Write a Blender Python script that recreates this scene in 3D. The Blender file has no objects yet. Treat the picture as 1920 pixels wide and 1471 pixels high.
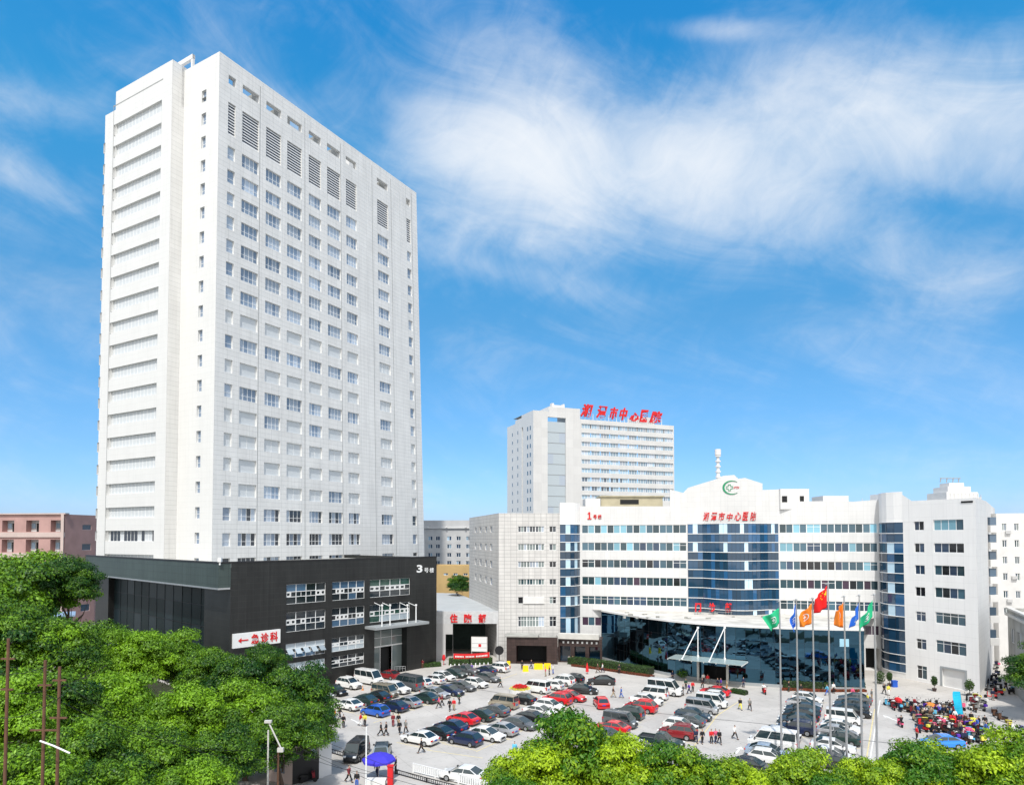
import bpy, math, random
import numpy as np
from mathutils import Vector, Matrix
R = math.radians
random.seed(7)
SC = bpy.context.scene
COL = SC.collection
F = 1256.0; HZ = 1008.0; CX = 960.0; H = 25.0; PITCH = R(2.0)
CY = HZ - F * math.tan(PITCH)

# ---------------------------------------------------------------- camera helpers (survey of the place)
def ray(x, y):
    u = (CY - y) / F
    return Vector(((x - CX) / F, math.cos(PITCH) - math.sin(PITCH) * u, math.sin(PITCH) + math.cos(PITCH) * u))
def g(x, y, z=0.0):
    r = ray(x, y); t = (z - H) / r.z
    return Vector((r.x * t, r.y * t, z))
def at(x, y, D):
    r = ray(x, y); t = D / r.y
    return Vector((r.x * t, D, H + r.z * t))
def pt(x, D):
    return Vector(((x - CX) / F * D, D))

class Wall:
    def __init__(s, a, b):
        s.a = Vector((a[0], a[1])); s.b = Vector((b[0], b[1])); v = s.b - s.a
        s.L = v.length; s.d = v / s.L; s.n = Vector((s.d.y, -s.d.x))
    def P(s, t, z, o=0.0):
        q = s.a + s.d * t + s.n * o
        return Vector((q.x, q.y, z))
    def hit(s, x, y):
        r = ray(x, y); den = r.x * s.n.x + r.y * s.n.y
        t = (s.a.x * s.n.x + s.a.y * s.n.y) / den
        p = Vector((r.x * t, r.y * t)); return (p - s.a).dot(s.d), H + r.z * t
    def S(s, x, y): return s.hit(x, y)[0]
    def Z(s, x, y): return s.hit(x, y)[1]

class TaperWall(Wall):
    """wall whose far edge leans in with height: positions along it shrink by f(z)"""
    z0 = 0.0; k = 0.0
    def f(s, z): return 1 - s.k * max(0, z - s.z0)
    def P(s, t, z, o=0.0):
        q = s.a + s.d * (t * s.f(z)) + s.n * o
        return Vector((q.x, q.y, z))
    def hit(s, x, y):
        t, z = Wall.hit(s, x, y); return t / s.f(z), z

# ---------------------------------------------------------------- mesh builder
class MB:
    def __init__(s): s.v = []; s.f = []; s.m = []; s.u = []
    def poly(s, pts, m=0, uv=None):
        i = len(s.v); s.v += [tuple(p) for p in pts]; n = len(pts)
        s.f.append(tuple(range(i, i + n))); s.m.append(m)
        s.u += uv if uv else [(p[0] * .7 + p[1] * .7, p[2]) for p in pts]
    def box(s, lo, hi, m=0, rz=0, c=(0, 0, 0)):
        x0, y0, z0 = lo; x1, y1, z1 = hi
        ca, sa = math.cos(rz), math.sin(rz)
        T = lambda x, y, z: (c[0] + x * ca - y * sa, c[1] + x * sa + y * ca, c[2] + z)
        p = [T(x0, y0, z0), T(x1, y0, z0), T(x1, y1, z0), T(x0, y1, z0), T(x0, y0, z1), T(x1, y0, z1), T(x1, y1, z1), T(x0, y1, z1)]
        for q in ((0, 3, 2, 1), (4, 5, 6, 7), (0, 1, 5, 4), (1, 2, 6, 5), (2, 3, 7, 6), (3, 0, 4, 7)):
            s.poly([p[i] for i in q], m)
    def wbox(s, w, s0, s1, z0, z1, o0, o1, m=0):
        P = w.P
        a = [P(s0, z0, o0), P(s1, z0, o0), P(s1, z1, o0), P(s0, z1, o0), P(s0, z0, o1), P(s1, z0, o1), P(s1, z1, o1), P(s0, z1, o1)]
        U = [(s0, z0), (s1, z0), (s1, z1), (s0, z1)]
        s.poly([a[4], a[5], a[6], a[7]], m, U)
        s.poly([a[1], a[0], a[3], a[2]], m)
        s.poly([a[0], a[4], a[7], a[3]], m, [(o0, z0), (o1, z0), (o1, z1), (o0, z1)])
        s.poly([a[5], a[1], a[2], a[6]], m, [(o1, z0), (o0, z0), (o0, z1), (o1, z1)])
        s.poly([a[7], a[6], a[2], a[3]], m, [(s0, o1), (s1, o1), (s1, o0), (s0, o0)])
        s.poly([a[0], a[1], a[5], a[4]], m, [(s0, o0), (s1, o0), (s1, o1), (s0, o1)])
    def tube(s, a, b, r0, r1=None, n=8, m=0, cap=True):
        r1 = r0 if r1 is None else r1
        a = Vector(a); b = Vector(b); ax = (b - a).normalized()
        t = Vector((0, 0, 1)) if abs(ax.z) < .9 else Vector((1, 0, 0))
        e = ax.cross(t).normalized(); q = ax.cross(e)
        A = [a + (e * math.cos(k * 2 * math.pi / n) + q * math.sin(k * 2 * math.pi / n)) * r0 for k in range(n)]
        B = [b + (e * math.cos(k * 2 * math.pi / n) + q * math.sin(k * 2 * math.pi / n)) * r1 for k in range(n)]
        for k in range(n):
            j = (k + 1) % n; s.poly([A[j], A[k], B[k], B[j]], m)
        if cap: s.poly(A, m); s.poly(B[::-1], m)
    def prism(s, pts, z0, z1, m=0, mt=None, bottom=False):
        n = len(pts); mt = m if mt is None else mt; acc = 0
        for k in range(n):
            a = pts[k]; b = pts[(k + 1) % n]; L = math.hypot(b[0] - a[0], b[1] - a[1])
            s.poly([(a[0], a[1], z0), (b[0], b[1], z0), (b[0], b[1], z1), (a[0], a[1], z1)], m, [(acc, z0), (acc + L, z0), (acc + L, z1), (acc, z1)]); acc += L
        s.poly([(p[0], p[1], z1) for p in pts], mt, [(p[0], p[1]) for p in pts])
        if bottom: s.poly([(p[0], p[1], z0) for p in pts][::-1], m)
    def holes(s, w, s0, s1, z0, z1, hs, dep=.25, m=0, mr=None, zg=None):
        """wall rectangle with real openings (s0,s1,z0,z1 each) and their reveals"""
        mr = m if mr is None else mr
        ss = sorted({s0, s1} | {min(max(v, s0), s1) for h in hs for v in h[:2]}); zz = sorted({z0, z1} | {min(max(v, z0), z1) for h in hs for v in h[2:4]})
        for i in range(len(ss) - 1):
            run = None
            for k in range(len(zz) - 1):
                a, b, c, d = ss[i], ss[i + 1], zz[k], zz[k + 1]
                if b - a < 1e-5 or d - c < 1e-5: continue
                cs, cz = (a + b) / 2, (c + d) / 2
                if any(h[0] < cs < h[1] and h[2] < cz < h[3] for h in hs): continue
                s.poly([w.P(a, c), w.P(b, c), w.P(b, d), w.P(a, d)], m, [(a, c), (b, c), (b, d), (a, d)])
        for h in hs:
            a, b, c, d = h[:4]; q = -(h[4] if len(h) > 4 else dep)
            s.poly([w.P(a, c), w.P(a, c, q), w.P(b, c, q), w.P(b, c)][::-1], mr, [(a, 0), (a, q), (b, q), (b, 0)])
            s.poly([w.P(a, d), w.P(b, d), w.P(b, d, q), w.P(a, d, q)][::-1], mr, [(a, 0), (b, 0), (b, q), (a, q)])
            s.poly([w.P(a, c), w.P(a, d), w.P(a, d, q), w.P(a, c, q)][::-1], mr, [(0, c), (0, d), (q, d), (q, c)])
            s.poly([w.P(b, c), w.P(b, c, q), w.P(b, d, q), w.P(b, d)][::-1], mr, [(0, c), (q, c), (q, d), (0, d)])
    def mesh(s, name, mats, org=(0, 0, 0), smooth=False):
        me = bpy.data.meshes.new(name)
        ox, oy, oz = org
        me.from_pydata([(x - ox, y - oy, z - oz) for x, y, z in s.v], [], s.f)
        for mt in (mats if isinstance(mats, (list, tuple)) else [mats]): me.materials.append(mt)
        me.polygons.foreach_set('material_index', s.m)
        ul = me.uv_layers.new(name='UVMap'); ul.data.foreach_set('uv', [c for p in s.u for c in p])
        if smooth: me.polygons.foreach_set('use_smooth', [True] * len(s.f))
        me.update(); return me
    def build(s, name, mats, parent=None, smooth=False, weld=False):
        org = ORG.get(parent.name, (0, 0, 0)) if parent else (0, 0, 0)
        me = s.mesh(name, mats, org, smooth)
        if weld:
            import bmesh
            bm = bmesh.new(); bm.from_mesh(me); bmesh.ops.remove_doubles(bm, verts=bm.verts, dist=1e-4); bm.to_mesh(me); bm.free()
        o = bpy.data.objects.new(name, me); COL.objects.link(o)
        if parent: o.parent = parent; ORG[o.name] = org
        return o
ORG = {}
def tag(o, label=None, cat=None, group=None, kind=None):
    if label: o['label'] = label
    if cat: o['category'] = cat
    if group: o['group'] = group
    if kind: o['kind'] = kind
    return o
def thing(name, label, cat, loc=(0, 0, 0), group=None, local=False):
    o = bpy.data.objects.new(name, None); COL.objects.link(o); o.location = loc; o.empty_display_size = .3
    ORG[o.name] = (0, 0, 0) if local else tuple(loc)
    return tag(o, label, cat, group)
def solo(mb, name, mats, label, cat, group=None, smooth=False, base=None):
    """a thing that is one mesh, origin at its base"""
    xs = [v[0] for v in mb.v]; ys = [v[1] for v in mb.v]; zs = [v[2] for v in mb.v]
    b = base or ((min(xs) + max(xs)) / 2, (min(ys) + max(ys)) / 2, min(zs))
    o = bpy.data.objects.new(name, mb.mesh(name, mats, b, smooth)); COL.objects.link(o); o.location = b
    return tag(o, label, cat, group)
def kids(o): return [c for c in bpy.data.objects if c.parent == o]
KID = {}
def dup(src, tree, loc, rz=0, sc=None):
    """copy a thing and each of its parts; tree = [(part, [sub-parts])]"""
    r = src.copy(); COL.objects.link(r); r.location = loc; r.rotation_euler = (0, 0, rz)
    if sc: r.scale = sc
    out = []
    for p, subs in tree:
        c = p.copy(); COL.objects.link(c); c.parent = r; ss = []
        for q in subs:
            d = q.copy(); COL.objects.link(d); d.parent = c; ss.append(d)
        out.append((c, ss))
    return r, out

# ---------------------------------------------------------------- materials
def newmat(name):
    m = bpy.data.materials.new(name); m.use_nodes = True; nt = m.node_tree
    return m, nt, nt.nodes['Principled BSDF']
def N(nt, t, **k):
    n = nt.nodes.new(t)
    for a, b in k.items(): setattr(n, a, b)
    return n
def mat(name, col, rough=.6, metal=0, var=.1, scale=1.5, spec=.4, coat=0, bump=0, objvar=0, trans=0):
    m, nt, b = newmat(name)
    b.inputs['Roughness'].default_value = rough; b.inputs['Metallic'].default_value = metal
    b.inputs['Specular IOR Level'].default_value = spec; b.inputs['Coat Weight'].default_value = coat
    tc = N(nt, 'ShaderNodeTexCoord'); no = N(nt, 'ShaderNodeTexNoise'); no.inputs['Scale'].default_value = scale; no.inputs['Detail'].default_value = 6
    nt.links.new(tc.outputs['Object'], no.inputs['Vector'])
    mr = N(nt, 'ShaderNodeMapRange'); mr.inputs['From Min'].default_value = .3; mr.inputs['From Max'].default_value = .7
    mr.inputs['To Min'].default_value = 1 - var; mr.inputs['To Max'].default_value = 1 + var
    nt.links.new(no.outputs['Fac'], mr.inputs['Value'])
    mx = N(nt, 'ShaderNodeVectorMath', operation='SCALE'); mx.inputs[0].default_value = col[:3]
    nt.links.new(mr.outputs['Result'], mx.inputs['Scale']); nt.links.new(mx.outputs['Vector'], b.inputs['Base Color'])
    if bump:
        bp = N(nt, 'ShaderNodeBump'); bp.inputs['Strength'].default_value = bump; bp.inputs['Distance'].default_value = .05
        nt.links.new(no.outputs['Fac'], bp.inputs['Height']); nt.links.new(bp.outputs['Normal'], b.inputs['Normal'])
    return m
def tile(name, col, seam, bw, bh, mortar=.02, rough=.55, off=0.0, var=.05, stain=.08, spec=.4):
    """cladding panels laid on the wall's own metres (UV = metres along and up the wall)"""
    m, nt, b = newmat(name); b.inputs['Roughness'].default_value = rough; b.inputs['Specular IOR Level'].default_value = spec
    uv = N(nt, 'ShaderNodeUVMap'); br = N(nt, 'ShaderNodeTexBrick'); br.offset = off; br.squash = 1
    br.inputs['Scale'].default_value = 1; br.inputs['Brick Width'].default_value = bw; br.inputs['Row Height'].default_value = bh
    br.inputs['Mortar Size'].default_value = mortar; br.inputs['Mortar Smooth'].default_value = .1
    c = Vector(col[:3]); br.inputs['Color1'].default_value = (*(c * (1 - var)), 1); br.inputs['Color2'].default_value = (*(c * (1 + var)), 1)
    br.inputs['Mortar'].default_value = (*seam[:3], 1); nt.links.new(uv.outputs['UV'], br.inputs['Vector'])
    no = N(nt, 'ShaderNodeTexNoise'); no.inputs['Scale'].default_value = .22; no.inputs['Detail'].default_value = 8; no.inputs['Roughness'].default_value = .65
    mp = N(nt, 'ShaderNodeMapping'); mp.inputs['Scale'].default_value = (1.6, .35, 1)
    nt.links.new(uv.outputs['UV'], mp.inputs['Vector']); nt.links.new(mp.outputs['Vector'], no.inputs['Vector'])
    mr = N(nt, 'ShaderNodeMapRange'); mr.inputs['From Min'].default_value = .3; mr.inputs['From Max'].default_value = .7
    mr.inputs['To Min'].default_value = 1 - stain; mr.inputs['To Max'].default_value = 1 + stain * .4
    nt.links.new(no.outputs['Fac'], mr.inputs['Value'])
    n2 = N(nt, 'ShaderNodeTexNoise'); n2.inputs['Scale'].default_value = 1.1; n2.inputs['Detail'].default_value = 5; m2 = N(nt, 'ShaderNodeMapping'); m2.inputs['Scale'].default_value = (1.8, .06, 1)
    nt.links.new(uv.outputs['UV'], m2.inputs['Vector']); nt.links.new(m2.outputs['Vector'], n2.inputs['Vector'])
    r2 = N(nt, 'ShaderNodeMapRange'); r2.inputs['From Min'].default_value = .5; r2.inputs['From Max'].default_value = .72; r2.inputs['To Min'].default_value = 1; r2.inputs['To Max'].default_value = 1 - stain * .9
    nt.links.new(n2.outputs['Fac'], r2.inputs['Value']); mm = N(nt, 'ShaderNodeMath', operation='MULTIPLY'); nt.links.new(mr.outputs['Result'], mm.inputs[0]); nt.links.new(r2.outputs['Result'], mm.inputs[1]); mr = mm
    mx = N(nt, 'ShaderNodeVectorMath', operation='SCALE'); nt.links.new(br.outputs['Color'], mx.inputs[0]); nt.links.new(mr.outputs[0], mx.inputs['Scale'])
    nt.links.new(mx.outputs['Vector'], b.inputs['Base Color'])
    return m
def glass(name, col, rough=.06, metal=.0, spec=.8, wav=.0):
    m, nt, b = newmat(name); b.inputs['Roughness'].default_value = rough; b.inputs['Metallic'].default_value = metal
    b.inputs['Specular IOR Level'].default_value = spec
    oi = N(nt, 'ShaderNodeObjectInfo'); mr = N(nt, 'ShaderNodeMapRange'); mr.inputs['To Min'].default_value = .7; mr.inputs['To Max'].default_value = 1.3
    nt.links.new(oi.outputs['Random'], mr.inputs['Value'])
    mx = N(nt, 'ShaderNodeVectorMath', operation='SCALE'); mx.inputs[0].default_value = col[:3]
    nt.links.new(mr.outputs['Result'], mx.inputs['Scale']); nt.links.new(mx.outputs['Vector'], b.inputs['Base Color'])
    if wav:
        tc = N(nt, 'ShaderNodeTexCoord'); no = N(nt, 'ShaderNodeTexNoise'); no.inputs['Scale'].default_value = .9; no.inputs['Detail'].default_value = 1
        nt.links.new(tc.outputs['Object'], no.inputs['Vector']); bp = N(nt, 'ShaderNodeBump'); bp.inputs['Strength'].default_value = wav; bp.inputs['Distance'].default_value = .1
        nt.links.new(no.outputs['Fac'], bp.inputs['Height']); nt.links.new(bp.outputs['Normal'], b.inputs['Normal'])
    return m
M = {}
M['tower'] = tile('tower_stone', (.69, .69, .68), (.46, .47, .46), 2.7, .92, .026, stain=.10, var=.025)
M['tower_plain'] = tile('tower_paint', (.69, .69, .68), (.56, .57, .56), 3.2, 1.1, .012, stain=.04, var=.01)
M['white'] = tile('white_panel', (.655, .655, .65), (.55, .55, .55), 1.3, 1.1, .02, stain=.07, var=.02)
M['block'] = tile('block_paint_lightened', (.78, .775, .765), (.60, .60, .60), 2.6, 2.2, .012, stain=.06, var=.01)  # smooth white paint, colour lightened to offset the weaker sunlight on this face
M['head'] = mat('head_plaster_lightened', (.80, .795, .785), .8, var=.04)  # plaster colour raised so bay heads turned from the sun still read white
M['wing'] = tile('grey_cladding', (.60, .59, .575), (.33, .33, .33), 1.25, .75, .035, stain=.14, var=.05)
M['plaster'] = mat('white_plaster', (.66, .655, .645), .8, var=.05, scale=.6)
M['plaster_g'] = mat('grey_plaster', (.50, .50, .50), .85, var=.08, scale=.4)
M['black_stone'] = tile('black_stone', (.017, .018, .0175), (.034, .034, .033), 1.2, .9, .02, rough=.38, stain=.5, var=.12, spec=.5)
M['slate'] = tile('slate_panel', (.055, .078, .074), (.03, .04, .04), 1.5, 1.2, .02, rough=.5, stain=.2, var=.05)
M['brown'] = tile('brown_stone', (.055, .035, .032), (.02, .015, .015), .9, .6, .02, rough=.4, stain=.25, var=.15)
M['concrete'] = mat('weathered_concrete', (.33, .33, .31), .9, var=.25, scale=.35, bump=.3)
M['concrete_l'] = mat('pale_concrete', (.55, .54, .51), .9, var=.14, scale=.5)
M['roofgrey'] = mat('grey_roof_sheet', (.42, .44, .45), .55, var=.08, scale=.3)
M['roofpale'] = mat('pale_roof_screed', (.52, .50, .46), .9, var=.22, scale=.45)
M['frame'] = mat('white_frame', (.76, .77, .77), .45, var=.02)
M['gframe'] = mat('grey_frame', (.30, .32, .33), .5, var=.03)
M['dark'] = mat('dark_void', (.012, .013, .014), .8, var=.1)
M['black'] = mat('black_metal', (.015, .015, .017), .45, var=.1)
M['steel'] = mat('brushed_steel', (.55, .56, .57), .32, metal=.85, var=.06)
M['red'] = mat('red_letter', (.62, .012, .015), .45, var=.04)
M['yellow'] = mat('yellow_plastic', (.85, .58, .01), .5, var=.05)
M['ochre'] = mat('ochre_plaster', (.52, .36, .16), .85, var=.08, scale=.4)
M['pink'] = mat('pink_plaster', (.42, .26, .24), .85, var=.1, scale=.35)
M['pink_l'] = mat('pale_pink_band', (.52, .42, .39), .85, var=.08, scale=.35)
M['beige'] = mat('beige_roof_hut', (.42, .38, .27), .9, var=.12, scale=.5)
M['seam'] = mat('joint_shadow_gap', (.30, .31, .31), .9, var=.1)
GT = [glass('pane_pale_blue', (.38, .44, .52)), glass('pane_white_blind', (.66, .69, .71), .25, spec=.3), glass('pane_steel_blue', (.22, .28, .37)), glass('pane_dark_room', (.045, .055, .07))]
GW = glass('pane_sunlit_blind', (.68, .71, .73), .3, spec=.3)
GG = glass('pane_green_grey', (.18, .22, .22))
GB = [glass('pane_teal_dark', (.025, .055, .07)), glass('pane_teal', (.05, .11, .15)), glass('pane_navy', (.03, .055, .10)), glass('pane_sky', (.20, .42, .52)), glass('pane_black', (.012, .014, .018)), glass('pane_plum', (.06, .035, .06))]
GC = [glass('curtain_navy', (.014, .052, .105), .04, metal=0, spec=.9), glass('curtain_blue', (.02, .085, .19), .04, spec=.9), glass('curtain_deep', (.010, .034, .066), .04, spec=.9), glass('curtain_open_vent', (.45, .62, .74), .2), glass('curtain_steel', (.035, .12, .23), .04, spec=.9)]
GP = glass('mirror_glass_blue', (.065, .145, .21), .025, metal=1.0, wav=.035)
GP2 = glass('mirror_glass_slate', (.05, .12, .175), .025, metal=1.0, wav=.035)
GF = glass('far_pane', (.28, .40, .50), .1)
GFD = glass('far_pane_dark', (.07, .11, .16), .1)
GPW = [glass('podium_pane_dark', (.012, .02, .026), .05, spec=.9), glass('podium_pane_blue', (.06, .13, .22), .05, spec=.9), glass('podium_pane_green', (.02, .06, .045), .05, spec=.9), glass('podium_pane_pale', (.36, .42, .46), .15)]

# ---------------------------------------------------------------- windows
def lights(fr, gl, w, a, b, c, d, o, n, bar=.06, trans=0, panes=None, mi=None, sub=None):
    """frame bars and glass of one window; n lights wide, a transom at fraction trans"""
    t = .05
    hb_ = min(bar, .05); fr.wbox(w, a, b, c, c + hb_, o, o + t); fr.wbox(w, a, b, d - hb_, d, o, o + t)
    for k in range(n + 1):
        x = a + (b - a) * k / n; x0 = min(max(x - bar / 2, a), b - bar)
        fr.wbox(w, x0, x0 + bar, c + hb_, d - hb_, o, o + t - .004)
    if trans:
        zt = c + (d - c) * trans; fr.wbox(w, a + bar, b - bar, zt, zt + bar * .8, o, o + t - .009)
    for k in range(n):
        x0 = a + (b - a) * k / n; x1 = a + (b - a) * (k + 1) / n
        q = o + .012
        gl.poly([w.P(x0, c, q), w.P(x1, c, q), w.P(x1, d, q), w.P(x0, d, q)], mi[k % len(mi)] if mi else 0)
def window(parent, w, a, b, c, d, o, n, mats, bar=.06, trans=0, mframe=None, name='window'):
    fr = MB(); gl = MB()
    lights(fr, gl, w, a, b, c, d, o, n, bar, trans, mi=list(range(n)))
    f = fr.build(name, mframe or M['frame'], parent)
    ms = [random.choice(mats) for _ in range(n)]
    gl.build('pane', ms, f)
    return f
def text_mesh(body, extr=.04, off=.0, shear=0):
    c = bpy.data.curves.new('lettering', 'FONT'); c.body = body; c.extrude = extr; c.offset = off; c.shear = shear; c.resolution_u = 3
    o = bpy.data.objects.new('lettering', c); COL.objects.link(o); bpy.context.view_layer.update()
    me = bpy.data.meshes.new_from_object(o.evaluated_get(bpy.context.evaluated_depsgraph_get()))
    bpy.data.objects.remove(o); return me
def letters(parent, w, body, a, b, c, d, o=.05, extr=.05, bold=.0, shear=0, m=None, name='character', squash=True):
    """one character of raised lettering filling a..b by c..d on wall w"""
    me = text_mesh(body, .5, bold, shear); me.name = name
    co = [v.co.copy() for v in me.vertices]
    x0 = min(v.x for v in co); x1 = max(v.x for v in co); y0 = min(v.y for v in co); y1 = max(v.y for v in co)
    org = Vector(ORG.get(parent.name, (0, 0, 0))) if parent else Vector((0, 0, 0))
    for v in me.vertices:
        s = a + (v.co.x - x0) / (x1 - x0) * (b - a); z = c + (v.co.y - y0) / (y1 - y0) * (d - c)
        v.co = w.P(s, z, o + (v.co.z + .5) * extr) - org
    me.materials.clear(); me.materials.append(m or M['red'])
    ob = bpy.data.objects.new(name, me); COL.objects.link(ob)
    if parent: ob.parent = parent; ORG[ob.name] = tuple(org)
    return ob
# ---------------------------------------------------------------- world, sun, camera
SUN_EL, SUN_AZ = R(57), R(185)       # azimuth measured from +Y clockwise: behind the camera, a little to the left
sd = Vector((math.sin(SUN_AZ) * math.cos(SUN_EL), math.cos(SUN_AZ) * math.cos(SUN_EL), math.sin(SUN_EL)))
wd = bpy.data.worlds.new('World'); SC.world = wd; wd.use_nodes = True
def make_world():
    nt = wd.node_tree; bg = nt.nodes['Background']; L = nt.links.new
    sky = N(nt, 'ShaderNodeTexSky'); sky.sky_type = 'NISHITA'; sky.sun_disc = False
    sky.sun_elevation = SUN_EL; sky.sun_rotation = SUN_AZ; sky.air_density = 1.0; sky.dust_density = .6; sky.ozone_density = 2.2
    tc = N(nt, 'ShaderNodeTexCoord'); sp = N(nt, 'ShaderNodeSeparateXYZ'); L(tc.outputs['Generated'], sp.inputs[0])
    az = N(nt, 'ShaderNodeMath', operation='ARCTAN2'); L(sp.outputs['X'], az.inputs[0]); L(sp.outputs['Y'], az.inputs[1])
    el = N(nt, 'ShaderNodeMath', operation='ARCSINE'); L(sp.outputs['Z'], el.inputs[0])
    cb = N(nt, 'ShaderNodeCombineXYZ'); L(az.outputs[0], cb.inputs[0]); L(el.outputs[0], cb.inputs[1])
    def ell(px, py, rx, ry, rot, amp):
        d = ray(px, py).normalized(); c = (math.atan2(d.x, d.y), math.asin(d.z), 0)
        a = N(nt, 'ShaderNodeVectorMath', operation='SUBTRACT'); L(cb.outputs[0], a.inputs[0]); a.inputs[1].default_value = c
        r = N(nt, 'ShaderNodeVectorRotate', rotation_type='Z_AXIS'); L(a.outputs[0], r.inputs['Vector']); r.inputs['Angle'].default_value = R(rot)
        m = N(nt, 'ShaderNodeVectorMath', operation='DIVIDE'); L(r.outputs[0], m.inputs[0]); m.inputs[1].default_value = (rx / F * .9, ry / F * .9, 1)
        l = N(nt, 'ShaderNodeVectorMath', operation='LENGTH'); L(m.outputs[0], l.inputs[0])
        q = N(nt, 'ShaderNodeMapRange', interpolation_type='SMOOTHSTEP'); L(l.outputs['Value'], q.inputs['Value'])
        q.inputs['From Min'].default_value = 1.25; q.inputs['From Max'].default_value = .0; q.inputs['To Min'].default_value = 0; q.inputs['To Max'].default_value = amp
        return q.outputs[0]
    blobs = [ell(*a) for a in ((1010, 300, 430, 235, 8, 1.02), (1340, 320, 460, 210, 12, .92), (1650, 230, 560, 170, 14, .92), (1780, 120, 380, 70, 14, .6), (1350, 60, 260, 30, 10, .55),
        (560, 230, 430, 120, -14, .40), (60, 340, 200, 70, 0, .38), (1000, 520, 420, 60, 12, .45), (1700, 470, 380, 130, 28, .50), (90, 200, 250, 60, -12, .4), (700, 420, 200, 90, 10, .5), (330, 110, 260, 60, -15, .3), (1800, 900, 500, 90, 0, .22), (100, 930, 400, 70, 0, .2))]
    acc = blobs[0]
    for b in blobs[1:]:
        mx = N(nt, 'ShaderNodeMath', operation='SMOOTH_MAX'); mx.inputs[2].default_value = .25; L(acc, mx.inputs[0]); L(b, mx.inputs[1]); acc = mx.outputs[0]
    # wispy fibres: anisotropic fractal noise in the sky's own angles, warped
    def noise(scale, sx, sy, rot, detail, dist, rough=.6):
        r = N(nt, 'ShaderNodeVectorRotate', rotation_type='Z_AXIS'); L(cb.outputs[0], r.inputs['Vector']); r.inputs['Angle'].default_value = R(rot)
        m = N(nt, 'ShaderNodeVectorMath', operation='MULTIPLY'); L(r.outputs[0], m.inputs[0]); m.inputs[1].default_value = (sx, sy, 1)
        n = N(nt, 'ShaderNodeTexNoise'); L(m.outputs[0], n.inputs['Vector']); n.inputs['Scale'].default_value = scale; n.inputs['Detail'].default_value = detail
        n.inputs['Roughness'].default_value = rough; n.inputs['Distortion'].default_value = dist; return n.outputs['Fac']
    n1 = noise(3.2, 1, 2.6, 18, 9, .9, .62); n2 = noise(15, 1, 1.5, -35, 5, 1.1, .6); n3 = noise(1.9, 1, 1.5, 0, 4, .5)
    def lin(src, mul, add=0):
        m = N(nt, 'ShaderNodeMath', operation='MULTIPLY_ADD'); L(src, m.inputs[0]); m.inputs[1].default_value = mul; m.inputs[2].default_value = add; return m.outputs[0]
    def add(a, b):
        m = N(nt, 'ShaderNodeMath', operation='ADD'); L(a, m.inputs[0]); L(b, m.inputs[1]); return m.outputs[0]
    s = add(add(add(lin(acc, 1.0, .0), lin(n1, 1.05, -.525)), lin(n2, .30, -.15)), lin(n3, .40, -.20))
    al = N(nt, 'ShaderNodeMapRange', interpolation_type='SMOOTHSTEP'); L(s, al.inputs['Value']); al.inputs['From Min'].default_value = .02; al.inputs['From Max'].default_value = 1.25; al.inputs['To Max'].default_value = .86
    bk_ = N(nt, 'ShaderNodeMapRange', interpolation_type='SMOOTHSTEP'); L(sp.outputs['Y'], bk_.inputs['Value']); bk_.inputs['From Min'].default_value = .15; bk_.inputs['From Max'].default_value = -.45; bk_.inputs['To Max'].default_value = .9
    
    # the blue: physical sky tinted towards the saturated spring blue, paler near the horizon
    er = N(nt, 'ShaderNodeMapRange'); L(el.outputs[0], er.inputs['Value']); er.inputs['From Min'].default_value = 0; er.inputs['From Max'].default_value = R(42)
    cr = N(nt, 'ShaderNodeValToRGB'); L(er.outputs[0], cr.inputs[0]); e = cr.color_ramp.elements
    e[0].position = 0; e[0].color = SKYC[0]; e[1].position = 1; e[1].color = SKYC[4]
    for p, c in ((.18, SKYC[1]), (.42, SKYC[2]), (.7, SKYC[3])): k = e.new(p); k.color = c
    tm = N(nt, 'ShaderNodeMix', data_type='RGBA', blend_type='MULTIPLY'); tm.inputs[0].default_value = 1; L(sky.outputs[0], tm.inputs[6]); L(cr.outputs[0], tm.inputs[7])
    cm = N(nt, 'ShaderNodeMix', data_type='RGBA'); L(al.outputs[0], cm.inputs[0]); L(tm.outputs[2], cm.inputs[6]); cm.inputs[7].default_value = CLOUD
    vm = N(nt, 'ShaderNodeMix', data_type='RGBA'); L(bk_.outputs[0], vm.inputs[0]); L(cm.outputs[2], vm.inputs[6]); vm.inputs[7].default_value = FILL_VEIL
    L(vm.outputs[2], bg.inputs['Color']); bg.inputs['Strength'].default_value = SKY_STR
SKY_STR = .112
SKYC = [(2.0, 2.0, 2.0, 1)] * 5
SKYC = [(.56, .74, 1.25, 1), (.47, .76, 1.02, 1), (.40, .90, 1.08, 1), (.27, 1.20, 1.42, 1), (.13, 1.16, 1.62, 1)]
CLOUD = (6.3, 6.4, 6.5, 1)
FILL_VEIL = (9.0, 8.7, 8.3, 1)      # unseen bright haze added behind the camera as neutral ambient fill
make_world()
sl = bpy.data.lights.new('sun', 'SUN'); sl.energy = 2.9; sl.angle = R(2.0); sl.color = (1, .965, .91)
so = bpy.data.objects.new('sun', sl); COL.objects.link(so); so.rotation_euler = (-sd).to_track_quat('-Z', 'Y').to_euler(); so.location = (0, 0, 200)
cam = bpy.data.cameras.new('camera'); co = bpy.data.objects.new('camera', cam); COL.objects.link(co); SC.camera = co
co.location = (0, 0, H); co.rotation_euler = (R(90) + PITCH, 0, 0)
cam.sensor_width = 36; cam.lens = 36 * F / 1920; cam.shift_y = (CY - 735.5) / 1920; cam.clip_end = 6000; cam.clip_start = .5
SC.view_settings.view_transform = 'Standard'; SC.view_settings.look = 'None'; SC.view_settings.exposure = .5; SC.view_settings.gamma = 1
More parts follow.
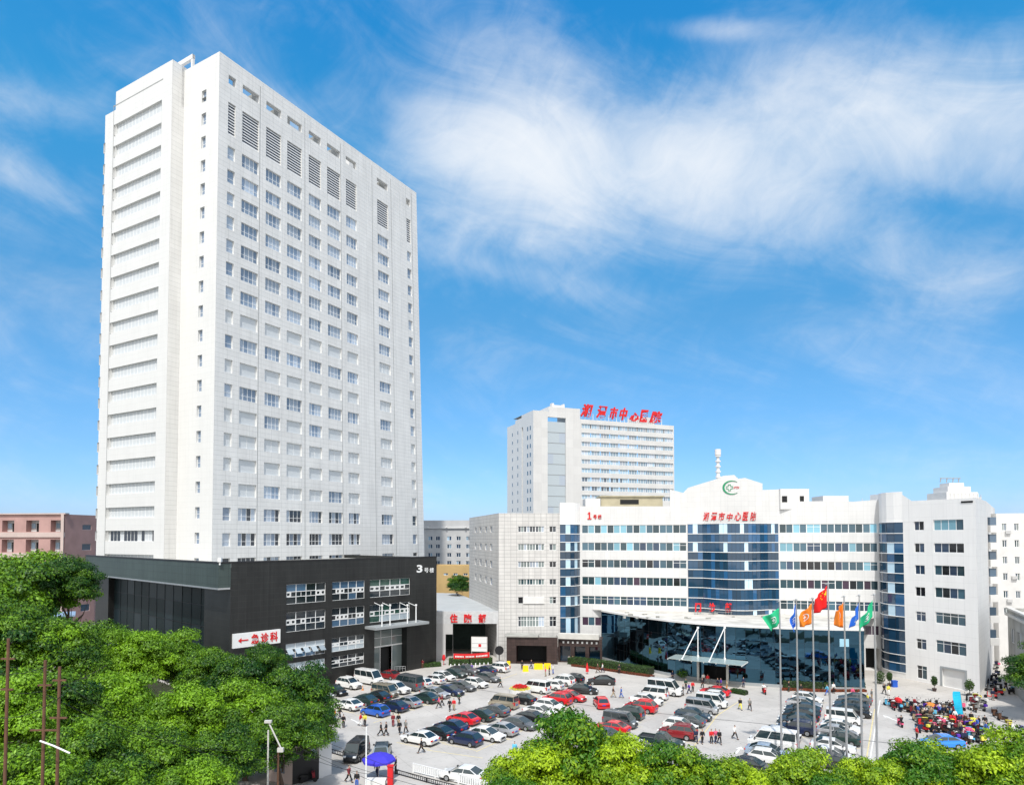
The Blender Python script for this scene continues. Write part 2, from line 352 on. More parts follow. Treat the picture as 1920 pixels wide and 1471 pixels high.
SC.render.engine = 'CYCLES'; SC.cycles.use_denoising = True; SC.cycles.max_bounces = 6; SC.cycles.diffuse_bounces = 3; SC.cycles.glossy_bounces = 3; SC.cycles.transparent_max_bounces = 6
try: SC.cycles.denoiser = 'OPENIMAGEDENOISE'
except Exception: pass

# ---------------------------------------------------------------- ground
def ground_mat(name, col, sc, var, crack=.0, slab=0):
    m, nt, b = newmat(name); b.inputs['Roughness'].default_value = .85; b.inputs['Specular IOR Level'].default_value = .25; L = nt.links.new
    tc = N(nt, 'ShaderNodeTexCoord')
    n1 = N(nt, 'ShaderNodeTexNoise'); n1.inputs['Scale'].default_value = sc; n1.inputs['Detail'].default_value = 10; n1.inputs['Roughness'].default_value = .65; L(tc.outputs['Object'], n1.inputs['Vector'])
    r = N(nt, 'ShaderNodeMapRange'); r.inputs['From Min'].default_value = .3; r.inputs['From Max'].default_value = .7; r.inputs['To Min'].default_value = 1 - var; r.inputs['To Max'].default_value = 1 + var * .6; L(n1.outputs['Fac'], r.inputs['Value'])
    n2 = N(nt, 'ShaderNodeTexNoise'); n2.inputs['Scale'].default_value = 2.2; n2.inputs['Detail'].default_value = 6; L(tc.outputs['Object'], n2.inputs['Vector'])
    r2 = N(nt, 'ShaderNodeMapRange'); r2.inputs['From Min'].default_value = .60; r2.inputs['From Max'].default_value = .70; r2.inputs['To Min'].default_value = 1; r2.inputs['To Max'].default_value = 1 - var * 1.4; L(n2.outputs['Fac'], r2.inputs['Value'])
    mu = N(nt, 'ShaderNodeMath', operation='MULTIPLY'); L(r.outputs[0], mu.inputs[0]); L(r2.outputs[0], mu.inputs[1])
    src = None
    if slab:
        br = N(nt, 'ShaderNodeTexBrick'); br.offset = 0; br.inputs['Scale'].default_value = 1; br.inputs['Brick Width'].default_value = slab; br.inputs['Row Height'].default_value = slab
        br.inputs['Mortar Size'].default_value = .03; br.inputs['Color1'].default_value = (*[c * .97 for c in col], 1); br.inputs['Color2'].default_value = (*[c * 1.03 for c in col], 1); br.inputs['Mortar'].default_value = (*[c * .72 for c in col], 1)
        mp = N(nt, 'ShaderNodeMapping'); mp.inputs['Rotation'].default_value = (0, 0, R(-30)); L(tc.outputs['Object'], mp.inputs['Vector']); L(mp.outputs[0], br.inputs['Vector']); src = br.outputs['Color']
    mx = N(nt, 'ShaderNodeVectorMath', operation='SCALE'); mx.inputs[0].default_value = col
    if src: L(src, mx.inputs[0])
    L(mu.outputs[0], mx.inputs['Scale']); L(mx.outputs[0], b.inputs['Base Color'])
    return m
M['lot'] = ground_mat('lot_concrete', (.46, .435, .405), .16, .17, slab=5.5)
M['earth'] = ground_mat('town_ground', (.26, .25, .22), .05, .25)
M['street'] = ground_mat('street_concrete', (.36, .345, .32), .2, .2, slab=4)
def sheet(name, pts, z, m):
    mb = MB(); mb.poly([(p[0], p[1], z) for p in pts]); o = mb.build(name, m); o['kind'] = 'structure'; return o
sheet('ground', [(-1500, -300), (1500, -300), (1500, 2800), (-1500, 2800)], -.03, M['earth'])
sheet('parking_lot', [(-62, 68.5), (118, 68.5), (118, 150), (-62, 150)], 0, M['lot'])
sheet('street', [(-130, 20), (140, 20), (140, 68.3), (-130, 68.3)], -.012, M['street'])
sheet('side_alley', [(78, 150), (118, 150), (118, 210), (78, 210)], -.008, M['street'])
M['soil'] = ground_mat('planted_soil', (.045, .05, .025), .4, .4)
sheet('planted_bed', [(-120, 30), (-30, 30), (-26, 56), (-29, 72), (-35, 92), (-42, 100.2), (-95, 148), (-120, 150)], .02, M['soil'])
sheet('planted_strip', [(-4, 44), (60, 44), (60, 56), (-2, 56)], .02, M['soil'])
def pline(name, a, b, w, z, m, label=None):
    a = Vector(a[:2]); b = Vector(b[:2]); d = (b - a).normalized(); n = Vector((-d.y, d.x)) * w / 2
    mb = MB(); mb.poly([(*(a - n), z), (*(b - n), z), (*(b + n), z), (*(a + n), z)]); return mb
M['paint_y'] = mat('worn_yellow_paint', (.62, .52, .27), .8, var=.2, scale=3)
M['paint_w'] = mat('worn_white_paint', (.70, .69, .66), .8, var=.12, scale=3)
M['drain'] = mat('drain_grating', (.13, .125, .12), .8, var=.35, scale=4)
# drainage channel across the lot
dr = MB(); P = [g(*p) for p in ((610, 1255), (905, 1293), (960, 1302), (1105, 1322), (1270, 1340), (1440, 1357), (1620, 1387), (1760, 1402), (1919, 1418))]
for a, b in zip(P[:-1], P[1:]):
    q = pline('', a, b, .24, .006, None); dr.poly(q.v)
o = dr.build('drain_channel', M['drain']); o['kind'] = 'structure'
# ---------------------------------------------------------------- tower block
def along(p, d, x):
    k = (x - CX) / F
    t = (k * p.y - p.x) / (d.x - k * d.y); return p + d * t
dR = Vector((.497, .868)).normalized(); dL = Vector((-dR.y, dR.x))
D0 = 124.0
C0 = pt(398, D0); R1 = along(C0, dR, 796)
I_ = along(C0, dL, 331); J_ = along(I_, -dR, 308); K_ = along(J_, dL, 200.5); K2 = K_ + dR * 2.2; Lf = along(K2, dL, 181)
RW = TaperWall(C0, R1); AW = Wall(I_, C0); SW = Wall(J_, I_); BW = Wall(K_, J_); CW = Wall(Lf, K2)
RW.z0 = 21.0; _s, _z = Wall.hit(RW, 781, 378); RW.k = (1 - _s / RW.L) / (_z - 21.0); print('taper', RW.k, _s, RW.L)
zT = AW.Z(400, 103); zB = BW.Z(311, 119); zC = CW.Z(192, 220); zE = RW.Z(779, 378); R1t = Vector(RW.P(RW.L, zT)[:2])
tower = thing('hospital_tower', 'very tall white tower block with rows of windows rising behind the black podium', 'tower', (C0.x, C0.y, 0))
TOPS = [274, 318, 360.6, 405, 449, 491.6, 537.5, 582, 628, 674, 720, 766, 812, 858, 905, 951, 999, 1046]
zrow = [(RW.Z(430, y), RW.Z(430, y + 24.5)) for y in TOPS]
COLX = [(422.5, 437, 1), (450.4, 483, 3), (497, 526, 3), (538, 566, 3), (579.6, 603, 3), (615, 640, 3), (651, 671, 3), (710.5, 731, 3), (766, 773.5, 1)]
cols = [(RW.S(a, 600), RW.S(b, 600), n) for a, b, n in COLX]
hs = [(a, b, z0, z1, .38) for a, b, n in cols for z1, z0 in zrow]
lz1, lz0 = RW.Z(428, 190.5), RW.Z(428, 251); hz1, hz0 = RW.Z(455, 158), RW.Z(455, 174)
hs += [(a, b, lz0, lz1, .5) for a, b, n in cols]
hs += [(a, b, hz0, hz1, 1.0) for a, b, n in cols[:7] + cols[7:]]
mb = MB(); mb.holes(RW, 0, RW.L, 20.3, zT, hs, .38, 0, 1)
# end faces
AY = [173.5, 216, 259, 303, 346, 390, 435.5, 481, 527, 573, 618.5, 665.4, 712, 759.7, 807, 854, 902, 950, 998, 1046]
a0, a1 = AW.S(371.5, 600), AW.S(380, 600)
ah = [(a0, a1, AW.Z(375, y + 21.5), AW.Z(375, y), .45) for y in AY]
mb.holes(AW, 0, AW.L, 20.3, zT, ah, .45, 1, 1)
mb.holes(SW, 0, SW.L, 20.3, zB, [], .3, 0)
BY = [192, 234, 275.6, 318, 360.6, 404.8, 448, 492, 537.5, 581, 626, 671.6, 717, 763, 809, 854.6, 901, 948, 993.6, 1040]
b0, b1 = BW.S(203.5, 700), BW.S(294, 700)
bh = [(b0, b1, BW.Z(294, y + 21), BW.Z(294, y), .5) for y in BY]
mb.holes(BW, 0, BW.L, 20.3, zB, bh, .5, 1, 1)
CYs = [274, 313, 350, 389, 429, 467, 505, 546, 587, 626, 666, 707, 747, 788, 829, 871, 911, 953, 995]
c0, c1 = CW.S(185, 700), CW.S(188.5, 700)
ch = [(c0, c1, CW.Z(186, y + 18), CW.Z(186, y), .35) for y in CYs]
mb.holes(CW, 0, CW.L, 20.3, zC, ch, .35, 1, 1)
bk = dL * 34
def wallq(mb, a, b, z0, z1, m=0):
    w = Wall(a, b); mb.poly([w.P(0, z0), w.P(w.L, z0), w.P(w.L, z1), w.P(0, z1)], m, [(0, z0), (w.L, z0), (w.L, z1), (0, z1)])
R2 = R1 + bk; L2 = Lf + dR * (R1 - C0).length
mb.poly([(*R1, 0), (*L2, 0), (*(L2 + R1t - R1), zT), (*R1t, zT)], 1); wallq(mb, K2, K_, 20.3, zB, 1)
wallq(mb, L2, Lf, 20.3, zC, 1)
# inner faces of the parapets, upper set-back walls
inn = 1.0
Ci, Ri = C0 + dL * inn + dR * inn, R1t + dL * inn - dR * inn
WI = Wall(Ci, Ri); mb.holes(WI, 0, WI.L, zT - 7.5, zT, [(max(.1, a * RW.f(hz0) - 1.0), b * RW.f(hz0) - 1.0, hz0, hz1, .02) for a, b, n in cols[:-1]], .02, 1)
mb.poly([(*C0, zT), (*R1t, zT), (*Ri, zT), (*Ci, zT)], 1)
Ii = I_ + dR * inn; mb.poly([(*I_, zT), (*C0, zT), (*(C0 + dR * inn), zT), (*Ii, zT)], 1)
wallq(mb, C0 + dR * inn, Ii, zT - 7.5, zT, 1)
wallq(mb, I_, Ii, zB, zT, 1)
Bj, Bk = J_ + dR * 10, K_ + dR * 10
mb.poly([(*K_, zB), (*J_, zB), (*Bj, zB), (*Bk, zB)], 1); wallq(mb, Bj, Bk, zC, zB, 1); wallq(mb, Bk, K_, zC, zB, 1); wallq(mb, J_ + dR * 2, Bj, zT - 7.5, zB, 1)
ks = 34.0
wf_ = Wall(C0 + dR * ks, R1); mb.poly([wf_.P(0, 0), wf_.P(wf_.L, 0), wf_.P(wf_.L, 20.3), wf_.P(0, 20.3)], 0, [(0, 0), (wf_.L, 0), (wf_.L, 20.3), (0, 20.3)])
tw_wall = mb.build('wall', [M['tower'], M['tower_plain']], tower)
mb = MB(); mb.poly([(*C0, zT - 7.5), (*R1t, zT - 7.5), (*(R1t + dL * 33), zT - 7.5), (*(C0 + dL * 33), zT - 7.5)]); mb.poly([(*K2, zC), (*(K2 + dR * 50), zC), (*(Lf + dR * 50), zC), (*Lf, zC)])
# a long plant room set back on the roof, seen through the parapet openings
w2 = Wall(C0 + dL * 3.2 + dR * 4, R1t + dL * 3.2 - dR * 6)
for k in range(9):
    s0 = k * w2.L / 9; mb.wbox(w2, s0 + .4, s0 + w2.L / 9 - (2.6 if k % 3 == 1 else .8), zT - 7.5, zT - (1.4 if k % 3 else 2.4), -6, 0)
mb.build('roof', M['concrete'], tower)
# joints that run up the face between the bays
mb = MB()
for x in (485, 572, 641, 701, 737, 776):
    s = RW.S(x, 600); mb.wbox(RW, s - .07, s + .07, 15, zT - 1.2, -.02, .012)
for s in (BW.S(201.5, 700) + .25,): mb.wbox(BW, s, s + .12, 21, zB - 2.6, -.02, .012)
mb.wbox(BW, b0 - .3, b1 + .3, zB - 3.0, zB - 2.75, -.02, .012)
mb.build('joint', M['seam'], tower)
# window units: the 100 largest as parts
def unit_mesh(fr, gl, w, a, b, c, d, o, n, kind):
    lights(fr, gl, w, a, b, c, d, o, n, .09, .32 if kind else 0, mi=[random.choice((0, 1, 2, 2, 3) if kind == 1 else (1, 1, 0)) for _ in range(n)])
allw = []
for ri, (z1, z0) in enumerate(zrow):
    for ci, (a, b, n) in enumerate(cols):
        blind = ri in (7, 9, 11, 12, 13, 14)
        kind = 0 if (blind and random.random() < .85) else 1
        allw.append(((b - a) / (1 + .005 * a), ri, ci, a, b, z0, z1, n, kind))
big = sorted([q for q in allw if q[2] in (1, 2, 3, 4, 5, 6)], key=lambda q: -q[0])[:100]
bset = {(q[1], q[2]) for q in big}
rest_f, rest_g = MB(), MB(); M['blind'] = mat('white_blind_glass', (.55, .58, .60), .45, var=.03)
GT[1] = M['blind']; GW = M['blind']
WBLIND = [GT[1], GT[1], GT[0], M['frame']]
for q in allw:
    _, ri, ci, a, b, z0, z1, n, kind = q
    if ri == 17: z0 = max(z0, z1 - 1.9)
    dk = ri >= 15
    if (ri, ci) in bset:
        fr, gl = MB(), MB()
        nn = n if kind else (1 if ri % 2 else 2)
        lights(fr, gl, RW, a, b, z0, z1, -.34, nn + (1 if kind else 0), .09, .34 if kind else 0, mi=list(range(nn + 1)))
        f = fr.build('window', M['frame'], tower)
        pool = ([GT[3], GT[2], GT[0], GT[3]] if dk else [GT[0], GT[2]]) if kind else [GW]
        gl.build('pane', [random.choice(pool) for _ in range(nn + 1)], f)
    else:
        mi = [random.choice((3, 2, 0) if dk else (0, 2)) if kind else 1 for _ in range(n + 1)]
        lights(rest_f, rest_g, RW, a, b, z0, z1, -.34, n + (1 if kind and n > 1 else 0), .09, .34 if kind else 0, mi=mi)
for a, b, z0, z1, _ in ah: lights(rest_f, rest_g, AW, a, b, z0, z1, -.4, 1, .1, .4, mi=[2])
for a, b, z0, z1, _ in ch: lights(rest_f, rest_g, CW, a, b, z0, z1, -.3, 1, .08, .4, mi=[2])
f = rest_f.build('small_window', M['frame'], tower); f['kind'] = 'stuff'
gq = rest_g.build('pane', GT, f)
for i, (a, b, z0, z1, _) in enumerate(bh):
    fr, gl = MB(), MB(); nb = 14
    mb_s = None
    if i == 18: pool = [3, 3, 1, 3]
    else: pool = [1]
    lights(fr, gl, BW, a, b, z0, z1, -.46, nb, .10, 0, mi=[random.choice(pool) for _ in range(nb)])
    f = fr.build('strip_window', M['frame'], tower); gl.build('pane', [GT[0], M['blind'], GT[2], GT[3]], f)
M['louvre'] = mat('louvre_blue_grey', (.055, .075, .12), .5, var=.05)
for a, b, n in cols:
    sl_ = MB(); nl = 11
    for k in range(nl):
        z = lz0 + (lz1 - lz0) * (k + .25) / nl; sl_.wbox(RW, a + .02, b - .02, z, z + (lz1 - lz0) / nl * .36, -.3, -.22)
    lo = sl_.build('louvre', M['frame'], tower)
    bkp = MB(); bkp.poly([RW.P(a, lz0, -.45), RW.P(b, lz0, -.45), RW.P(b, lz1, -.45), RW.P(a, lz1, -.45)]); bkp.build('backing', M['louvre'], lo)
# roof-top frame and tanks
mb = MB()
for k, (t, hh) in enumerate(((.0, 4.2), (.06, 4.2), (.12, 4.2))):
    pass
fa = at(331, 128, 134); fw = Wall(Vector((fa.x - 1.2, 137)), Vector((fa.x + 3.0, 134.5)))
for s in (0, fw.L - .5): mb.wbox(fw, s, s + .5, zT - 8, at(345, 111, 136).z - .01, -.5, 0)
mb.wbox(fw, 0, fw.L, at(345, 119, 136).z, at(345, 111, 136).z, -.55, .05); mb.wbox(fw, 0, fw.L, zT - 6, zT - 4.2, -.55, .05)
mb.build('roof_frame', M['plaster'], tower)
for (xa, xb, yt) in ((655, 690, 279), (697, 716, 303), (718, 734, 321)):
    pa = RW.S(xa, 400); pb = RW.S(xb, 400); w3 = Wall(C0 + dL * 6, R1t + dL * 6)
    za = at(xa, yt, w3.P(w3.S(xa, yt), 0).y).z
    mb = MB(); mb.wbox(w3, w3.S(xa, yt), w3.S(xb, yt), zT - 8, za, -5, 0); mb.wbox(w3, w3.S(xa, yt) + .6, w3.S(xa, yt) + 1.6, za, za + .5, -2, -1)
    mb.build('roof_tank_room', M['plaster'], tower)

# ---------------------------------------------------------------- black podium
PO = pt(411, 100.3); PE = pt(819, 132.5); PW = Wall(PO, PE); pv = Vector((-PW.d.y, PW.d.x))
PO2 = PO + PW.d * 1.9; zP = PW.Z(412, 1056)
podium = thing('hospital_podium', 'black stone clad low block with gridded windows and a white emergency sign on its corner', 'building', (PE.x, PE.y, 0))
PM = Wall(PO2, PE)
def pz(x, y): return PM.Z(x, y)
def ps(x, y): return PM.S(x, y)
WX = [((537, 1112), (611, 1112)), ((623, 1105), (684, 1105)), ((693.5, 1100), (769, 1100))]
C_ = [(ps(*a), ps(*b)) for a, b in WX]
r1 = (pz(537, 1132.6), pz(537, 1095.5)); r2 = (pz(537, 1185), pz(537, 1148)); r3 = (pz(537, 1234.5), pz(537, 1207)); r4 = (pz(623, 1252), pz(623, 1231))
r4 = (max(r4[0], .9), r4[1])
ent = (ps(702, 1200), ps(763, 1200), .05, pz(702, 1183))
ph = [(*c, *r, .3) for c in C_[:2] for r in (r1, r2, r3, r4)] + [(*C_[2], *r1, .3), (*C_[2], *r2, .3), (ent[0], ent[1], ent[2], ent[3], 1.6)]
mb = MB(); mb.holes(PM, 0, PM.L, 0, zP, ph, .3, 0)
PL = Wall(PO2 + pv * 62, PO2); gx0, gx1 = PL.S(203, 1120), PL.S(383, 1130); zb = PW.Z(412, 1102)
mb.holes(PL, 0, PL.L, 0, zb, [(gx0, gx1, .2, zb - .1, 1.2)], 1.2, 0)
PB = PE + pv * 62
wallq(mb, PE, PB, 0, zP); wallq(mb, PB, PO2 + pv * 62, 0, zP)
mb.build('wall', M['black_stone'], podium)
# the overhanging band on the left face
mb = MB(); BL = Wall(PO + pv * 62.5, PO)
mb.wbox(BL, 0, BL.L, zb, zP, -1.88, 0, 0)
mb.build('overhanging_band', M['slate'], podium)
mb = MB(); mb.wbox(BL, -.02, BL.L + .03, zb - .25, zb - .002, -1.8, .06); mb.build('band_trim', M['steel'], podium)
mb = MB(); q = [PO + PW.d * .1, PE, PB, PO + pv * 62]; mb.poly([(*p, zP - .7) for p in q])
mb.build('roof', M['concrete'], podium)
mb = MB()
mb.wbox(PW, 0, PW.L, zP, zP + .25, -.4, .06); mb.wbox(BL, 0, BL.L - .05, zP + .002, zP + .252, -.4, .06)
mb.build('coping', M['black'], podium)
# dark curtain glass in the recess
mb = MB(); nb_ = 12; zr = [.2 + (zb - .3) * k / 5 for k in range(6)]
for i in range(nb_):
    for k in range(5):
        s0 = gx0 + (gx1 - gx0) * i / nb_; s1 = gx0 + (gx1 - gx0) * (i + 1) / nb_
        mb.poly([PL.P(s0, zr[k], -1.1), PL.P(s1, zr[k], -1.1), PL.P(s1, zr[k + 1], -1.1), PL.P(s0, zr[k + 1], -1.1)], random.choice((0, 0, 1)))
cgl = mb.build('curtain_glass', [glass('recess_glass', (.010, .018, .020), .35, spec=.1), glass('recess_glass_blue', (.014, .024, .03), .3, spec=.15)], podium)
mb = MB()
for i in range(nb_ + 1): s0 = gx0 + (gx1 - gx0) * i / nb_; mb.wbox(PL, s0 - .03, s0 + .03, .2, zb - .1, -1.09, -1.04)
for z in zr[1:-1]: mb.wbox(PL, gx0, gx1, z - .04, z + .04, -1.09, -1.03)
mb.build('mullion', M['black'], cgl)
# gridded windows
def grid_window(c, r, cells, mats, opened=0, awn=0, warm=False):
    fr, gl = MB(), MB(); a, b = c; z0, z1 = r; o = -.24; n = cells
    zs = [z0, z0 + (z1 - z0) * .36, z0 + (z1 - z0) * .62, z1]
    for z in zs: fr.wbox(PM, a, b, z - .045 if z > z0 else z, z + .045 if z < z1 else z, o, o + .08)
    for k in range(n + 1):
        x = a + (b - a) * k / n; fr.wbox(PM, max(x - .045, a), min(x + .045, b), z0 + .05, z1 - .05, o, o + .07)
    for k in range(n * 2 + 0):
        if k % 2: x = a + (b - a) * k / (2 * n); fr.wbox(PM, x - .03, x + .03, zs[1] + .05, zs[2] - .05, o, o + .066)
        x0 = a + (b - a) * k / (2 * n); x1 = a + (b - a) * (k + 1) / (2 * n)
        if random.random() < .5 and not awn:  # inner sash frame
            for (p, q, u, v) in ((x0 + .08, x1 - .08, zs[1] + .08, zs[1] + .2), (x0 + .08, x1 - .08, zs[2] - .2, zs[2] - .08), (x0 + .08, x0 + .2, zs[1] + .2, zs[2] - .2), (x1 - .2, x1 - .08, zs[1] + .2, zs[2] - .2)): fr.wbox(PM, p, q, u, v, o + .01, o + .085)
    for j in range(3):
        for k in range(n):
            x0 = a + (b - a) * k / n; x1 = a + (b - a) * (k + 1) / n
            gl.poly([PM.P(x0, zs[j], o + .01), PM.P(x1, zs[j], o + .01), PM.P(x1, zs[j + 1], o + .01), PM.P(x0, zs[j + 1], o + .01)], mats[j] if random.random() < .8 else random.choice(mats))
    f = fr.build('window', M['frame'], podium); gl.build('pane', GPW, f)
    for k in range(awn):
        x0 = a + (b - a) * (k + .12) / awn; x1 = a + (b - a) * (k + .8) / awn; h = MB(); zt = zs[2]; zb_ = zs[1] - .1
        P = [PM.P(x0, zt, -.1), PM.P(x1, zt, -.1), PM.P(x1, zb_, .75), PM.P(x0, zb_, .75)]; nn = Vector((0, 0, .05))
        h.poly(P); h.poly([p - nn for p in P][::-1]); 
        for i in range(4): h.poly([P[i], P[(i + 1) % 4], P[(i + 1) % 4] - nn, P[i] - nn][::-1])
        h.build('sash', GPW[3], f)
grid_window(C_[0], r1, 4, [0, 0, 1]); grid_window(C_[1], r1, 4, [0, 0, 1]); grid_window(C_[2], r1, 4, [0, 0, 2])
grid_window(C_[0], r2, 4, [0, 0, 0]); grid_window(C_[1], r2, 4, [1, 0, 0]); grid_window(C_[2], r2, 4, [3, 2, 0])
grid_window(C_[0], r3, 4, [1, 0, 3], awn=5); grid_window(C_[1], r3, 4, [3, 0, 0], awn=0)
grid_window(C_[0], r4, 4, [3, 0, 3], awn=4); grid_window(C_[1], r4, 4, [0, 0, 0])
# entrance: glass above a dark doorway
mb = MB(); a, b = ent[0], ent[1]; zd = pz(702, 1216); dx0, dx1 = ps(722, 1230), ps(744, 1230)
fr = MB(); o = -1.55
for k in range(3):
    x0 = a + (b - a) * k / 3; x1 = a + (b - a) * (k + 1) / 3
    for j in range(2):
        z0 = zd + (ent[3] - zd) * j / 2; z1 = zd + (ent[3] - zd) * (j + 1) / 2
        mb.poly([PM.P(x0, z0, o), PM.P(x1, z0, o), PM.P(x1, z1, o), PM.P(x0, z1, o)], 1)
    fr.wbox(PM, x0, x0 + .08, zd, ent[3], o, o + .08)
fr.wbox(PM, a, b, zd - .12, zd + .12, o, o + .1); fr.wbox(PM, a, b, (zd + ent[3]) / 2, (zd + ent[3]) / 2 + .07, o, o + .074)
mb.poly([PM.P(a, .05, o), PM.P(dx0, .05, o), PM.P(dx0, zd, o), PM.P(a, zd, o)], 1)
mb.poly([PM.P(dx1, .05, o), PM.P(b, .05, o), PM.P(b, zd, o), PM.P(dx1, zd, o)], 1)
mb.poly([PM.P(dx0, .05, o - .8), PM.P(dx1, .05, o - .8), PM.P(dx1, zd, o - .8), PM.P(dx0, zd, o - .8)], 0)
for x in (dx0, dx1): fr.wbox(PM, x - .05, x + .05, .05, zd, o, o + .08)
e_ = mb.build('entrance_glass', [M['dark'], GG], podium); fr.build('mullion', M['frame'], e_)
# entrance canopy with four white masts
cz = pz(702, 1176); ca, cb_ = ps(684, 1172), ps(784, 1172); mb = MB(); mb.wbox(PM, ca, cb_, cz, cz + .45, 0.003, 3.2)
cn = mb.build('canopy', M['gframe'], podium)
for x in (701, 716, 748.6, 764.6):
    s = ps(x, 1150); mb = MB(); zt = pz(x, 1123)
    mb.tube(PM.P(s, cz + .4, 2.4), PM.P(s, zt - 1.0, 2.4), .12, .1); mb.tube(PM.P(s, zt - 1.1, 2.4), PM.P(s, zt - .6, .1), .06)
    mb.tube(PM.P(s, zt - 1.05, 2.4), PM.P(s, zt - .75, 2.4), .2, .2); mb.build('mast', M['frame'], cn)
# corner lamp, building number and the emergency sign
num = thing('building_number_sign', 'white raised characters reading 3号楼 high on the black podium wall', 'sign', PM.P(ps(797, 1066), pz(797, 1075)))
letters(num, PM, '3', ps(781, 1066), ps(791.5, 1066), pz(781, 1073), pz(781, 1058.5), bold=.03, m=M['frame'])
letters(num, PM, '号', ps(795, 1068), ps(803, 1068), pz(795, 1073), pz(795, 1064), bold=.01, m=M['frame'])
letters(num, PM, '楼', ps(805, 1068), ps(813, 1068), pz(805, 1073), pz(805, 1064), bold=.01, m=M['frame'])
em = thing('emergency_sign', 'white board with a red arrow and red characters 急诊科 on the black wall', 'sign', PM.P(ps(480, 1200), pz(480, 1210)))
sa, sb, sz0, sz1 = ps(435, 1200), ps(524, 1190), pz(435, 1215), pz(435, 1188)
mb = MB(); mb.wbox(PM, sa, sb, sz0, sz1, .003, .3); mb.build('board', M['frame'], em)
for i, ch_ in enumerate('急诊科'):
    u0 = sa + (sb - sa) * (.37 + .2 * i); letters(em, PM, ch_, u0, u0 + (sb - sa) * .17, sz0 + (sz1 - sz0) * .16, sz0 + (sz1 - sz0) * .86, .32, bold=.025)
mb = MB(); ay = (sz0 + sz1) / 2; u = lambda f: sa + (sb - sa) * f
mb.wbox(PM, u(.15), u(.31), ay - .09, ay + .09, .31, .36); mb.poly([PM.P(u(.10), ay, .355), PM.P(u(.17), ay - .4, .355), PM.P(u(.17), ay + .4, .355)]); mb.build('arrow', M['red'], em)
p = PW.P(.1, zP + .1, .2); mb = MB()
mb.box((-.25, -.25, .15), (.25, .25, .8), c=p); mb.box((-.1, -.1, -.3), (.1, .1, .15), c=p); solo(mb, 'flood_lamp', M['frame'], 'small white lamp on the top corner of the black podium', 'lamp')
print('TOWER uv', [(round((q - PO).dot(PW.d), 1), round((q - PO).dot(pv), 1)) for q in (K_, J_, C0, R1)], 'zT', zT, zB, zC, zE, 'zP', zP)
print('rows', r1, r2, r3, r4, ent)
# ---------------------------------------------------------------- main hospital building (number one)
A1, A2 = pt(1087, 142.0), pt(1648, 127.0); MW = Wall(A1, A2)
B1p, B2p = pt(1693, 120.0), pt(1830, 108.6); BK = Wall(B1p, B2p)
main = thing('main_hospital_building', 'long white six storey hospital with bowed blue glass bays and a curved roof gable', 'building', (MW.P(MW.L / 2, 0).x, MW.P(MW.L / 2, 0).y, 0))
mz = lambda y, x=1200: MW.Z(x, y); ms = lambda x, y=1050: MW.S(x, y)
rows = [(mz(999), mz(983.7)), (mz(1032), mz(1016.7)), (mz(1064.3), mz(1049.3)), (mz(1097.3), mz(1082)), (mz(1134.5), mz(1118.5)), (mz(1175), mz(1159))]
zG = mz(982)
cs0, cs1 = ms(1290), ms(1460)
la, lb, ra, rb = ms(1091), ms(1287.5), ms(1462), ms(1646)
hs = [(la, lb, *r, .14) for r in rows] + [(ra, rb, *r, .14) for r in rows] + [(cs0, cs1, 5, zG, .3)]
hs += [(ms(1620), ms(1646), .1, 4.2, 3.0)]
mb = MB()
zPar = mz(948.7, 1150)
mb.holes(MW, 0, MW.L, 0, zG + .8, hs, .28, 0, 1)
# parapet zone with its stepped and gabled outline
top = [(1087, 948.7), (1256, 948.7), (1256, 917), (1281, 923.5), (1290, 914), (1345, 897), (1356, 891.5), (1377, 890), (1384, 897), (1397, 895.5), (1429.6, 906), (1429.6, 918), (1464, 917), (1464, 940), (1545, 939), (1600, 940), (1648, 936)]
tp = [(MW.hit(x, y)) for x, y in top]
for (s0, z0), (s1, z1) in zip(tp[:-1], tp[1:]):
    if s1 - s0 < .05: continue
    for o in (0, -.6):
        q = [MW.P(s0, zG + .8, o), MW.P(s1, zG + .8, o), MW.P(s1, z1, o), MW.P(s0, z0, o)]
        mb.poly(q if o == 0 else q[::-1], 0, [(s0, zG), (s1, zG), (s1, z1), (s0, z0)] if o == 0 else None)
    mb.poly([MW.P(s0, z0), MW.P(s1, z1), MW.P(s1, z1, -.6), MW.P(s0, z0, -.6)], 1)
for i in range(len(tp) - 1):
    (s0, z0), (s1, z1) = tp[i], tp[i + 1]
    if abs(s1 - s0) < .05: mb.poly([MW.P(s0, min(z0, z1)), MW.P(s0, min(z0, z1), -.6), MW.P(s0, max(z0, z1), -.6), MW.P(s0, max(z0, z1))], 1)
# gable has real depth: it is the front of the stair hall
g0, g1 = tp[1][0], tp[11][0]
for (s0, z0), (s1, z1) in zip(tp[2:11], tp[3:12]): mb.poly([MW.P(s0, z0, -.6), MW.P(s1, z1, -.6), MW.P(s1, z1, -9), MW.P(s0, z0, -9)], 1)
mb.poly([MW.P(g0, zG, -9), MW.P(g0, zG, -.6), MW.P(g0, tp[2][1], -.6), MW.P(g0, tp[2][1], -9)][::-1], 1)
mb.poly([MW.P(g1, zG, -.6), MW.P(g1, zG, -9), MW.P(g1, tp[11][1], -9), MW.P(g1, tp[11][1], -.6)][::-1], 1)
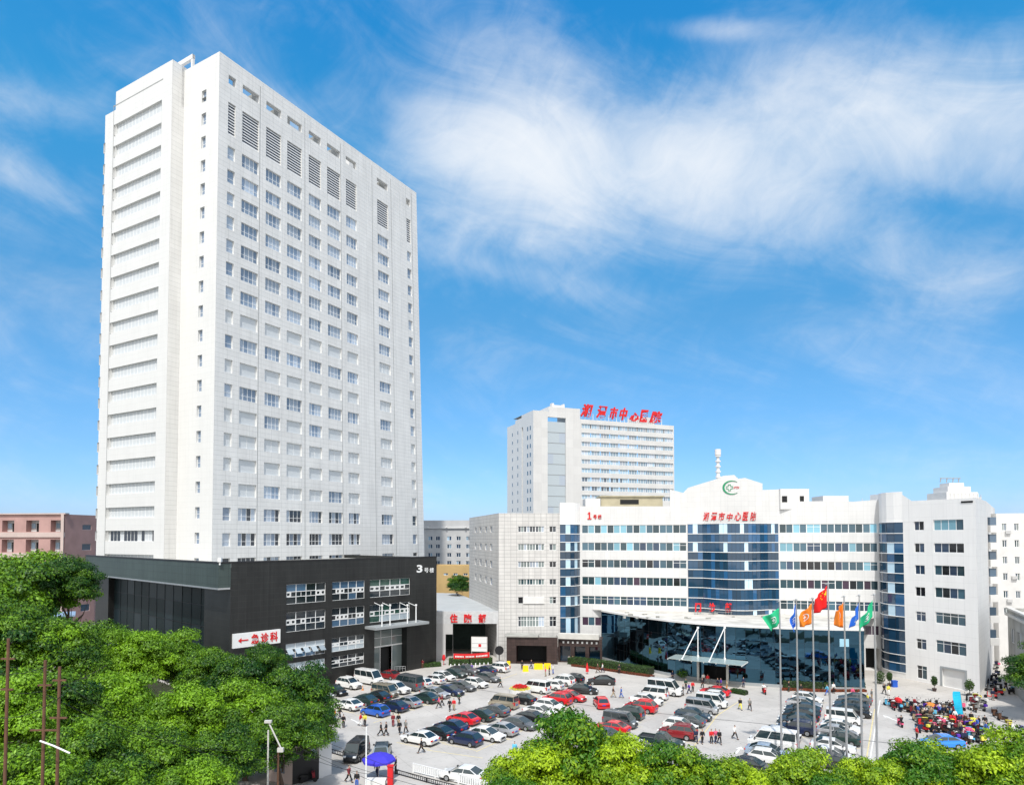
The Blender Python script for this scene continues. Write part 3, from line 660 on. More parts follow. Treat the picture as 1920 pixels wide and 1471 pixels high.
# right hand block
bz = lambda x, y: BK.Z(x, y); bs = lambda x, y=1100: BK.S(x, y)
zBk = bz(1760, 936)
rowsB = [(348, 380), (490, 520), (627, 655), (765, 795), (912, 947), (1087, 1122), (1255, 1300)]
RB = []
for i, (a, b) in enumerate(rowsB):
    y0, y1 = 880 + a / 3.344 - 8.5, 880 + b / 3.344
    RB.append((bz(1730, y1), bz(1730, y0)))
w2a, w2b = bs(1716), bs(1734.5); w4a, w4b = bs(1752.5), bs(1809)
rowsC = [(y0, y1) for y0, y1 in ((973.5, 993.5), (1018, 1035.5), (1060, 1078.5), (1102, 1121), (1149, 1170), (1202, 1225))]
RC = [(bz(1780, y1), bz(1780, y0)) for y0, y1 in rowsC]
rowsD = [(975, 993.5), (1018, 1035), (1059, 1076), (1100, 1117), (1146, 1163.5), (1197, 1216), (1247, 1271)]
RD = [(bz(1725, y1), bz(1725, y0)) for y0, y1 in rowsD]
gd = (bs(1767, 1270), bs(1810, 1270), .05, bz(1767, 1251.5))
bhs = [(w2a, w2b, *r, .22) for r in RD] + [(w4a, w4b, *r, .22) for r in RC] + [(*gd, .35)]
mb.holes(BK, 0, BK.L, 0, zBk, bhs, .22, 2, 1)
zBl = bz(1715, 943)
S1 = Vector(pt(1850, 118.5)); SD = Wall(B2p, S1); mb.holes(SD, 0, SD.L, 0, zBk, [], .2, 0)
S2 = Vector(pt(1866, 150)); wallq(mb, S1, S2, 0, zBk + .0, 1)
NB = Vector((MW.n.x, MW.n.y)) * -16
rear = [A1 + NB, A1]
wallq(mb, S2, A1 + NB, 0, zPar - 2, 1); wallq(mb, A1 + NB, A1, 0, zPar, 1)
# wall behind the bowed corner glass
wallq(mb, A2, B1p, 0, zG, 1)
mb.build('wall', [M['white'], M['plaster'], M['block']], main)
mb = MB(); zrf = zPar - .9
mb.poly([(*A1, zrf), (*A2, zrf), (*B1p, zrf), (*B2p, zrf), (*S1, zrf), (*S2, zrf), (*(A1 + NB), zrf)])
mb.build('roof', M['roofpale'], main)
# windows in strips, each one a unit of two or three lights
nwin = 0
for ri, r in enumerate(rows):
    for (a, b, n) in ((la, lb, 8), (ra, rb, 7)):
        for k in range(n):
            s0 = a + (b - a) * k / n; s1 = a + (b - a) * (k + 1) / n
            if ri == 5:
                if a == la and k > 1: continue
                if a == ra and k < 6: continue
            pool = {0: [GB[1], GB[3], GB[1], GB[0]], 1: [GB[1], GB[2], GB[0], GB[1], GB[3]], 2: [GB[0], GB[1], GB[2], GB[4]], 3: [GB[0], GB[4], GB[0], GB[5], GB[2]], 4: [GB[0], GB[2], GB[0], GB[1]], 5: [GB[5], GB[1], GB[5]]}[ri]
            if random.random() < .12: pool = pool + [GB[3], GT[1]]
            window(main, MW, s0, s1, *r, -.12, 2, pool, .08, .66 if ri in (4,) or random.random() < .12 else 0); nwin += 1
for i, r in enumerate(RD): window(main, BK, w2a, w2b, *r, -.18, 2, [GB[0], GB[2], GB[4], GB[1]], .08, .7 if i > 3 else 0)
for i, r in enumerate(RC): window(main, BK, w4a, w4b, *r, -.18, 4, [GB[3]] * 3 + [GB[1]] if i == 0 else [GB[0], GB[2], GB[4], GB[1]], .08, .72 if i > 3 else 0)
# garage shutter and dark passage
mb = MB(); mb.poly([BK.P(gd[0], gd[2], -.33), BK.P(gd[1], gd[2], -.33), BK.P(gd[1], gd[3], -.33), BK.P(gd[0], gd[3], -.33)])
for k in range(14): z = gd[2] + (gd[3] - gd[2]) * k / 14; mb.wbox(BK, gd[0], gd[1], z, z + .03, -.33, -.31)
dr_ = mb.build('roller_shutter', M['plaster'], main)
mb = MB(); t = .3
mb.wbox(BK, gd[0] - t, gd[0], gd[2], gd[3] + t, .003, .1); mb.wbox(BK, gd[1], gd[1] + t, gd[2], gd[3] + t, .003, .1); mb.wbox(BK, gd[0], gd[1], gd[3], gd[3] + t, .003, .1)
mb.build('frame', M['gframe'], dr_)
mb = MB(); mb.poly([MW.P(ms(1618), .1, -2.98), MW.P(ms(1647), .1, -2.98), MW.P(ms(1647), 4.3, -2.98), MW.P(ms(1618), 4.3, -2.98)]); mb.build('passage_dark_backing', M['dark'], main)  # near-black sheet stands in for the darkness inside the passage
# bowed curtain glass
def curtain(parent, pts, zs, ncol, vents, mull=M['frame'], dark_prob=.5, grad=None):
    gl, mu = MB(), MB(); W = [Wall(pts[i], pts[i + 1]) for i in range(len(pts) - 1)]
    for i, w in enumerate(W):
        for c in range(ncol[i]):
            s0 = w.L * c / ncol[i]; s1 = w.L * (c + 1) / ncol[i]
            for k in range(len(zs) - 1):
                q = random.random(); m = (0, 2, 0)[k % 3] if q < .8 else 2 if q < .9 else 1
                if grad and k >= len(zs) - 3: m = random.choice((1, 0, 1, 0))
                if (i, c, k) in vents: m = 3
                gl.poly([w.P(s0, zs[k]), w.P(s1, zs[k]), w.P(s1, zs[k + 1]), w.P(s0, zs[k + 1])], m)
            mu.wbox(w, s0 - .015, s0 + .015, zs[0], zs[-1], 0, .02, 1)
        for k, z in enumerate(zs): mu.wbox(w, 0, w.L, z - .06, z + .06, 0, .09, 0)
    gg = gl.build('curtain_glass', GC, parent); mu.build('mullion', [mull, M['black']], gg); return gg
def bow(a, b, bulge, n):
    w = Wall(a, b); return [w.P(w.L * k / n, 0, bulge * math.sin(math.pi * k / n))[:2] for k in range(n + 1)]
zc = [r for rr in rows[::-1] for r in rr]
zcur = []
for i in range(6): z0, z1 = rows[5 - i]; zcur += [z0 - .15, z1 + .1]
zcen = [8.4] + [z for z in zcur[1:]]; zcen[-1] = zG
# centre: flat flanks and a convex middle
fl = ms(1318); fr_ = ms(1440)
cpts = [MW.P(cs0, 0, .05)[:2], MW.P(fl, 0, .05)[:2]]
mid = bow(MW.P(fl, 0, .05)[:2], MW.P(fr_, 0, .05)[:2], 3.4, 8)
cpts += mid[1:] + [MW.P(cs1, 0, .05)[:2]]
nv = len(zcen) - 1
vents = {(0, 1, nv - 1), (0, 1, nv - 3), (3, 0, nv - 1), (3, 1, nv - 1), (3, 1, nv - 3), (6, 0, nv - 3), (6, 0, nv - 5), (6, 0, nv - 7), (6, 1, nv - 7), (7, 0, 1), (9, 1, nv - 1), (9, 0, 1), (5, 1, nv - 1)}
curtain(main, cpts, zcen, [3] + [2] * 8 + [3], vents, grad=True)
# bays: left and right bowed corners, with their white heads
G1, G2 = pt(1050, 139.4), A1
Wl = bow(G1, G2, .9, 5); vl = {(1, 0, k) for k in (0, 3, 5, 7, 9, 11)} | {(3, 0, k) for k in (1, 3, 7, 9, 11)}
zl = [1.2] + zcur[1:]; zl[-1] = zG
zl2 = sorted(set([4.6] + [z for z in zl if z > 5]))
n_ = len(zl2) - 1
curtain(main, Wl, zl2, [1] * 5, {(1, 0, n_ - 1), (1, 0, n_ - 3), (3, 0, n_ - 3), (1, 0, n_ - 5), (3, 0, n_ - 5), (1, 0, n_ - 7), (1, 0, n_ - 9), (3, 0, n_ - 9), (1, 0, n_ - 11), (3, 0, n_ - 11)}, grad=True)
Wr = bow(A2, B1p, 1.3, 5); zr2 = [1.0, 2.6, 4.1] + [z for z in zcur if z > 5]; zr2 = sorted(zr2); zr2[-1] = zG; n_ = len(zr2) - 1
curtain(main, Wr, zr2, [1] * 5, {(0, 0, n_ - 1), (3, 0, n_ - 3), (3, 0, n_ - 5), (3, 0, n_ - 7), (3, 0, n_ - 9)}, grad=True)
for pts_, yt, x0, z00 in ((Wl, 942, 1065, 1.2), (Wr, 924, 1670, 1.0)):
    zt = at(x0, yt, pts_[2][1]).z; mb = MB()
    for i in range(5):
        w = Wall(pts_[i], pts_[i + 1]); mb.poly([w.P(0, zG), w.P(w.L, zG), w.P(w.L, zt), w.P(0, zt)], 0, [(i, zG), (i + 1, zG), (i + 1, zt), (i, zt)])
    P = [Vector(p) for p in pts_]; q = [(*p, zt) for p in P] + [(P[-1].x, P[-1].y + 3, zt), (P[0].x, P[0].y + 3, zt)]; mb.poly(q, 1)
    mb.poly([(P[0].x, P[0].y + 3, zG), (*P[0], zG), (*P[0], zt), (P[0].x, P[0].y + 3, zt)], 1)
    mb.poly([(*P[-1], zG), (P[-1].x, P[-1].y + 3, zG), (P[-1].x, P[-1].y + 3, zt), (*P[-1], zt)], 1)
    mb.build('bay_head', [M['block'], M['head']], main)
# sloping shoulder between bay and right block
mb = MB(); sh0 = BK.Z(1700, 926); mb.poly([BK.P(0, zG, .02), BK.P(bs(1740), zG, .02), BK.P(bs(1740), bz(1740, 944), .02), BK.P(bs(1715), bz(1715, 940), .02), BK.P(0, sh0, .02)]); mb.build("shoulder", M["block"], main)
for pts_, zb0 in ((Wl, 4.6), (Wr, 1.0)):
    mb = MB()
    for i in range(5): w = Wall(pts_[i], pts_[i + 1]); mb.poly([w.P(0, 0), w.P(w.L, 0), w.P(w.L, zb0), w.P(0, zb0)], 0)
    mb.build('bay_plinth', M['plaster'], main)
# roof structures
def hut(name, x0, x1, D, y0, y1, m, depth=6, z0=None):
    a, b = pt(x0, D), pt(x1, D); w = Wall(a, b); zt = at((x0 + x1) / 2, y0, D).z; zb2 = (zPar - 1) if z0 is None else z0
    mb = MB(); mb.wbox(w, 0, w.L, zb2, zt, -depth, 0); return mb, w, zt
mb, w, zt = hut('', 1127, 1243, 147, 931, 947, M['beige']); mb.wbox(w, -.3, w.L + .3, zt, zt + .25, -6.3, .3)
h1 = mb.build('roof_hut', M['beige'], main)
mb = MB(); mb.wbox(w, w.L * .31, w.L * .61, zt - 1.6, zt - .6, .003, .1); mb.build('opening', M['dark'], h1)
mb, w, zt = hut('', 1098, 1126, 146, 934, 950, None); mb.build('roof_parapet_box', M['plaster'], main)
mb, w, zt = hut('', 1464, 1518, 131, 916, 942, None, 7); h2 = mb.build('roof_hut', M['plaster'], main)
mb = MB(); mb.wbox(w, .3, 1.3, zt - 2.6, zt - 1.4, .003, .05); mb.wbox(w, 3.8, 4.6, zt - 2.6, zt - 1.4, .003, .05); mb.build('opening', M['dark'], h2)
mb, w, zt = hut('', 1544, 1592, 132, 929, 942, None, 5); mb.build('roof_hut', M['plaster'], main)
# octagonal water tower on the right block
c = pt(1786, 118); mb = MB(); zt = at(1786, 908, 118).z
for (r, za, zb2) in ((2.7, zBk - 1, zt - 1.5), (2.0, zt - 1.5, zt - .5), (1.3, zt - .5, zt + .2)): mb.box((-r, -r, za), (r, r, zb2), c=(c.x, c.y, 0))
for k in range(9):
    x = c.x - 2.7 + k * .675; mb.box((-.06, -.12, zBk - .6), (.06, 0, zt - 1.7), c=(x, c.y - 2.7, 0))
mb.build('water_tank_tower', M['plaster'], main)
mb = MB()
for dx in (-2, -.9, .2, 1.2): mb.tube((c.x + dx, c.y, zt + .4), (c.x + dx + .15, c.y, zt + 1.2), .09, n=6)
mb.tube((c.x - 2, c.y, zt + 1.1), (c.x + 1.6, c.y, zt + 1.1), .09, n=6); mb.build('roof_pipe', M['gframe'], main)
rq = random.Random(4)
for x0, D_ in ((1150, 150), (1200, 150), (1255, 149), (1550, 134), (1605, 133), (1632, 131), (1730, 124), (1830, 121)):
    p_ = at(x0, 950, D_); mb = MB(); a_ = rq.uniform(.5, 1.1); mb.box((-a_, -.6, 0), (a_, .6, rq.uniform(.9, 1.7)), c=(p_.x, D_, zrf)); mb.tube((p_.x + a_ + .3, D_, zrf), (p_.x + a_ + .3, D_, zrf + 2.1), .06, n=6); mb.build('roof_vent_unit', M['plaster_g'], main)
mb = MB(); mb.wbox(BK, bs(1806), bs(1828), bz(1815, 942), bz(1815, 938.5), .003, .08); mb.build('wall_slot', M['dark'], main)
# antenna mast behind the gable
c = pt(1347.5, 139); mb = MB(); z0 = mz(896) - 3; zt = at(1347, 842, 139).z
mb.tube((c.x, c.y, z0), (c.x, c.y, zt - 1.2), .42, .30, n=10); mb.tube((c.x, c.y, zt - 1.2), (c.x, c.y, zt), .62, .62, n=10)
for k in range(5): z = z0 + (zt - z0) * (.35 + .12 * k); mb.tube((c.x, c.y, z), (c.x, c.y, z + .25), .58, .58, n=10)
solo(mb, 'antenna_mast', M['plaster'], 'thin white ringed mast rising behind the roof gable', 'mast')
# writing: hospital name, building number, round emblem
nm = thing('hospital_name_sign', 'red brush-like characters in a row under the gable of the long white building', 'sign', MW.P(ms(1370, 970), mz(976, 1370)))
for i, ch_ in enumerate('湘潭市中心医院'):
    x0 = 1318 + i * 14.7; letters(nm, MW, ch_, ms(x0, 968), ms(x0 + 12.2, 968), mz(975.5, 1370), mz(959.5 + (2 if i == 3 else 0), 1370), .03, .1, .018, .25)
nb1 = thing('building_number_sign', 'red raised characters reading 1号楼 high on the white wall', 'sign', MW.P(ms(1113, 965), mz(973, 1113)))
mb = MB(); sx0, sx1, zz0, zz1 = ms(1100.5, 966), ms(1109.5, 966), mz(973, 1113), mz(959.5, 1113); q = (sx1 - sx0)
mb.wbox(MW, sx0 + q * .40, sx0 + q * .68, zz0 + .22, zz1, .03, .13); mb.wbox(MW, sx0 + q * .12, sx0 + q * .95, zz0, zz0 + .22, .03, .13); mb.poly([MW.P(sx0 + q * .08, zz1 - .45, .12), MW.P(sx0 + q * .40, zz1 - .38, .12), MW.P(sx0 + q * .40, zz1, .12)]); mb.build('character', M['red'], nb1)
letters(nb1, MW, '号', ms(1112.5, 966), ms(1119, 966), mz(972.5, 1113), mz(964.5, 1113), .03, .1, .02)
letters(nb1, MW, '楼', ms(1121, 966), ms(1128, 966), mz(972.5, 1113), mz(964.5, 1113), .03, .1, .02)
M['green'] = mat('green_emblem', (.02, .26, .12), .5, var=.03)
es, ez = ms(1371.5, 914), mz(913.5, 1371); er = abs(ms(1388.5, 914) - es)
emb = thing('round_emblem', 'green crescent ring with a cross outline and red letters on the gable', 'emblem', MW.P(es, ez - er))
mb = MB()
nseg = 40
for k in range(nseg):
    a0 = R(50 + 262 * k / nseg); a1 = R(50 + 262 * (k + 1) / nseg)
    def rr(a):
        d = abs(((math.degrees(a) - 50) / 262) - .5) * 2; return er * (.97 - (.20 * (1 - d ** 1.6)))
    P = lambda r, a, o: MW.P(es + r * math.cos(a), ez + r * .82 * math.sin(a), o)
    mb.poly([P(rr(a0), a0, .1), P(er, a0, .1), P(er, a1, .1), P(rr(a1), a1, .1)])
    mb.poly([P(er, a0, .1), P(er, a0, .0), P(er, a1, .0), P(er, a1, .1)])
mb.build('crescent', M['green'], emb)
mb = MB(); qx = es - er * .22; t = .09; A = er * .13; B = er * .34
out = [(-A, -B), (A, -B), (A, -A), (B, -A), (B, A), (A, A), (A, B), (-A, B), (-A, A), (-B, A), (-B, -A), (-A, -A)]
for i in range(12):
    (x0, y0), (x1, y1) = out[i], out[(i + 1) % 12]
    mb.wbox(MW, qx + min(x0, x1) - t / 2, qx + max(x0, x1) + t / 2, ez + min(y0, y1) - t / 2, ez + max(y0, y1) + t / 2, .003, .09 + .002 * (i % 2))
mb.build('cross', M['green'], emb)
letters(emb, MW, 'XTZX', es + er * .2, es + er * .88, ez - er * .14, ez + er * .1, .02, .06, .01, .2)

# ---------------------------------------------------------------- grey wing at the left
Wa, Wb, Wc = pt(880, 172), pt(935, 139), pt(1050, 139.4)
wing = thing('grey_tiled_wing', 'grey tiled seven storey wing between the sloping roof and the first glass bay', 'building', (Wb.x, Wb.y, 0))
WS, WF = Wall(Wa, Wb), Wall(Wb, Wc); fz = lambda y, x=1000: WF.Z(x, y); fs = lambda x, y=1060: WF.S(x, y)
zW = WF.Z(940, 961.5)
rw = [(fz(997), fz(986)), (fz(1031), fz(1019)), (fz(1063), fz(1052)), (fz(1095.5), fz(1085)), (fz(1131), fz(1118.5)), (fz(1174), fz(1155))]
f0, f1, f2, f3 = fs(971.3), fs(1020.5), fs(1030), fs(1043)
sx = [(WS.S(a, 1050), WS.S(b, 1050)) for a, b in ((890, 893.5), (899, 903), (909, 913), (918.5, 923))]
sr = [(WS.Z(900, a), WS.Z(900, b)) for a, b in ((998, 987.5), (1029.5, 1018), (1059.5, 1047.5), (1089, 1077))]
mb = MB(); mb.holes(WF, 0, WF.L, 0, zW, [(f0, f1, *r, .2) for r in rw] + [(f2, f3, *r, .2) for r in rw], .2, 0)
mb.holes(WS, 0, WS.L, 0, zW, [(*s, *r, .3) for s in sx for r in sr], .3, 0)
mb.holes(Wall(Wc, Wc + Vector((1.5, 8))), 0, 8.1, 0, zW, [], .2, 0)
wallq(mb, Wc + Vector((1.5, 8)), Wc + Vector((2, 34)), 0, zW); wallq(mb, Wc + Vector((2, 34)), Wa, 0, zW)
mb.build('wall', M['wing'], wing)
mb = MB(); mb.poly([(*Wb, zW - .5), (*Wc, zW - .5), (*(Wc + Vector((2, 34))), zW - .5), (*Wa, zW - .5)]); mb.build('roof', M['roofpale'], wing)
for i, r in enumerate(rw):
    if i == 4:
        window(wing, WF, f0, f0 + (f1 - f0) * .2, *r, -.18, 1, [GB[4]], .07)
        mb = MB(); mb.wbox(WF, f0 + (f1 - f0) * .2, f1, r[0], r[1], -.18, .2); mb.build('service_panel', M['plaster'], wing)
    else:
        for k in range(3): window(wing, WF, f0 + (f1 - f0) * k / 3, f0 + (f1 - f0) * (k + 1) / 3, *r, -.18, 3, [GG, GT[3], GT[0], GG, GT[0]] if i in (0, 5) else [GG, GB[0], GT[0], GG], .09, .6 if i == 5 else 0)
    window(wing, WF, f2, f3, *r, -.18, 2, [GT[3], GB[4], GG], .08, .6 if i > 3 else 0)
for s in sx:
    for r in sr: window(wing, WS, *s, *r, -.25, 1, [GT[2], GT[0]], .06)

# brown stone portals at the foot of the wing
Pa, Pb = pt(950, 134.6), pt(1045, 133.6); QW = Wall(Pa, Pb)
portal = thing('brown_stone_portal', 'dark brown stone portal with a black opening at the foot of the grey wing', 'entrance', (QW.P(QW.L / 2, 0).x, QW.P(QW.L / 2, 0).y, 0))
zq = QW.Z(955, 1193); qo = (QW.S(968, 1220), QW.S(1025, 1220), .05, QW.Z(968, 1209.5))
mb = MB(); mb.holes(QW, 0, QW.L, 0, zq, [(*qo, 3.5)], 3.5, 0)
wallq(mb, Pa - Vector((0, -4)), Pa, 0, zq); wallq(mb, Pb, Pb + Vector((0, 4)), 0, zq); mb.build('wall', M['brown'], portal)
mb = MB(); mb.poly([QW.P(0, zq - .3), QW.P(QW.L, zq - .3), QW.P(QW.L, zq - .3, -4.2), QW.P(0, zq - .3, -4.2)]); mb.wbox(QW, -.3, QW.L * .62, zq, zq + .22, -4, .35); mb.build('roof', M['concrete'], portal)
mb = MB(); mb.poly([QW.P(qo[0], .05, -3.45), QW.P(qo[1], .05, -3.45), QW.P(qo[1], qo[3], -3.45), QW.P(qo[0], qo[3], -3.45)]); mb.build('doorway', M['dark'], portal)
mb = MB(); mb.tube(QW.P(-1.6, 2.4, -1.2), QW.P(-1.6, 2.4, -.9), .9, .9, n=14); mb.tube(QW.P(-1.6, 0, -1.05), QW.P(-1.6, 1.8, -1.05), .08)
solo(mb, 'round_fan_unit', M['black'], 'round black fan on a stand left of the brown portal', 'fan')
Pc, Pd = pt(1046, 136.2), pt(1128, 134.5); QX = Wall(Pc, Pd)
arc = thing('brown_shop_front', 'low brown shop front with a lit sign band between portal and mirrored hall', 'entrance', (QX.P(QX.L / 2, 0).x, QX.P(QX.L / 2, 0).y, 0))
zx = QX.Z(1080, 1197); mb = MB(); n3 = 3; hh = [(QX.L * (k + .12) / n3, QX.L * (k + .86) / n3, .05, QX.Z(1080, 1211), 1.5) for k in range(n3)]
mb.holes(QX, 0, QX.L, 0, zx, hh, 1.5, 0); mb.poly([QX.P(0, zx), QX.P(QX.L, zx), QX.P(QX.L, zx, -4), QX.P(0, zx, -4)]); mb.build('wall', M['brown'], arc)
mb = MB()
for h in hh: mb.poly([QX.P(h[0], .05, -1.4), QX.P(h[1], .05, -1.4), QX.P(h[1], h[3], -1.4), QX.P(h[0], h[3], -1.4)])
mb.build('shop_window', GC[2], arc)
mb = MB(); mb.wbox(QX, .1, QX.L - .6, QX.Z(1080, 1197), QX.Z(1080, 1187.5), -1, .6); mb.build('canopy', M['concrete_l'], arc)
mb = MB()
for k in range(8): mb.wbox(QX, .9 + k * .95, 1.25 + k * .95, QX.Z(1080, 1205.5), QX.Z(1080, 1202), .003, .05)
mb.build('sign_band', M['frame'], arc)

# ---------------------------------------------------------------- mirrored entrance hall
hp = [(1127, 139.5), (1150, 135.5), (1180, 131), (1215, 126.6), (1250, 123), (1295, 119.6), (1340, 117), (1395, 114.8), (1450, 113.3), (1505, 112.2), (1560, 111.3), (1616, 110.8)]
HP = [pt(*p) for p in hp]; zH = 9.75
hall = thing('mirrored_entrance_hall', 'low curved entrance hall faced in dark blue mirror glass reflecting parked cars', 'building', (HP[6].x, HP[6].y, 0))
gl, mu = MB(), MB(); acc = 0
for i in range(len(HP) - 1):
    w = Wall(HP[i], HP[i + 1]); n = max(2, round(w.L / 1.9))
    for c_ in range(n):
        s0, s1 = w.L * c_ / n, w.L * (c_ + 1) / n
        for k in range(4):
            z0, z1 = .5 + (zH - .5) * k / 4, .5 + (zH - .5) * (k + 1) / 4
            xm = (w.P((s0 + s1) / 2, 0)); px = CX + F * xm.x / xm.y
            if 1307 < px < 1362 and k == 0: continue
            j = lambda: random.uniform(-.012, .012)
            gl.poly([w.P(s0, z0, j()), w.P(s1, z0, j()), w.P(s1, z1, j()), w.P(s0, z1, j())], 1 if random.random() < .25 else 0)
        mu.wbox(w, s0 - .012, s0 + .012, .5, zH, -.02, .014, 0)
    for k in range(1, 4): z = .5 + (zH - .5) * k / 4; mu.wbox(w, 0, w.L, z - .012, z + .012, -.02, .015, 0)
    mu.wbox(w, 0, w.L, 0, .5, -.1, .12, 1)
gg = gl.build('mirror_glass', [GP, GP2], hall); mu.build('joint', [M['black'], M['gframe']], gg)
mb = MB(); Hr = HP[-1] + Vector((4.5, 9.5)); Hw = Wall(HP[-1], Hr)
wallq(mb, HP[-1], Hr, 0, zH + .45); mb.build('side_wall', M['plaster'], hall)
mb = MB()
for i in range(len(HP) - 1): w = Wall(HP[i], HP[i + 1]); mb.wbox(w, 0, w.L, zH, zH + .34, -.5, .12 + .001 * (i % 2))
mb.build('fascia', M['plaster'], hall)
mb = MB(); mb.poly([(*p, zH + .3) for p in HP] + [(*Hr, zH + .3), (*MW.P(ms(1640), 0, .1)[:2], zH + .3), (*MW.P(ms(1110), 0, .1)[:2], zH + .3)]); mb.build('roof', M['roofpale'], hall)
mb = MB(); rnd = random.Random(5)
for k in range(26):
    px = rnd.uniform(1170, 1590); y0 = rnd.uniform(1148, 1160); p = g(px, y0, zH + .3)
    if (p - MW.P(ms(px), zH + .3)).dot(Vector((MW.n.x, MW.n.y, 0))) < .6: continue
    mb.box((-rnd.uniform(.1, .5), -.2, 0), (rnd.uniform(.1, .6), .2, rnd.uniform(.12, .4)), c=p, rz=rnd.uniform(-.5, .5))
mb.build('roof_debris', M['concrete'], hall)
# roof letters on legs
rl = thing('outpatient_roof_sign', 'three large red characters 门诊部 standing on the hall roof', 'sign', g(1338, 1150, zH + .3))
Dl = g(1338, 1152, zH + .3).y; lw = Wall(pt(1290, Dl + .6), pt(1380, Dl - .6))
for i, (ch_, x0) in enumerate(zip('门诊部', (1303, 1329.5, 1360))):
    letters(rl, lw, ch_, lw.S(x0, 1140), lw.S(x0 + 11.5, 1140), lw.Z(x0, 1146.5), lw.Z(x0, 1129), 0, .2, .05)
mb = MB()
for x in (1303, 1308, 1314, 1330, 1336, 1341, 1361, 1366, 1371): s = lw.S(x, 1140); mb.tube(lw.P(s, zH + .3, -.15), lw.P(s, lw.Z(1338, 1145), -.15), .05, n=5)
mb.wbox(lw, lw.S(1301, 1140), lw.S(1373, 1140), lw.Z(1338, 1147.2), lw.Z(1338, 1146.6), -.2, -.1); mb.build('sign_frame', M['gframe'], rl)
# doorway, posts, glass canopy on two rod trusses
def hw(x):
    for i in range(len(HP) - 1):
        if hp[i][0] <= x <= hp[i + 1][0]: return Wall(HP[i], HP[i + 1])
w = hw(1335); wD = Wall(pt(1306, 118.9), pt(1364, 116.0)); n_ = wD.n
mb = MB(); zd = 2.85
mb.poly([wD.P(.2, .02, -2.5), wD.P(wD.L - .2, .02, -2.5), wD.P(wD.L - .2, zd, -2.5), wD.P(.2, zd, -2.5)]); mb.poly([wD.P(.2, .02, 0), wD.P(.2, .02, -2.5), wD.P(.2, zd, -2.5), wD.P(.2, zd, 0)]); mb.poly([wD.P(wD.L - .2, .02, -2.5), wD.P(wD.L - .2, .02, 0), wD.P(wD.L - .2, zd, 0), wD.P(wD.L - .2, zd, -2.5)])
mb.build('doorway', M['dark'], hall)
mb = MB()
for s in (0, wD.L - .35): mb.wbox(wD, s, s + .35, 0, 4.0, .2, .6)
mb.build('door_post', M['concrete_l'], hall)
cnp = thing('glass_entrance_canopy', 'pale glass canopy hung from two white rod trusses over the hall door', 'canopy', (wD.P(wD.L / 2, 0).x, wD.P(wD.L / 2, 0).y, 0))
cz = 4.1; ca, cb_ = -3.9, wD.L + 3.2
M['clear'] = mat('pale_canopy_glass', (.36, .43, .42), .12, var=.06, spec=.8)
mb = MB(); mb.wbox(wD, ca, cb_, cz, cz + .1, .15, 4.6); mb.build('glass_sheet', M['clear'], cnp)
mb = MB()
for k in range(7): s = ca + (cb_ - ca) * k / 6; mb.wbox(wD, s - .04, s + .04, cz - .16, cz, .15, 4.6)
mb.build('rib', M['frame'], cnp)
for x in (1310, 1360):
    s = wD.S(x, 1200); ztop = at(x, 1176, wD.P(s, 0, .4).y).z; mb = MB(); T = wD.P(s + .0, ztop, .4)
    mb.tube(wD.P(s + .0, cz, .5), T, .09); mb.tube(wD.P(s - 1.6, cz + .1, 4.3), T, .08); mb.box((-.16, -.16, -.16), (.16, .16, .16), c=T); mb.box((-.15, -.15, -.1), (.15, .15, .15), c=wD.P(s - 1.6, cz + .1, 4.3)); mb.box((-.15, -.15, -.1), (.15, .15, .15), c=wD.P(s, cz + .2, .5))
    mb.build('rod_truss', M['frame'], cnp)
# small wall plate and the lift-up sign on the mirror glass
w = hw(1582); mb = MB(); a, b = w.S(1574, 1204), w.S(1591.5, 1204); mb.wbox(w, a, b, w.Z(1580, 1211.5), w.Z(1580, 1197), .02, .08)
mb_ = mb; solo(mb, 'blue_wall_plate', mat('pale_blue_plate', (.32, .55, .68), .4), 'pale blue square plate on the right part of the mirror glass', 'plate')

# ---------------------------------------------------------------- inpatient gateway link
LK = Wall(pt(819, 139.5), pt(936, 139.2))
link = thing('inpatient_gateway', 'grey roofed gateway with red characters 住院部 between black podium and grey wing', 'gateway', (LK.P(LK.L / 2, 0).x, 139.3, 0))
zk1, zk0 = LK.Z(880, 1145.5), LK.Z(880, 1168.5)
mb = MB(); mb.wbox(LK, 0, LK.L, zk0, zk1, -.5, 0); mb.build('fascia', mat('pale_grey_fascia', (.52, .53, .54), .6), link)
mb = MB(); mb.poly([LK.P(0, zk1 - .05, -.3), LK.P(LK.L, zk1 - .05, -.3), (*pt(885, 168), zk1 - .05), (*pt(858, 185), zk1 - .05), (*pt(819, 187), zk1 - .05)]); mb.build('roof', M['roofgrey'], link)
mb = MB(); LB = Wall(pt(822, 152), pt(932, 152)); mb.poly([LB.P(0, 0), LB.P(LB.L, 0), LB.P(LB.L, zk0), LB.P(0, zk0)], 0); mb.poly([LK.P(0, 0), (*pt(822, 152), 0), (*pt(822, 152), zk0), LK.P(0, zk0)], 0)
mb.build('passage_wall', mat('dark_green_wall', (.03, .05, .045), .8, var=.2), link)
mb = MB(); mb.poly([LK.P(0, zk0, -.2), LK.P(LK.L, zk0, -.2), (*pt(932, 152), zk0), (*pt(822, 152), zk0)][::-1]); mb.build('soffit', M['gframe'], link)
mb = MB(); mb.holes(LK, 0, 3.4, 0, zk0, [(1.9, 3.4, 0, zk0 - 2.2, .4)], .4, 0); mb.wbox(LK, LK.L - .5, LK.L, 0, zk0, -.5, -.02); mb.build('pier', M['plaster_g'], link)
for i, (ch_, x0) in enumerate(zip('住院部', (843.5, 870, 897))): letters(link, LK, ch_, LK.S(x0, 1158), LK.S(x0 + 14.5, 1158), LK.Z(880, 1166.5), LK.Z(880, 1150), .02, .12, .035)
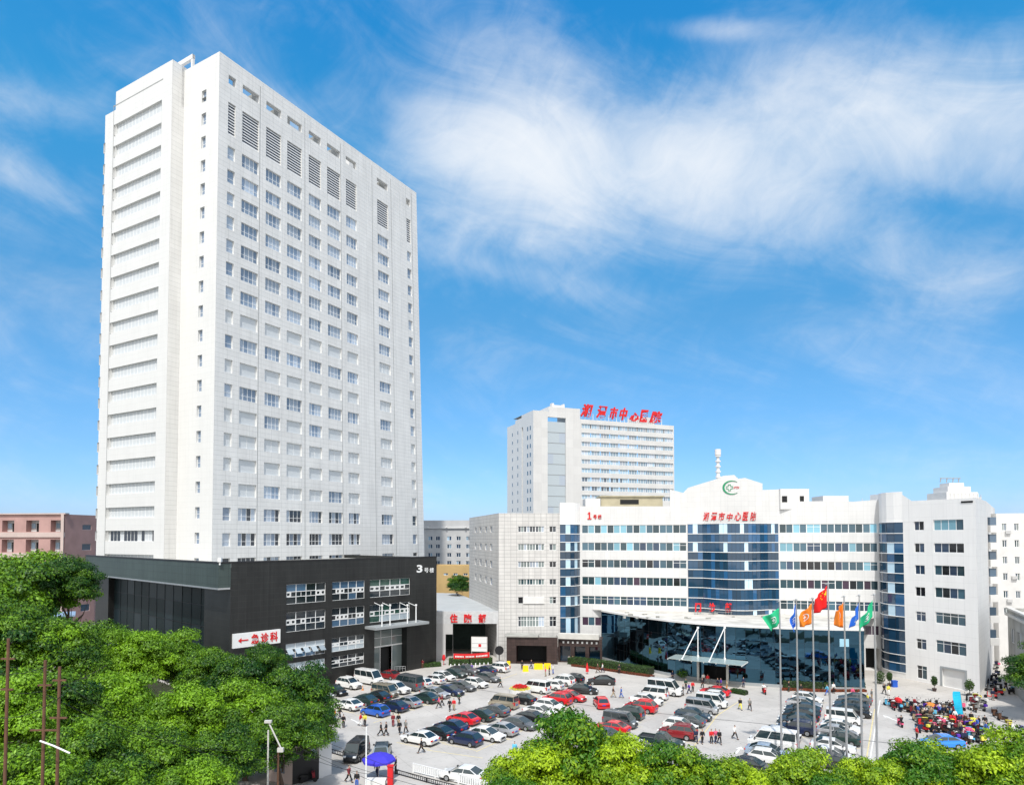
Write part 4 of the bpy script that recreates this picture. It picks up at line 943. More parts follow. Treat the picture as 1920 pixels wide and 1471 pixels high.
nb = Wall(pt(884, 141.2), pt(914, 140.8))
bd = thing('white_notice_board', 'white framed notice board with a small red mark under the gateway', 'notice board', (nb.P(nb.L / 2, 0).x, 141, 0))
mb = MB(); z0, z1 = nb.Z(900, 1221), nb.Z(900, 1193); mb.wbox(nb, 0, nb.L, z0, z1, -.1, 0)
for s in (.1, nb.L - .2): mb.tube(nb.P(s, 0, -.05), nb.P(s, z0, -.05), .06)
mb.build('board', M['concrete_l'], bd)
mb = MB(); mb.wbox(nb, .15, nb.L - .15, z0 + .12, z1 - .12, .003, .02); pn = mb.build('panel', M['frame'], bd)
mb = MB(); mb.wbox(nb, nb.L * .45, nb.L * .62, z0 + 1.0, z0 + 1.6, .02, .04); mb.build('red_mark', M['red'], bd)
mb = MB()
for k in range(2): mb.wbox(nb, .15, nb.L - .15, z0 + .8 + k * .9, z0 + .86 + k * .9, .02, .045)
mb.build('shelf_line', M['gframe'], bd)
# ---------------------------------------------------------------- tower with the roof sign, behind
Q0 = pt(1000, 262); q1 = along(Q0, Vector((.934, .358)), 1265); q2 = along(Q0, Vector((-.358, .934)), 951)
QF, QL = Wall(Q0, q1), Wall(q2, Q0)
bt = thing('background_hospital_tower', 'distant white tower with bands of blue windows and red rooftop characters', 'tower', (Q0.x, Q0.y, 0))
fz2 = lambda y, x=1092: QF.Z(x, y); fs2 = lambda x, y=880: QF.S(x, y)
brow = [(794, 802), (810.5, 818.5), (827.5, 835.5), (844, 852), (860.5, 868.5), (877, 885), (894, 902), (911, 919), (927, 935)]
ba, bb = fs2(1090.5), fs2(1262.5); st = (fs2(1027), fs2(1061), 12, fz2(790, 1040), .6)
zQ = fz2(786, 1095); zQs = fz2(769, 1005); zQt = fz2(763, 1045)
mb = MB()
hb = [(ba, bb, fz2(b), fz2(a), .5) for a, b in brow]
mb.holes(QF, 0, QF.L, 0, zQ, hb + [(st[0], st[1], st[2], zQ, .6)], .5, 0)
mb.holes(QF, fs2(1028) - 27 * 0, fs2(1028), zQ, zQs, [], .5, 0) if False else None
x1 = fs2(1029); x2 = fs2(1088)
mb.holes(QF, 0, x1, zQ, zQs, [], .3, 0); mb.holes(QF, x1, x2, zQ, zQt, [(st[0], st[1], zQ, st[3], .6)] if st[3] > zQ else [], .6, 0)
zql = QL.Z(960, 796); zqm = QL.Z(980, 783)
s1, s2 = QL.S(978, 870), QL.S(984, 870)
mb.holes(QL, 0, QL.L * .33, 0, QL.Z(958, 798), [], .3, 1); mb.holes(QL, QL.L * .33, s1, 0, QL.Z(972, 786), [], .3, 1)
mb.holes(QL, s1, QL.L, 0, zQs, [(s1 + .1, s1 + 1.6, 5, zQs - 5, 1.2)], .3, 1)
n2 = Vector((-QF.n.x, -QF.n.y)) * 22
wallq(mb, q1, q1 + n2, 0, zQ, 1); wallq(mb, QF.P(x2, 0)[:2] and Vector(QF.P(x2, 0)[:2]), Vector(QF.P(x2, 0)[:2]) + n2, zQ, zQt, 1)
wallq(mb, Vector(QF.P(x1, 0)[:2]) + n2 * .5, Vector(QF.P(x1, 0)[:2]), zQs, zQt, 1)
mb.build('wall', [tile('far_tower_panel', (.61, .605, .595), (.56, .555, .55), 3.5, 3.6, .05, stain=.05), M['tower_plain']], bt)
mb = MB()
for (a, b, z) in ((0, x1, zQs), (x1, x2, zQt), (x2, QF.L, zQ)):
    mb.poly([QF.P(a, z), QF.P(b, z), QF.P(b, z, -22), QF.P(a, z, -22)])
mb.build('roof', M['roofpale'], bt)
for i, h in enumerate(hb):
    for k in range(10):
        a = ba + (bb - ba) * k / 10; b = ba + (bb - ba) * (k + 1) / 10
        window(bt, QF, a + .25, b - .25 * (k < 9), h[2], h[3], -.4, 3, [GF, GF, GFD, GT[0]] if i in (6, 7, 8) and k < 6 else [GF, GF, GT[0]], .16)
mb = MB(); mu = MB(); z0, z1 = st[2], st[3]
for k in range(14):
    for c_ in range(3):
        a = st[0] + (st[1] - st[0]) * c_ / 3; b = st[0] + (st[1] - st[0]) * (c_ + 1) / 3; u = z0 + (z1 - z0) * k / 14; v = z0 + (z1 - z0) * (k + 1) / 14
        mb.poly([QF.P(a, u, -.5), QF.P(b, u, -.5), QF.P(b, v, -.5), QF.P(a, v, -.5)], 1 if random.random() < .12 else 0)
    mu.wbox(QF, st[0], st[1], u - .1, u + .1, -.5, -.42)
cgx = mb.build('stair_glass', [glass('far_stair_glass', (.42, .48, .52), .1), GT[0]], bt); mu.build('mullion', M['gframe'], cgx)
mb = MB(); pl = MB()
for k in range(11):
    z = QL.Z(990, 800 + k * 16.6)
    for x in (989.5, 994.5): s = QL.S(x, 880); mb.wbox(QL, s - .5, s + .5, z - 1.6, z, .003, .05)
    for x in (961, 971): s = QL.S(x, 880); mb.wbox(QL, s - .35, s + .35, z - 1.4, z, .003, .05)
mb.wbox(QL, s1 + .15, s1 + 1.55, 5, zQs - 5, -1.1, -1.0)
mb.build('side_window', GFD, bt)
mb = MB(); mb.wbox(QF, fs2(1043), fs2(1047), zQt, fz2(752, 1045), -6, -4); mb.wbox(QF, fs2(1064), fs2(1067), zQt, fz2(754, 1066), -6, -4); mb.wbox(QF, fs2(1047), fs2(1064), fz2(762, 1055), fz2(756, 1055), -6, -4); mb.build('roof_frame', M['plaster'], bt)
mb = MB(); mb.wbox(QF, fs2(1205), fs2(1240), zQ, fz2(778, 1220), -12, -5); mb.build('roof_room', M['plaster'], bt)
rs = thing('rooftop_name_sign', 'large red flowing characters standing on the roof of the distant white tower', 'sign', QF.P(fs2(1170), zQ))
cx = [(1092, 1116), (1122, 1143), (1147, 1163), (1165, 1181), (1184, 1201), (1203, 1220), (1222, 1246)]
for ch_, (xa, xb) in zip('湘潭市中心医院', cx):
    m_ = (xa + xb) / 2; dy = (m_ - 1092) * .02
    letters(rs, QF, ch_, fs2(xa, 775), fs2(xb, 775), fz2(784.5 + dy, 1170), fz2((761 if ch_ != '心' else 768) + dy, 1170), -2, .6, .035, .35)
mb = MB()
for k in range(22):
    s = fs2(1094, 775) + k * (fs2(1246, 775) - fs2(1094, 775)) / 21; mb.tube(QF.P(s, zQ, -2.2), QF.P(s, fz2(778, 1170), -2.2), .12, n=4); mb.tube(QF.P(s, zQ, -5), QF.P(s, fz2(779, 1170), -2.2), .08, n=4)
mb.build('sign_frame', M['frame'], rs)

# ---------------------------------------------------------------- plain buildings around
def block(name, label, pts, zt, m, wins=(), faces=(0,), roof=None, parapet=.6, cat='building', pane=None, wname='window', unit=2):
    """pts: plan counter-clockwise seen from above, wins: per face list of rectangles (s0,s1,z0,z1)"""
    c = Vector(pts[0]); t = thing(name, label, cat, (c.x, c.y, 0)); mb = MB()
    for i in range(len(pts)):
        w = Wall(pts[i], pts[(i + 1) % len(pts)]); hs = wins[i] if i < len(wins) else []
        mb.holes(w, 0, w.L, 0, zt, [(*h, .22) for h in hs], .22, 0)
    mb.build('wall', m, t); mb = MB(); mb.poly([(*p, zt - parapet) for p in pts]); mb.build('roof', roof or M['roofpale'], t)
    for i in range(len(pts)):
        w = Wall(pts[i], pts[(i + 1) % len(pts)])
        for h in (wins[i] if i < len(wins) else []): window(t, w, *h, -.16, unit, pane or [GFD, GF, GB[2]], .1)
    return t
def grid(xs, zs): return [(a, b, c, d) for (a, b) in xs for (c, d) in zs]
# grey office block seen between podium and wing
wA, wB = pt(770, 215), pt(900, 212); w = Wall(wA, wB)
zs = [(w.Z(840, y + 7.5), w.Z(840, y)) for y in (1005, 1020, 1036, 1051)]
xs = [(w.S(x - 4, 1020), w.S(x + 4.5, 1020)) for x in (786, 806.5, 820.5, 842, 859.5, 877.5)]
ob = block('grey_office_block', 'pale grey office block with small square windows behind the ochre building', [wA, wB, wB + Vector((0, 14)), wA + Vector((0, 14))], w.Z(840, 975), M['plaster_g'], [grid(xs, zs)])
mb = MB(); mb.wbox(w, 0, w.L, w.Z(840, 990), w.Z(840, 988.5), .002, .5)
for x in (803, 838, 874): mb.wbox(w, w.S(x - 1.5, 988), w.S(x + 1.5, 988), w.Z(840, 989), w.Z(840, 986), .5, .9)
mb.build('cornice', M['plaster'], ob)
wA, wB = pt(812, 190), pt(884, 189); w = Wall(wA, wB)
xs = [(w.S(x - 4, 1075), w.S(x + 4, 1075)) for x in (836, 854, 873)]
block('ochre_building', 'ochre plastered low building with three small windows behind the gateway roof', [wA, wB, wB + Vector((0, 10)), wA + Vector((0, 10))], w.Z(850, 1060), M['ochre'], [grid(xs, [(w.Z(850, 1078), w.Z(850, 1074))]) ])
# pink arcaded building at the far left
wA, wB = pt(-60, 190), pt(122, 186); w = Wall(wA, wB); wC = pt(180, 196); w2 = Wall(wB, wC)
pk = thing('pink_arcade_building', 'pink plastered building with open loggias at the far left', 'building', (wB.x, wB.y, 0))
xs = [(-52, -8), (4, 26.5), (49, 73), (95, 116)]; zz = [(996.5, 975), (1035, 1011), (1072, 1048), (1110, 1086), (1150, 1125)]
hs = [(max(0.2, w.S(a, 990)), w.S(b, 990), w.Z(60, y0), w.Z(60, y1), 1.8) for a, b in xs for y0, y1 in zz]
mb = MB(); zt = w.Z(60, 964); mb.holes(w, 0, w.L, 0, zt, hs, 1.8, 0); hs2 = [(w2.L * .55, w2.L * .85, w2.Z(150, y0 - 4), w2.Z(150, y1 + 8), .3) for y0, y1 in zz]
mb.holes(w2, 0, w2.L, 0, zt, hs2, .3, 0)
wallq(mb, wC, wC + Vector((0, 20)), 0, zt); mb.build('wall', M['pink'], pk)
mb = MB(); mb.wbox(w, -.3, w.L + .4, zt, zt + .35, -1, .5)
for y0, y1 in zz: mb.wbox(w, 0, w.L, w.Z(60, y0) - 1.5, w.Z(60, y0) - .15, .003, .35)
mb.wbox(w, w.L - .9, w.L, 0, zt, .36, .5); mb.build('pale_band', M['pink_l'], pk)
mb = MB(); mb.poly([(*wA, zt), (*wB, zt), (*wC, zt), (*(wC + Vector((0, 20))), zt), (*(wA + Vector((0, 20))), zt)]); mb.build('roof', M['concrete'], pk)
for h in hs:
    mb = MB(); mb.poly([w.P(h[0], h[2], -1.75), w.P(h[1], h[2], -1.75), w.P(h[1], h[3], -1.75), w.P(h[0], h[3], -1.75)], 0)
    a = h[0] + (h[1] - h[0]) * .45; mb.wbox(w, a, a + .9, h[2], h[3] - .8, -1.7, -1.6, 1); mb.wbox(w, h[0] + .3, h[0] + 1.4, h[2] + 1, h[3] - .8, -1.7, -1.6, 2)
    mb.build('loggia_back', [M['plaster_g'], M['dark'], GF], pk)
for h in hs2: window(pk, w2, *h[:4], -.2, 1, [GFD], .08)
# white ward block behind the right hand block
wA, wB = pt(1858, 128), pt(1867, 136); w = Wall(wA, wB)
U0 = pt(1868, 132); U1 = pt(1990, 128); w = Wall(U0, U1)
zs = [(w.Z(1890, y + 13), w.Z(1890, y)) for y in (981, 1012, 1043, 1074, 1107, 1139)]
xs = [(w.S(x, 1020), w.S(x + 9, 1020)) for x in (1879, 1902, 1925, 1948)]
rb = block('white_ward_block', 'white ward block with small windows at the right edge behind the hospital', [U0, U1, U1 + Vector((0, 14)), U0 + Vector((0, 14))], w.Z(1890, 962), M['plaster'], [grid(xs, zs)], pane=[GFD, GG, GB[0]])
for k, (x, y) in enumerate(((1885, 1000), (1897, 1085), (1888, 1128))):
    mb = MB(); mb.wbox(w, w.S(x, y), w.S(x, y) + .85, w.Z(x, y), w.Z(x, y) + .6, .003, .4); mb.build('air_conditioner', M['plaster_g'], rb)
# stepped balconies on its near end
for i, y in enumerate((969, 1001, 1033, 1065, 1099, 1138, 1180)):
    mb = MB(); D = 121; a = at(1856, y, D); b = at(1866, y + 15, D); mb.box((a.x, D, b.z), (b.x + .2, D + 3, a.z))
    bx = mb.build('stair_window', GFD, rb); mb = MB(); mb.box((a.x - .2, D - .4, b.z - 1.3), (b.x + .5, D + 3, b.z - .05)); mb.build('balcony', M['plaster'], bx)
# weathered concrete building at the right edge
V0, V1 = pt(1885, 112), pt(1935, 96); V2 = V1 + Vector((14, 4))
w = Wall(V0, V1); zv = w.Z(1887, 1140)
cbk = block('weathered_concrete_building', 'low weathered concrete building with a flat roof at the right edge', [V0, V1, V2, V0 + Vector((14, 4))], zv, M['concrete'], [[(2.0, 4.6, zv - 5.2, zv - 2.9), (6.5, 9.5, zv - 5.2, zv - 2.9)]], pane=[GB[4], GFD])
mb = MB(); mb.wbox(w, -.2, w.L, zv - 1.0, zv - .6, .003, .4); mb.wbox(w, -.2, w.L, zv, zv + .3, -.5, .2); mb.build('ledge', M['concrete_l'], cbk)
# low sheds glimpsed behind the left trees and far filler roofs to the right
p = pt(118, 118); w = Wall(pt(92, 116), pt(140, 118)); z = w.Z(118, 1150)
mb = MB(); mb.wbox(w, 0, w.L, 0, z - .5, -6, 0, 1); mb.wbox(w, -.4, w.L + .4, z - .5, z - .25, -6.5, .6, 0); solo(mb, 'blue_roofed_shed', [mat('blue_grey_sheet', (.25, .36, .5), .4), M['concrete']], 'small shed with a pale blue sheet roof behind the left trees', 'shed')
# ---------------------------------------------------------------- vegetation
def leafmat(name, c1, c2, tr=.22):
    m, nt, b = newmat(name); L = nt.links.new
    at_ = N(nt, 'ShaderNodeAttribute'); at_.attribute_name = 'tint'
    oi = N(nt, 'ShaderNodeObjectInfo')
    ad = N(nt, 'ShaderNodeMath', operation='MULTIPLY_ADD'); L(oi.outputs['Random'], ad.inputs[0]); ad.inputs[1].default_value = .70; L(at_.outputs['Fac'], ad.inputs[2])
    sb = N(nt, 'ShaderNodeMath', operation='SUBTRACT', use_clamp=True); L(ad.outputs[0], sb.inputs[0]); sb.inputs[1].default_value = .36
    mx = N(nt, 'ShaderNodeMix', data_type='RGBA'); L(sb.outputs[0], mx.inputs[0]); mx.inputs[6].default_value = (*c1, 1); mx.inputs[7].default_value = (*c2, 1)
    L(mx.outputs[2], b.inputs['Base Color']); b.inputs['Roughness'].default_value = .5; b.inputs['Specular IOR Level'].default_value = .35
    t = N(nt, 'ShaderNodeBsdfTranslucent'); L(mx.outputs[2], t.inputs['Color']); s = N(nt, 'ShaderNodeMixShader'); s.inputs[0].default_value = tr
    L(b.outputs[0], s.inputs[1]); L(t.outputs[0], s.inputs[2]); L(s.outputs[0], nt.nodes['Material Output'].inputs[0]); return m
M['leaf'] = leafmat('camphor_leaf', (.012, .062, .006), (.22, .42, .012))
M['leaf_y'] = leafmat('fresh_leaf', (.045, .15, .006), (.40, .56, .012))
M['leaf_d'] = leafmat('hedge_leaf', (.018, .05, .012), (.06, .13, .02))
M['leaf_r'] = leafmat('red_hedge_leaf', (.14, .03, .015), (.35, .08, .03))
M['bark'] = mat('bark', (.085, .06, .045), .9, var=.3, scale=3, bump=.5)
def leaves_mesh(name, C, Nn, size, tint, rng, mats, aspect=.55, spread=.5):
    n = len(C); u = rng.normal(size=(n, 3)) * spread + Nn; u /= np.linalg.norm(u, axis=1)[:, None]
    r = rng.normal(size=(n, 3)); a = np.cross(u, r); a /= np.linalg.norm(a, axis=1)[:, None]; b = np.cross(u, a)
    s = size * rng.uniform(.7, 1.35, size=(n, 1)); A = a * s; B = b * s * aspect
    V = np.stack([C - A, C - B * .9, C + A, C + B * .9], 1).reshape(-1, 3)
    me = bpy.data.meshes.new(name); me.vertices.add(4 * n); me.vertices.foreach_set('co', V.astype(np.float32).ravel())
    me.loops.add(4 * n); me.loops.foreach_set('vertex_index', np.arange(4 * n, dtype=np.int32))
    me.polygons.add(n); me.polygons.foreach_set('loop_start', np.arange(0, 4 * n, 4, dtype=np.int32)); me.polygons.foreach_set('loop_total', np.full(n, 4, dtype=np.int32))
    for mt in mats: me.materials.append(mt)
    at_ = me.attributes.new('tint', 'FLOAT', 'FACE'); at_.data.foreach_set('value', tint.astype(np.float32))
    me.update(calc_edges=True); return me
def crown(seed, rx=1.0, rz=.85, npuff=60, per=420, leaf=.034, name='crown', fr=(.18, .40), m='leaf'):
    """crown of unit radius made of many leaf clusters; scaled by the tree"""
    rng = np.random.default_rng(seed); C, Nn, T = [], [], []
    g_ = math.pi * (3 - math.sqrt(5))
    lob = rng.normal(size=(6, 3)); lob /= np.linalg.norm(lob, axis=1)[:, None]
    for i in range(npuff):
        zz = 1 - (i + .5) / npuff * 1.45; th = g_ * i + rng.uniform(-.3, .3); rr_ = math.sqrt(max(0, 1 - min(1, abs(zz)) ** 2))
        d = np.array([rr_ * math.cos(th), rr_ * math.sin(th), zz]); R_ = rng.uniform(.52, .90) + .13 * max(0, (lob @ d).max() - .6) / .4
        c = d * R_ * np.array([rx, rx, rz]); pr = rng.uniform(*fr); n = int(per * (pr / .24) ** 2)
        q = rng.normal(size=(n, 3)); q /= np.linalg.norm(q, axis=1)[:, None]; q[:, 2] = np.where(q[:, 2] < -.12, -q[:, 2], q[:, 2])
        rad = pr * rng.uniform(.55, 1.14, size=(n, 1)) * (1 + .18 * np.sin(q[:, :1] * 7 + i) * np.cos(q[:, 1:2] * 6))
        C.append(c + q * rad * np.array([1.08, 1.08, .72])); Nn.append(q * 1.25 + np.array([0, 0, .25]))
        T.append(np.clip(rng.normal(.38, .24) + rng.normal(0, .2, n), 0, 1))
    n = int(npuff * per * .10); q = rng.normal(size=(n, 3)); q /= np.linalg.norm(q, axis=1)[:, None]
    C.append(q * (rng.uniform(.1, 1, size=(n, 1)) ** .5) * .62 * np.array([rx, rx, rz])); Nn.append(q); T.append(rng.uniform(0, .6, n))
    return leaves_mesh(name, np.concatenate(C), np.concatenate(Nn), leaf, np.concatenate(T), rng, [M[m]])
def trunk_mesh(seed, name='trunk', h=1.0, r=.05):
    rng = random.Random(seed); mb = MB(); p = Vector((0, 0, 0)); z0 = h * .55
    pts_ = [Vector((0, 0, 0)), Vector((rng.uniform(-.02, .02), rng.uniform(-.02, .02), .25)), Vector((rng.uniform(-.04, .04), rng.uniform(-.04, .04), .5)), Vector((rng.uniform(-.05, .05), rng.uniform(-.05, .05), .8))]
    for a, b, ra, rb_ in zip(pts_[:-1], pts_[1:], (1, .8, .6), (.8, .6, .3)): mb.tube(a, b, r * ra, r * rb_, n=8, cap=False)
    for k in range(7):
        a = pts_[1].lerp(pts_[3], rng.uniform(.1, .9)); an = k * .9 + rng.uniform(-.3, .3); L = rng.uniform(.2, .34)
        b = a + Vector((math.cos(an) * L, math.sin(an) * L, rng.uniform(.08, .28))); mb.tube(a, b, r * .38, r * .14, n=5, cap=False)
        c = b + Vector((math.cos(an + .5) * L * .5, math.sin(an + .5) * L * .5, .1)); mb.tube(b, c, r * .14, r * .05, n=4, cap=False)
    return mb.mesh(name, M['bark'])
CR = {}
for k in range(4): CR['g%d' % k] = crown(10 + k, npuff=42, per=430, leaf=.031)
for k in range(3): CR['y%d' % k] = crown(30 + k, npuff=42, per=330, leaf=.036, m='leaf_y')
TR = [trunk_mesh(k) for k in range(3)]
NT = [0]
def tree(px, py, D, rad, label, kind='g', name='camphor_tree', group='trees in the foreground', sq=1.0, base=0.0, k=None, rz=None):
    """tree whose crown top stands at height seen at pixel (px,py) from distance D"""
    top = at(px, py, D); i = NT[0]; NT[0] += 1; h = max(3.0, top.z - base)
    t = thing(name, label, 'tree', (top.x, D, base), group, local=True)
    kk = [c for c in CR if c[0] == kind]; me = CR[kk[(i if k is None else k) % len(kk)]]
    c = bpy.data.objects.new('crown', me); COL.objects.link(c); c.parent = t
    rzz = (rz or rad * 1.08); rad *= .94; c.scale = (rad, rad * sq, rzz); c.location = (0, 0, h - rzz * .98); c.rotation_euler = (0, 0, i * 2.4)
    b = bpy.data.objects.new('trunk', TR[i % 3]); COL.objects.link(b); b.parent = t; b.scale = (rad * 1.5, rad * 1.5, max(h - rad * .9, h * .5))
    return t
# tall wood on the left
LT = [
 (58, 1022, 92, 6.9, 'tallest dark green tree, top left, below the pink building'),
 (132, 1040, 90, 3.9, 'tall dark green tree against the end of the black podium'),
 (-10, 1050, 84, 7.0, 'tall green tree cut by the left edge of the picture'),
 (28, 1128, 70, 5.0, 'green tree below the tallest one, at the left edge'),
 (122, 1152, 72, 4.4, 'green tree with a rounded head below the blue roofed shed'),
 (190, 1162, 84, 4.6, 'green tree just under the left end of the podium recess'),
 (262, 1170, 80, 4.2, 'light green tree in front of the dark recess, left of middle'),
 (330, 1182, 84, 4.3, 'bright green tree right under the recessed dark glass'),
 (388, 1208, 80, 3.6, 'green tree in front of the podium pier beside the emergency sign'),
 (497, 1203, 80, 2.9, 'small topped tree poking up over the emergency sign'),
 (548, 1240, 77, 4.6, 'broad tree at the edge of the car park beside the gridded windows'),
 (462, 1275, 70, 4.3, 'broad dark green tree behind the leaning lamp arm'),
 (222, 1248, 66, 4.6, 'green tree in the middle of the left wood'),
 (345, 1280, 66, 4.4, 'dark green tree left of the leaning lamp arm'),
 (92, 1240, 58, 4.2, 'tree between the two wooden poles'),
 (12, 1265, 54, 4.0, 'dark tree at the left edge behind the tallest wooden pole'),
 (160, 1335, 52, 3.8, 'green tree right of the pair of wooden poles'),
 (285, 1352, 56, 3.8, 'dark green tree low in the middle of the left wood'),
 (408, 1362, 58, 3.4, 'green tree in the lower left, beside the street lamp post'),
 (60, 1400, 44, 3.6, 'low dark tree in the bottom left corner'),
 (220, 1410, 46, 3.6, 'low dark tree at the bottom, left of centre of the wood'),
 (360, 1420, 48, 3.4, 'low tree at the bottom beneath the lamp arm'),
 (572, 1306, 70, 3.3, 'dark tree over the gatehouse wall, rightmost of the left wood'),
 (528, 1322, 65, 3.6, 'dark tree just right of the leaning lamp arm'),
 (440, 1222, 77, 4.0, 'light green tree directly below the emergency sign'),
]
for a in LT: tree(*a, group='trees of the left wood')
RT = [
 (1085, 1335, 52, 4.5, 'largest yellow green tree at the bottom, hiding the middle of the car park'),
 (1000, 1385, 50, 3.2, 'yellow green tree left of the largest one at the bottom'),
 (1170, 1375, 50, 3.2, 'yellow green tree right of the largest one at the bottom'),
 (1255, 1392, 49, 3.0, 'yellow green tree in front of the dark pickup'),
 (1330, 1410, 48, 2.7, 'low yellow green tree between pickup and right car rows'),
 (1400, 1428, 48, 2.6, 'lowest yellow green tree left of the flagpoles'),
 (1490, 1405, 49, 3.3, 'yellow green tree in front of the first flagpoles'),
 (1560, 1440, 47, 2.4, 'small yellow green tree between the flagpole trees'),
 (1625, 1414, 49, 2.6, 'yellow green tree under the rightmost flagpole'),
 (1700, 1395, 50, 2.9, 'yellow green tree in front of the open paving right of the poles'),
 (1770, 1392, 52, 3.0, 'yellow green tree in front of the bright blue car'),
 (1850, 1385, 50, 3.6, 'green tree near the bottom right corner'),
 (1925, 1372, 50, 3.6, 'green tree cut by the bottom right corner'),
 (950, 1440, 46, 2.2, 'lowest bush-like tree left of the bottom tree group'),
]
for a in RT: tree(*a, kind='y', group='trees along the street in front')
tree(1950, 1205, 92, 4.0, 'green tree at the right edge in front of the concrete building', group=None)
tree(860, 1075, 178, 3.2, 'small green tree beside the ochre building', group=None, kind='g')
0 and tree(1912, 1170, 104, 2.0, 'small green tree on the flat concrete roof edge', group=None, base=9.0, rz=1.4)
# distant tree belt behind everything on both sides
i = 0
for x, y, D, r, lab in ((-30, 1000, 240, 12, 'far tree left of the pink building'), (176, 1012, 215, 6, 'far tree between pink building and tower'), (808, 1018, 232, 6, 'far tree just right of the tower foot')):
    pass
# hedges: clipped leaf masses with a dark body
def hedge(P, wd_, h, label, m='leaf_d', z0=0.0, name='hedge', n=900, size=.11, body=True, cat='hedge', group=None):
    rng = np.random.default_rng(len(P) * 7 + int(h * 10)); C, Nn = [], []
    mb = MB()
    for a, b in zip(P[:-1], P[1:]):
        a = Vector(a[:2]); b = Vector(b[:2]); w = Wall(a, b); k = int(n * w.L / 4)
        s = rng.uniform(0, w.L, k); o = rng.uniform(-wd_ / 2, wd_ / 2, k); z = rng.uniform(0, h, k)
        f = rng.integers(0, 3, k); z = np.where(f == 0, h, z); o = np.where(f == 1, wd_ / 2, np.where(f == 2, -wd_ / 2, o))
        z = z + rng.normal(0, h * .05, k); o = o + rng.normal(0, .06, k)
        C.append(np.stack([a.x + w.d.x * s + w.n.x * o, a.y + w.d.y * s + w.n.y * o, z + z0], 1))
        nn = np.stack([w.n.x * np.sign(o) * (f > 0), w.n.y * np.sign(o) * (f > 0), np.where(f == 0, 1., .4)], 1); Nn.append(nn)
    C = np.concatenate(C); Nn = np.concatenate(Nn); c0_ = C.mean(0); c0_[2] = z0
    me = leaves_mesh(name, C - c0_, Nn, size, rng.uniform(0, 1, len(C)), rng, [M[m]])
    o = bpy.data.objects.new(name, me); COL.objects.link(o); o.location = c0_; tag(o, label, cat, group)
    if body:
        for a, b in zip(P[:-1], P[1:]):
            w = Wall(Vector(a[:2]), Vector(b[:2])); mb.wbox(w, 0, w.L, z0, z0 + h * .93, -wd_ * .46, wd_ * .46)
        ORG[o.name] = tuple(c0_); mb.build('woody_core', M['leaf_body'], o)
    return o
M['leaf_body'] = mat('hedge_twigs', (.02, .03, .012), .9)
hedge([g(1068, 1243), g(1130, 1250), g(1180, 1258), g(1222, 1264)], 2.0, 1.3, 'dark green hedge left of the hall door along the mirror glass')
hedge([g(1072, 1248), g(1130, 1255.5), g(1180, 1263), g(1226, 1269)], .5, .35, 'low red leaved border along the left hedge', 'leaf_r', name='border_hedge', size=.09)
hedge([g(1466, 1287), g(1540, 1290), g(1618, 1291)], 1.9, 1.25, 'dark green hedge right of the hall door behind the flagpoles')
hedge([g(1464, 1293), g(1540, 1296), g(1624, 1296)], .5, .35, 'low red leaved border along the right hedge', 'leaf_r', name='border_hedge', size=.09)
hedge([g(842, 1245), g(880, 1245), g(922, 1243)], 1.6, 1.2, 'green hedge under the red banner at the gateway')
hedge([g(772, 1252), g(800, 1250), g(826, 1248)], 1.0, .8, 'small green hedge at the right foot of the black podium')
hedge([g(1372, 1297), g(1400, 1302)], 1.2, .6, 'short green planter hedge in the car park near the hall', name='planter_hedge')
def shrub(px, py, r, h, label, m='leaf_d', pot=False, name='shrub', cat='shrub'):
    p = g(px, py); rng = np.random.default_rng(int(px)); t = thing(name, label, cat, p, local=True); z0 = .5 if pot else 0
    n = 700; q = rng.normal(size=(n, 3)); q /= np.linalg.norm(q, axis=1)[:, None]; C = q * rng.uniform(.5, 1, size=(n, 1)) * np.array([r, r, h / 2]) + np.array([0, 0, z0 + h / 2 + (.35 if pot else 0)])
    o = bpy.data.objects.new('foliage', leaves_mesh('foliage', C, q, .12, rng.uniform(0, 1, n), rng, [M[m]])); COL.objects.link(o); o.parent = t
    mb = MB(); mb.tube((0, 0, z0), (0, 0, z0 + h * .6), .05, .03, n=5); x = mb.mesh('stem', M['bark']); s = bpy.data.objects.new('stem', x); COL.objects.link(s); s.parent = t
    if pot:
        mb = MB(); mb.tube((0, 0, 0), (0, 0, .5), .26, .36, n=12); s = bpy.data.objects.new('pot', mb.mesh('pot', M['brown'])); COL.objects.link(s); s.parent = t
shrub(1280, 1270, 1.2, 1.7, 'bright green shrub left of the hall door', 'leaf')
shrub(1376, 1272, 1.3, 1.5, 'green shrub right of the hall door', 'leaf')
shrub(1650, 1281, .9, 2.2, 'dark round shrub at the foot of the right glass bay')
shrub(1668, 1286, .5, 1.6, 'potted plant beside the blue bin', pot=True, name='potted_plant', cat='plant')
shrub(1752, 1295, .5, 1.7, 'potted plant left of the white roller shutter', pot=True, name='potted_plant', cat='plant')
shrub(1818, 1305, .7, 1.9, 'dark potted plant right of the white roller shutter', pot=True, name='potted_plant', cat='plant')
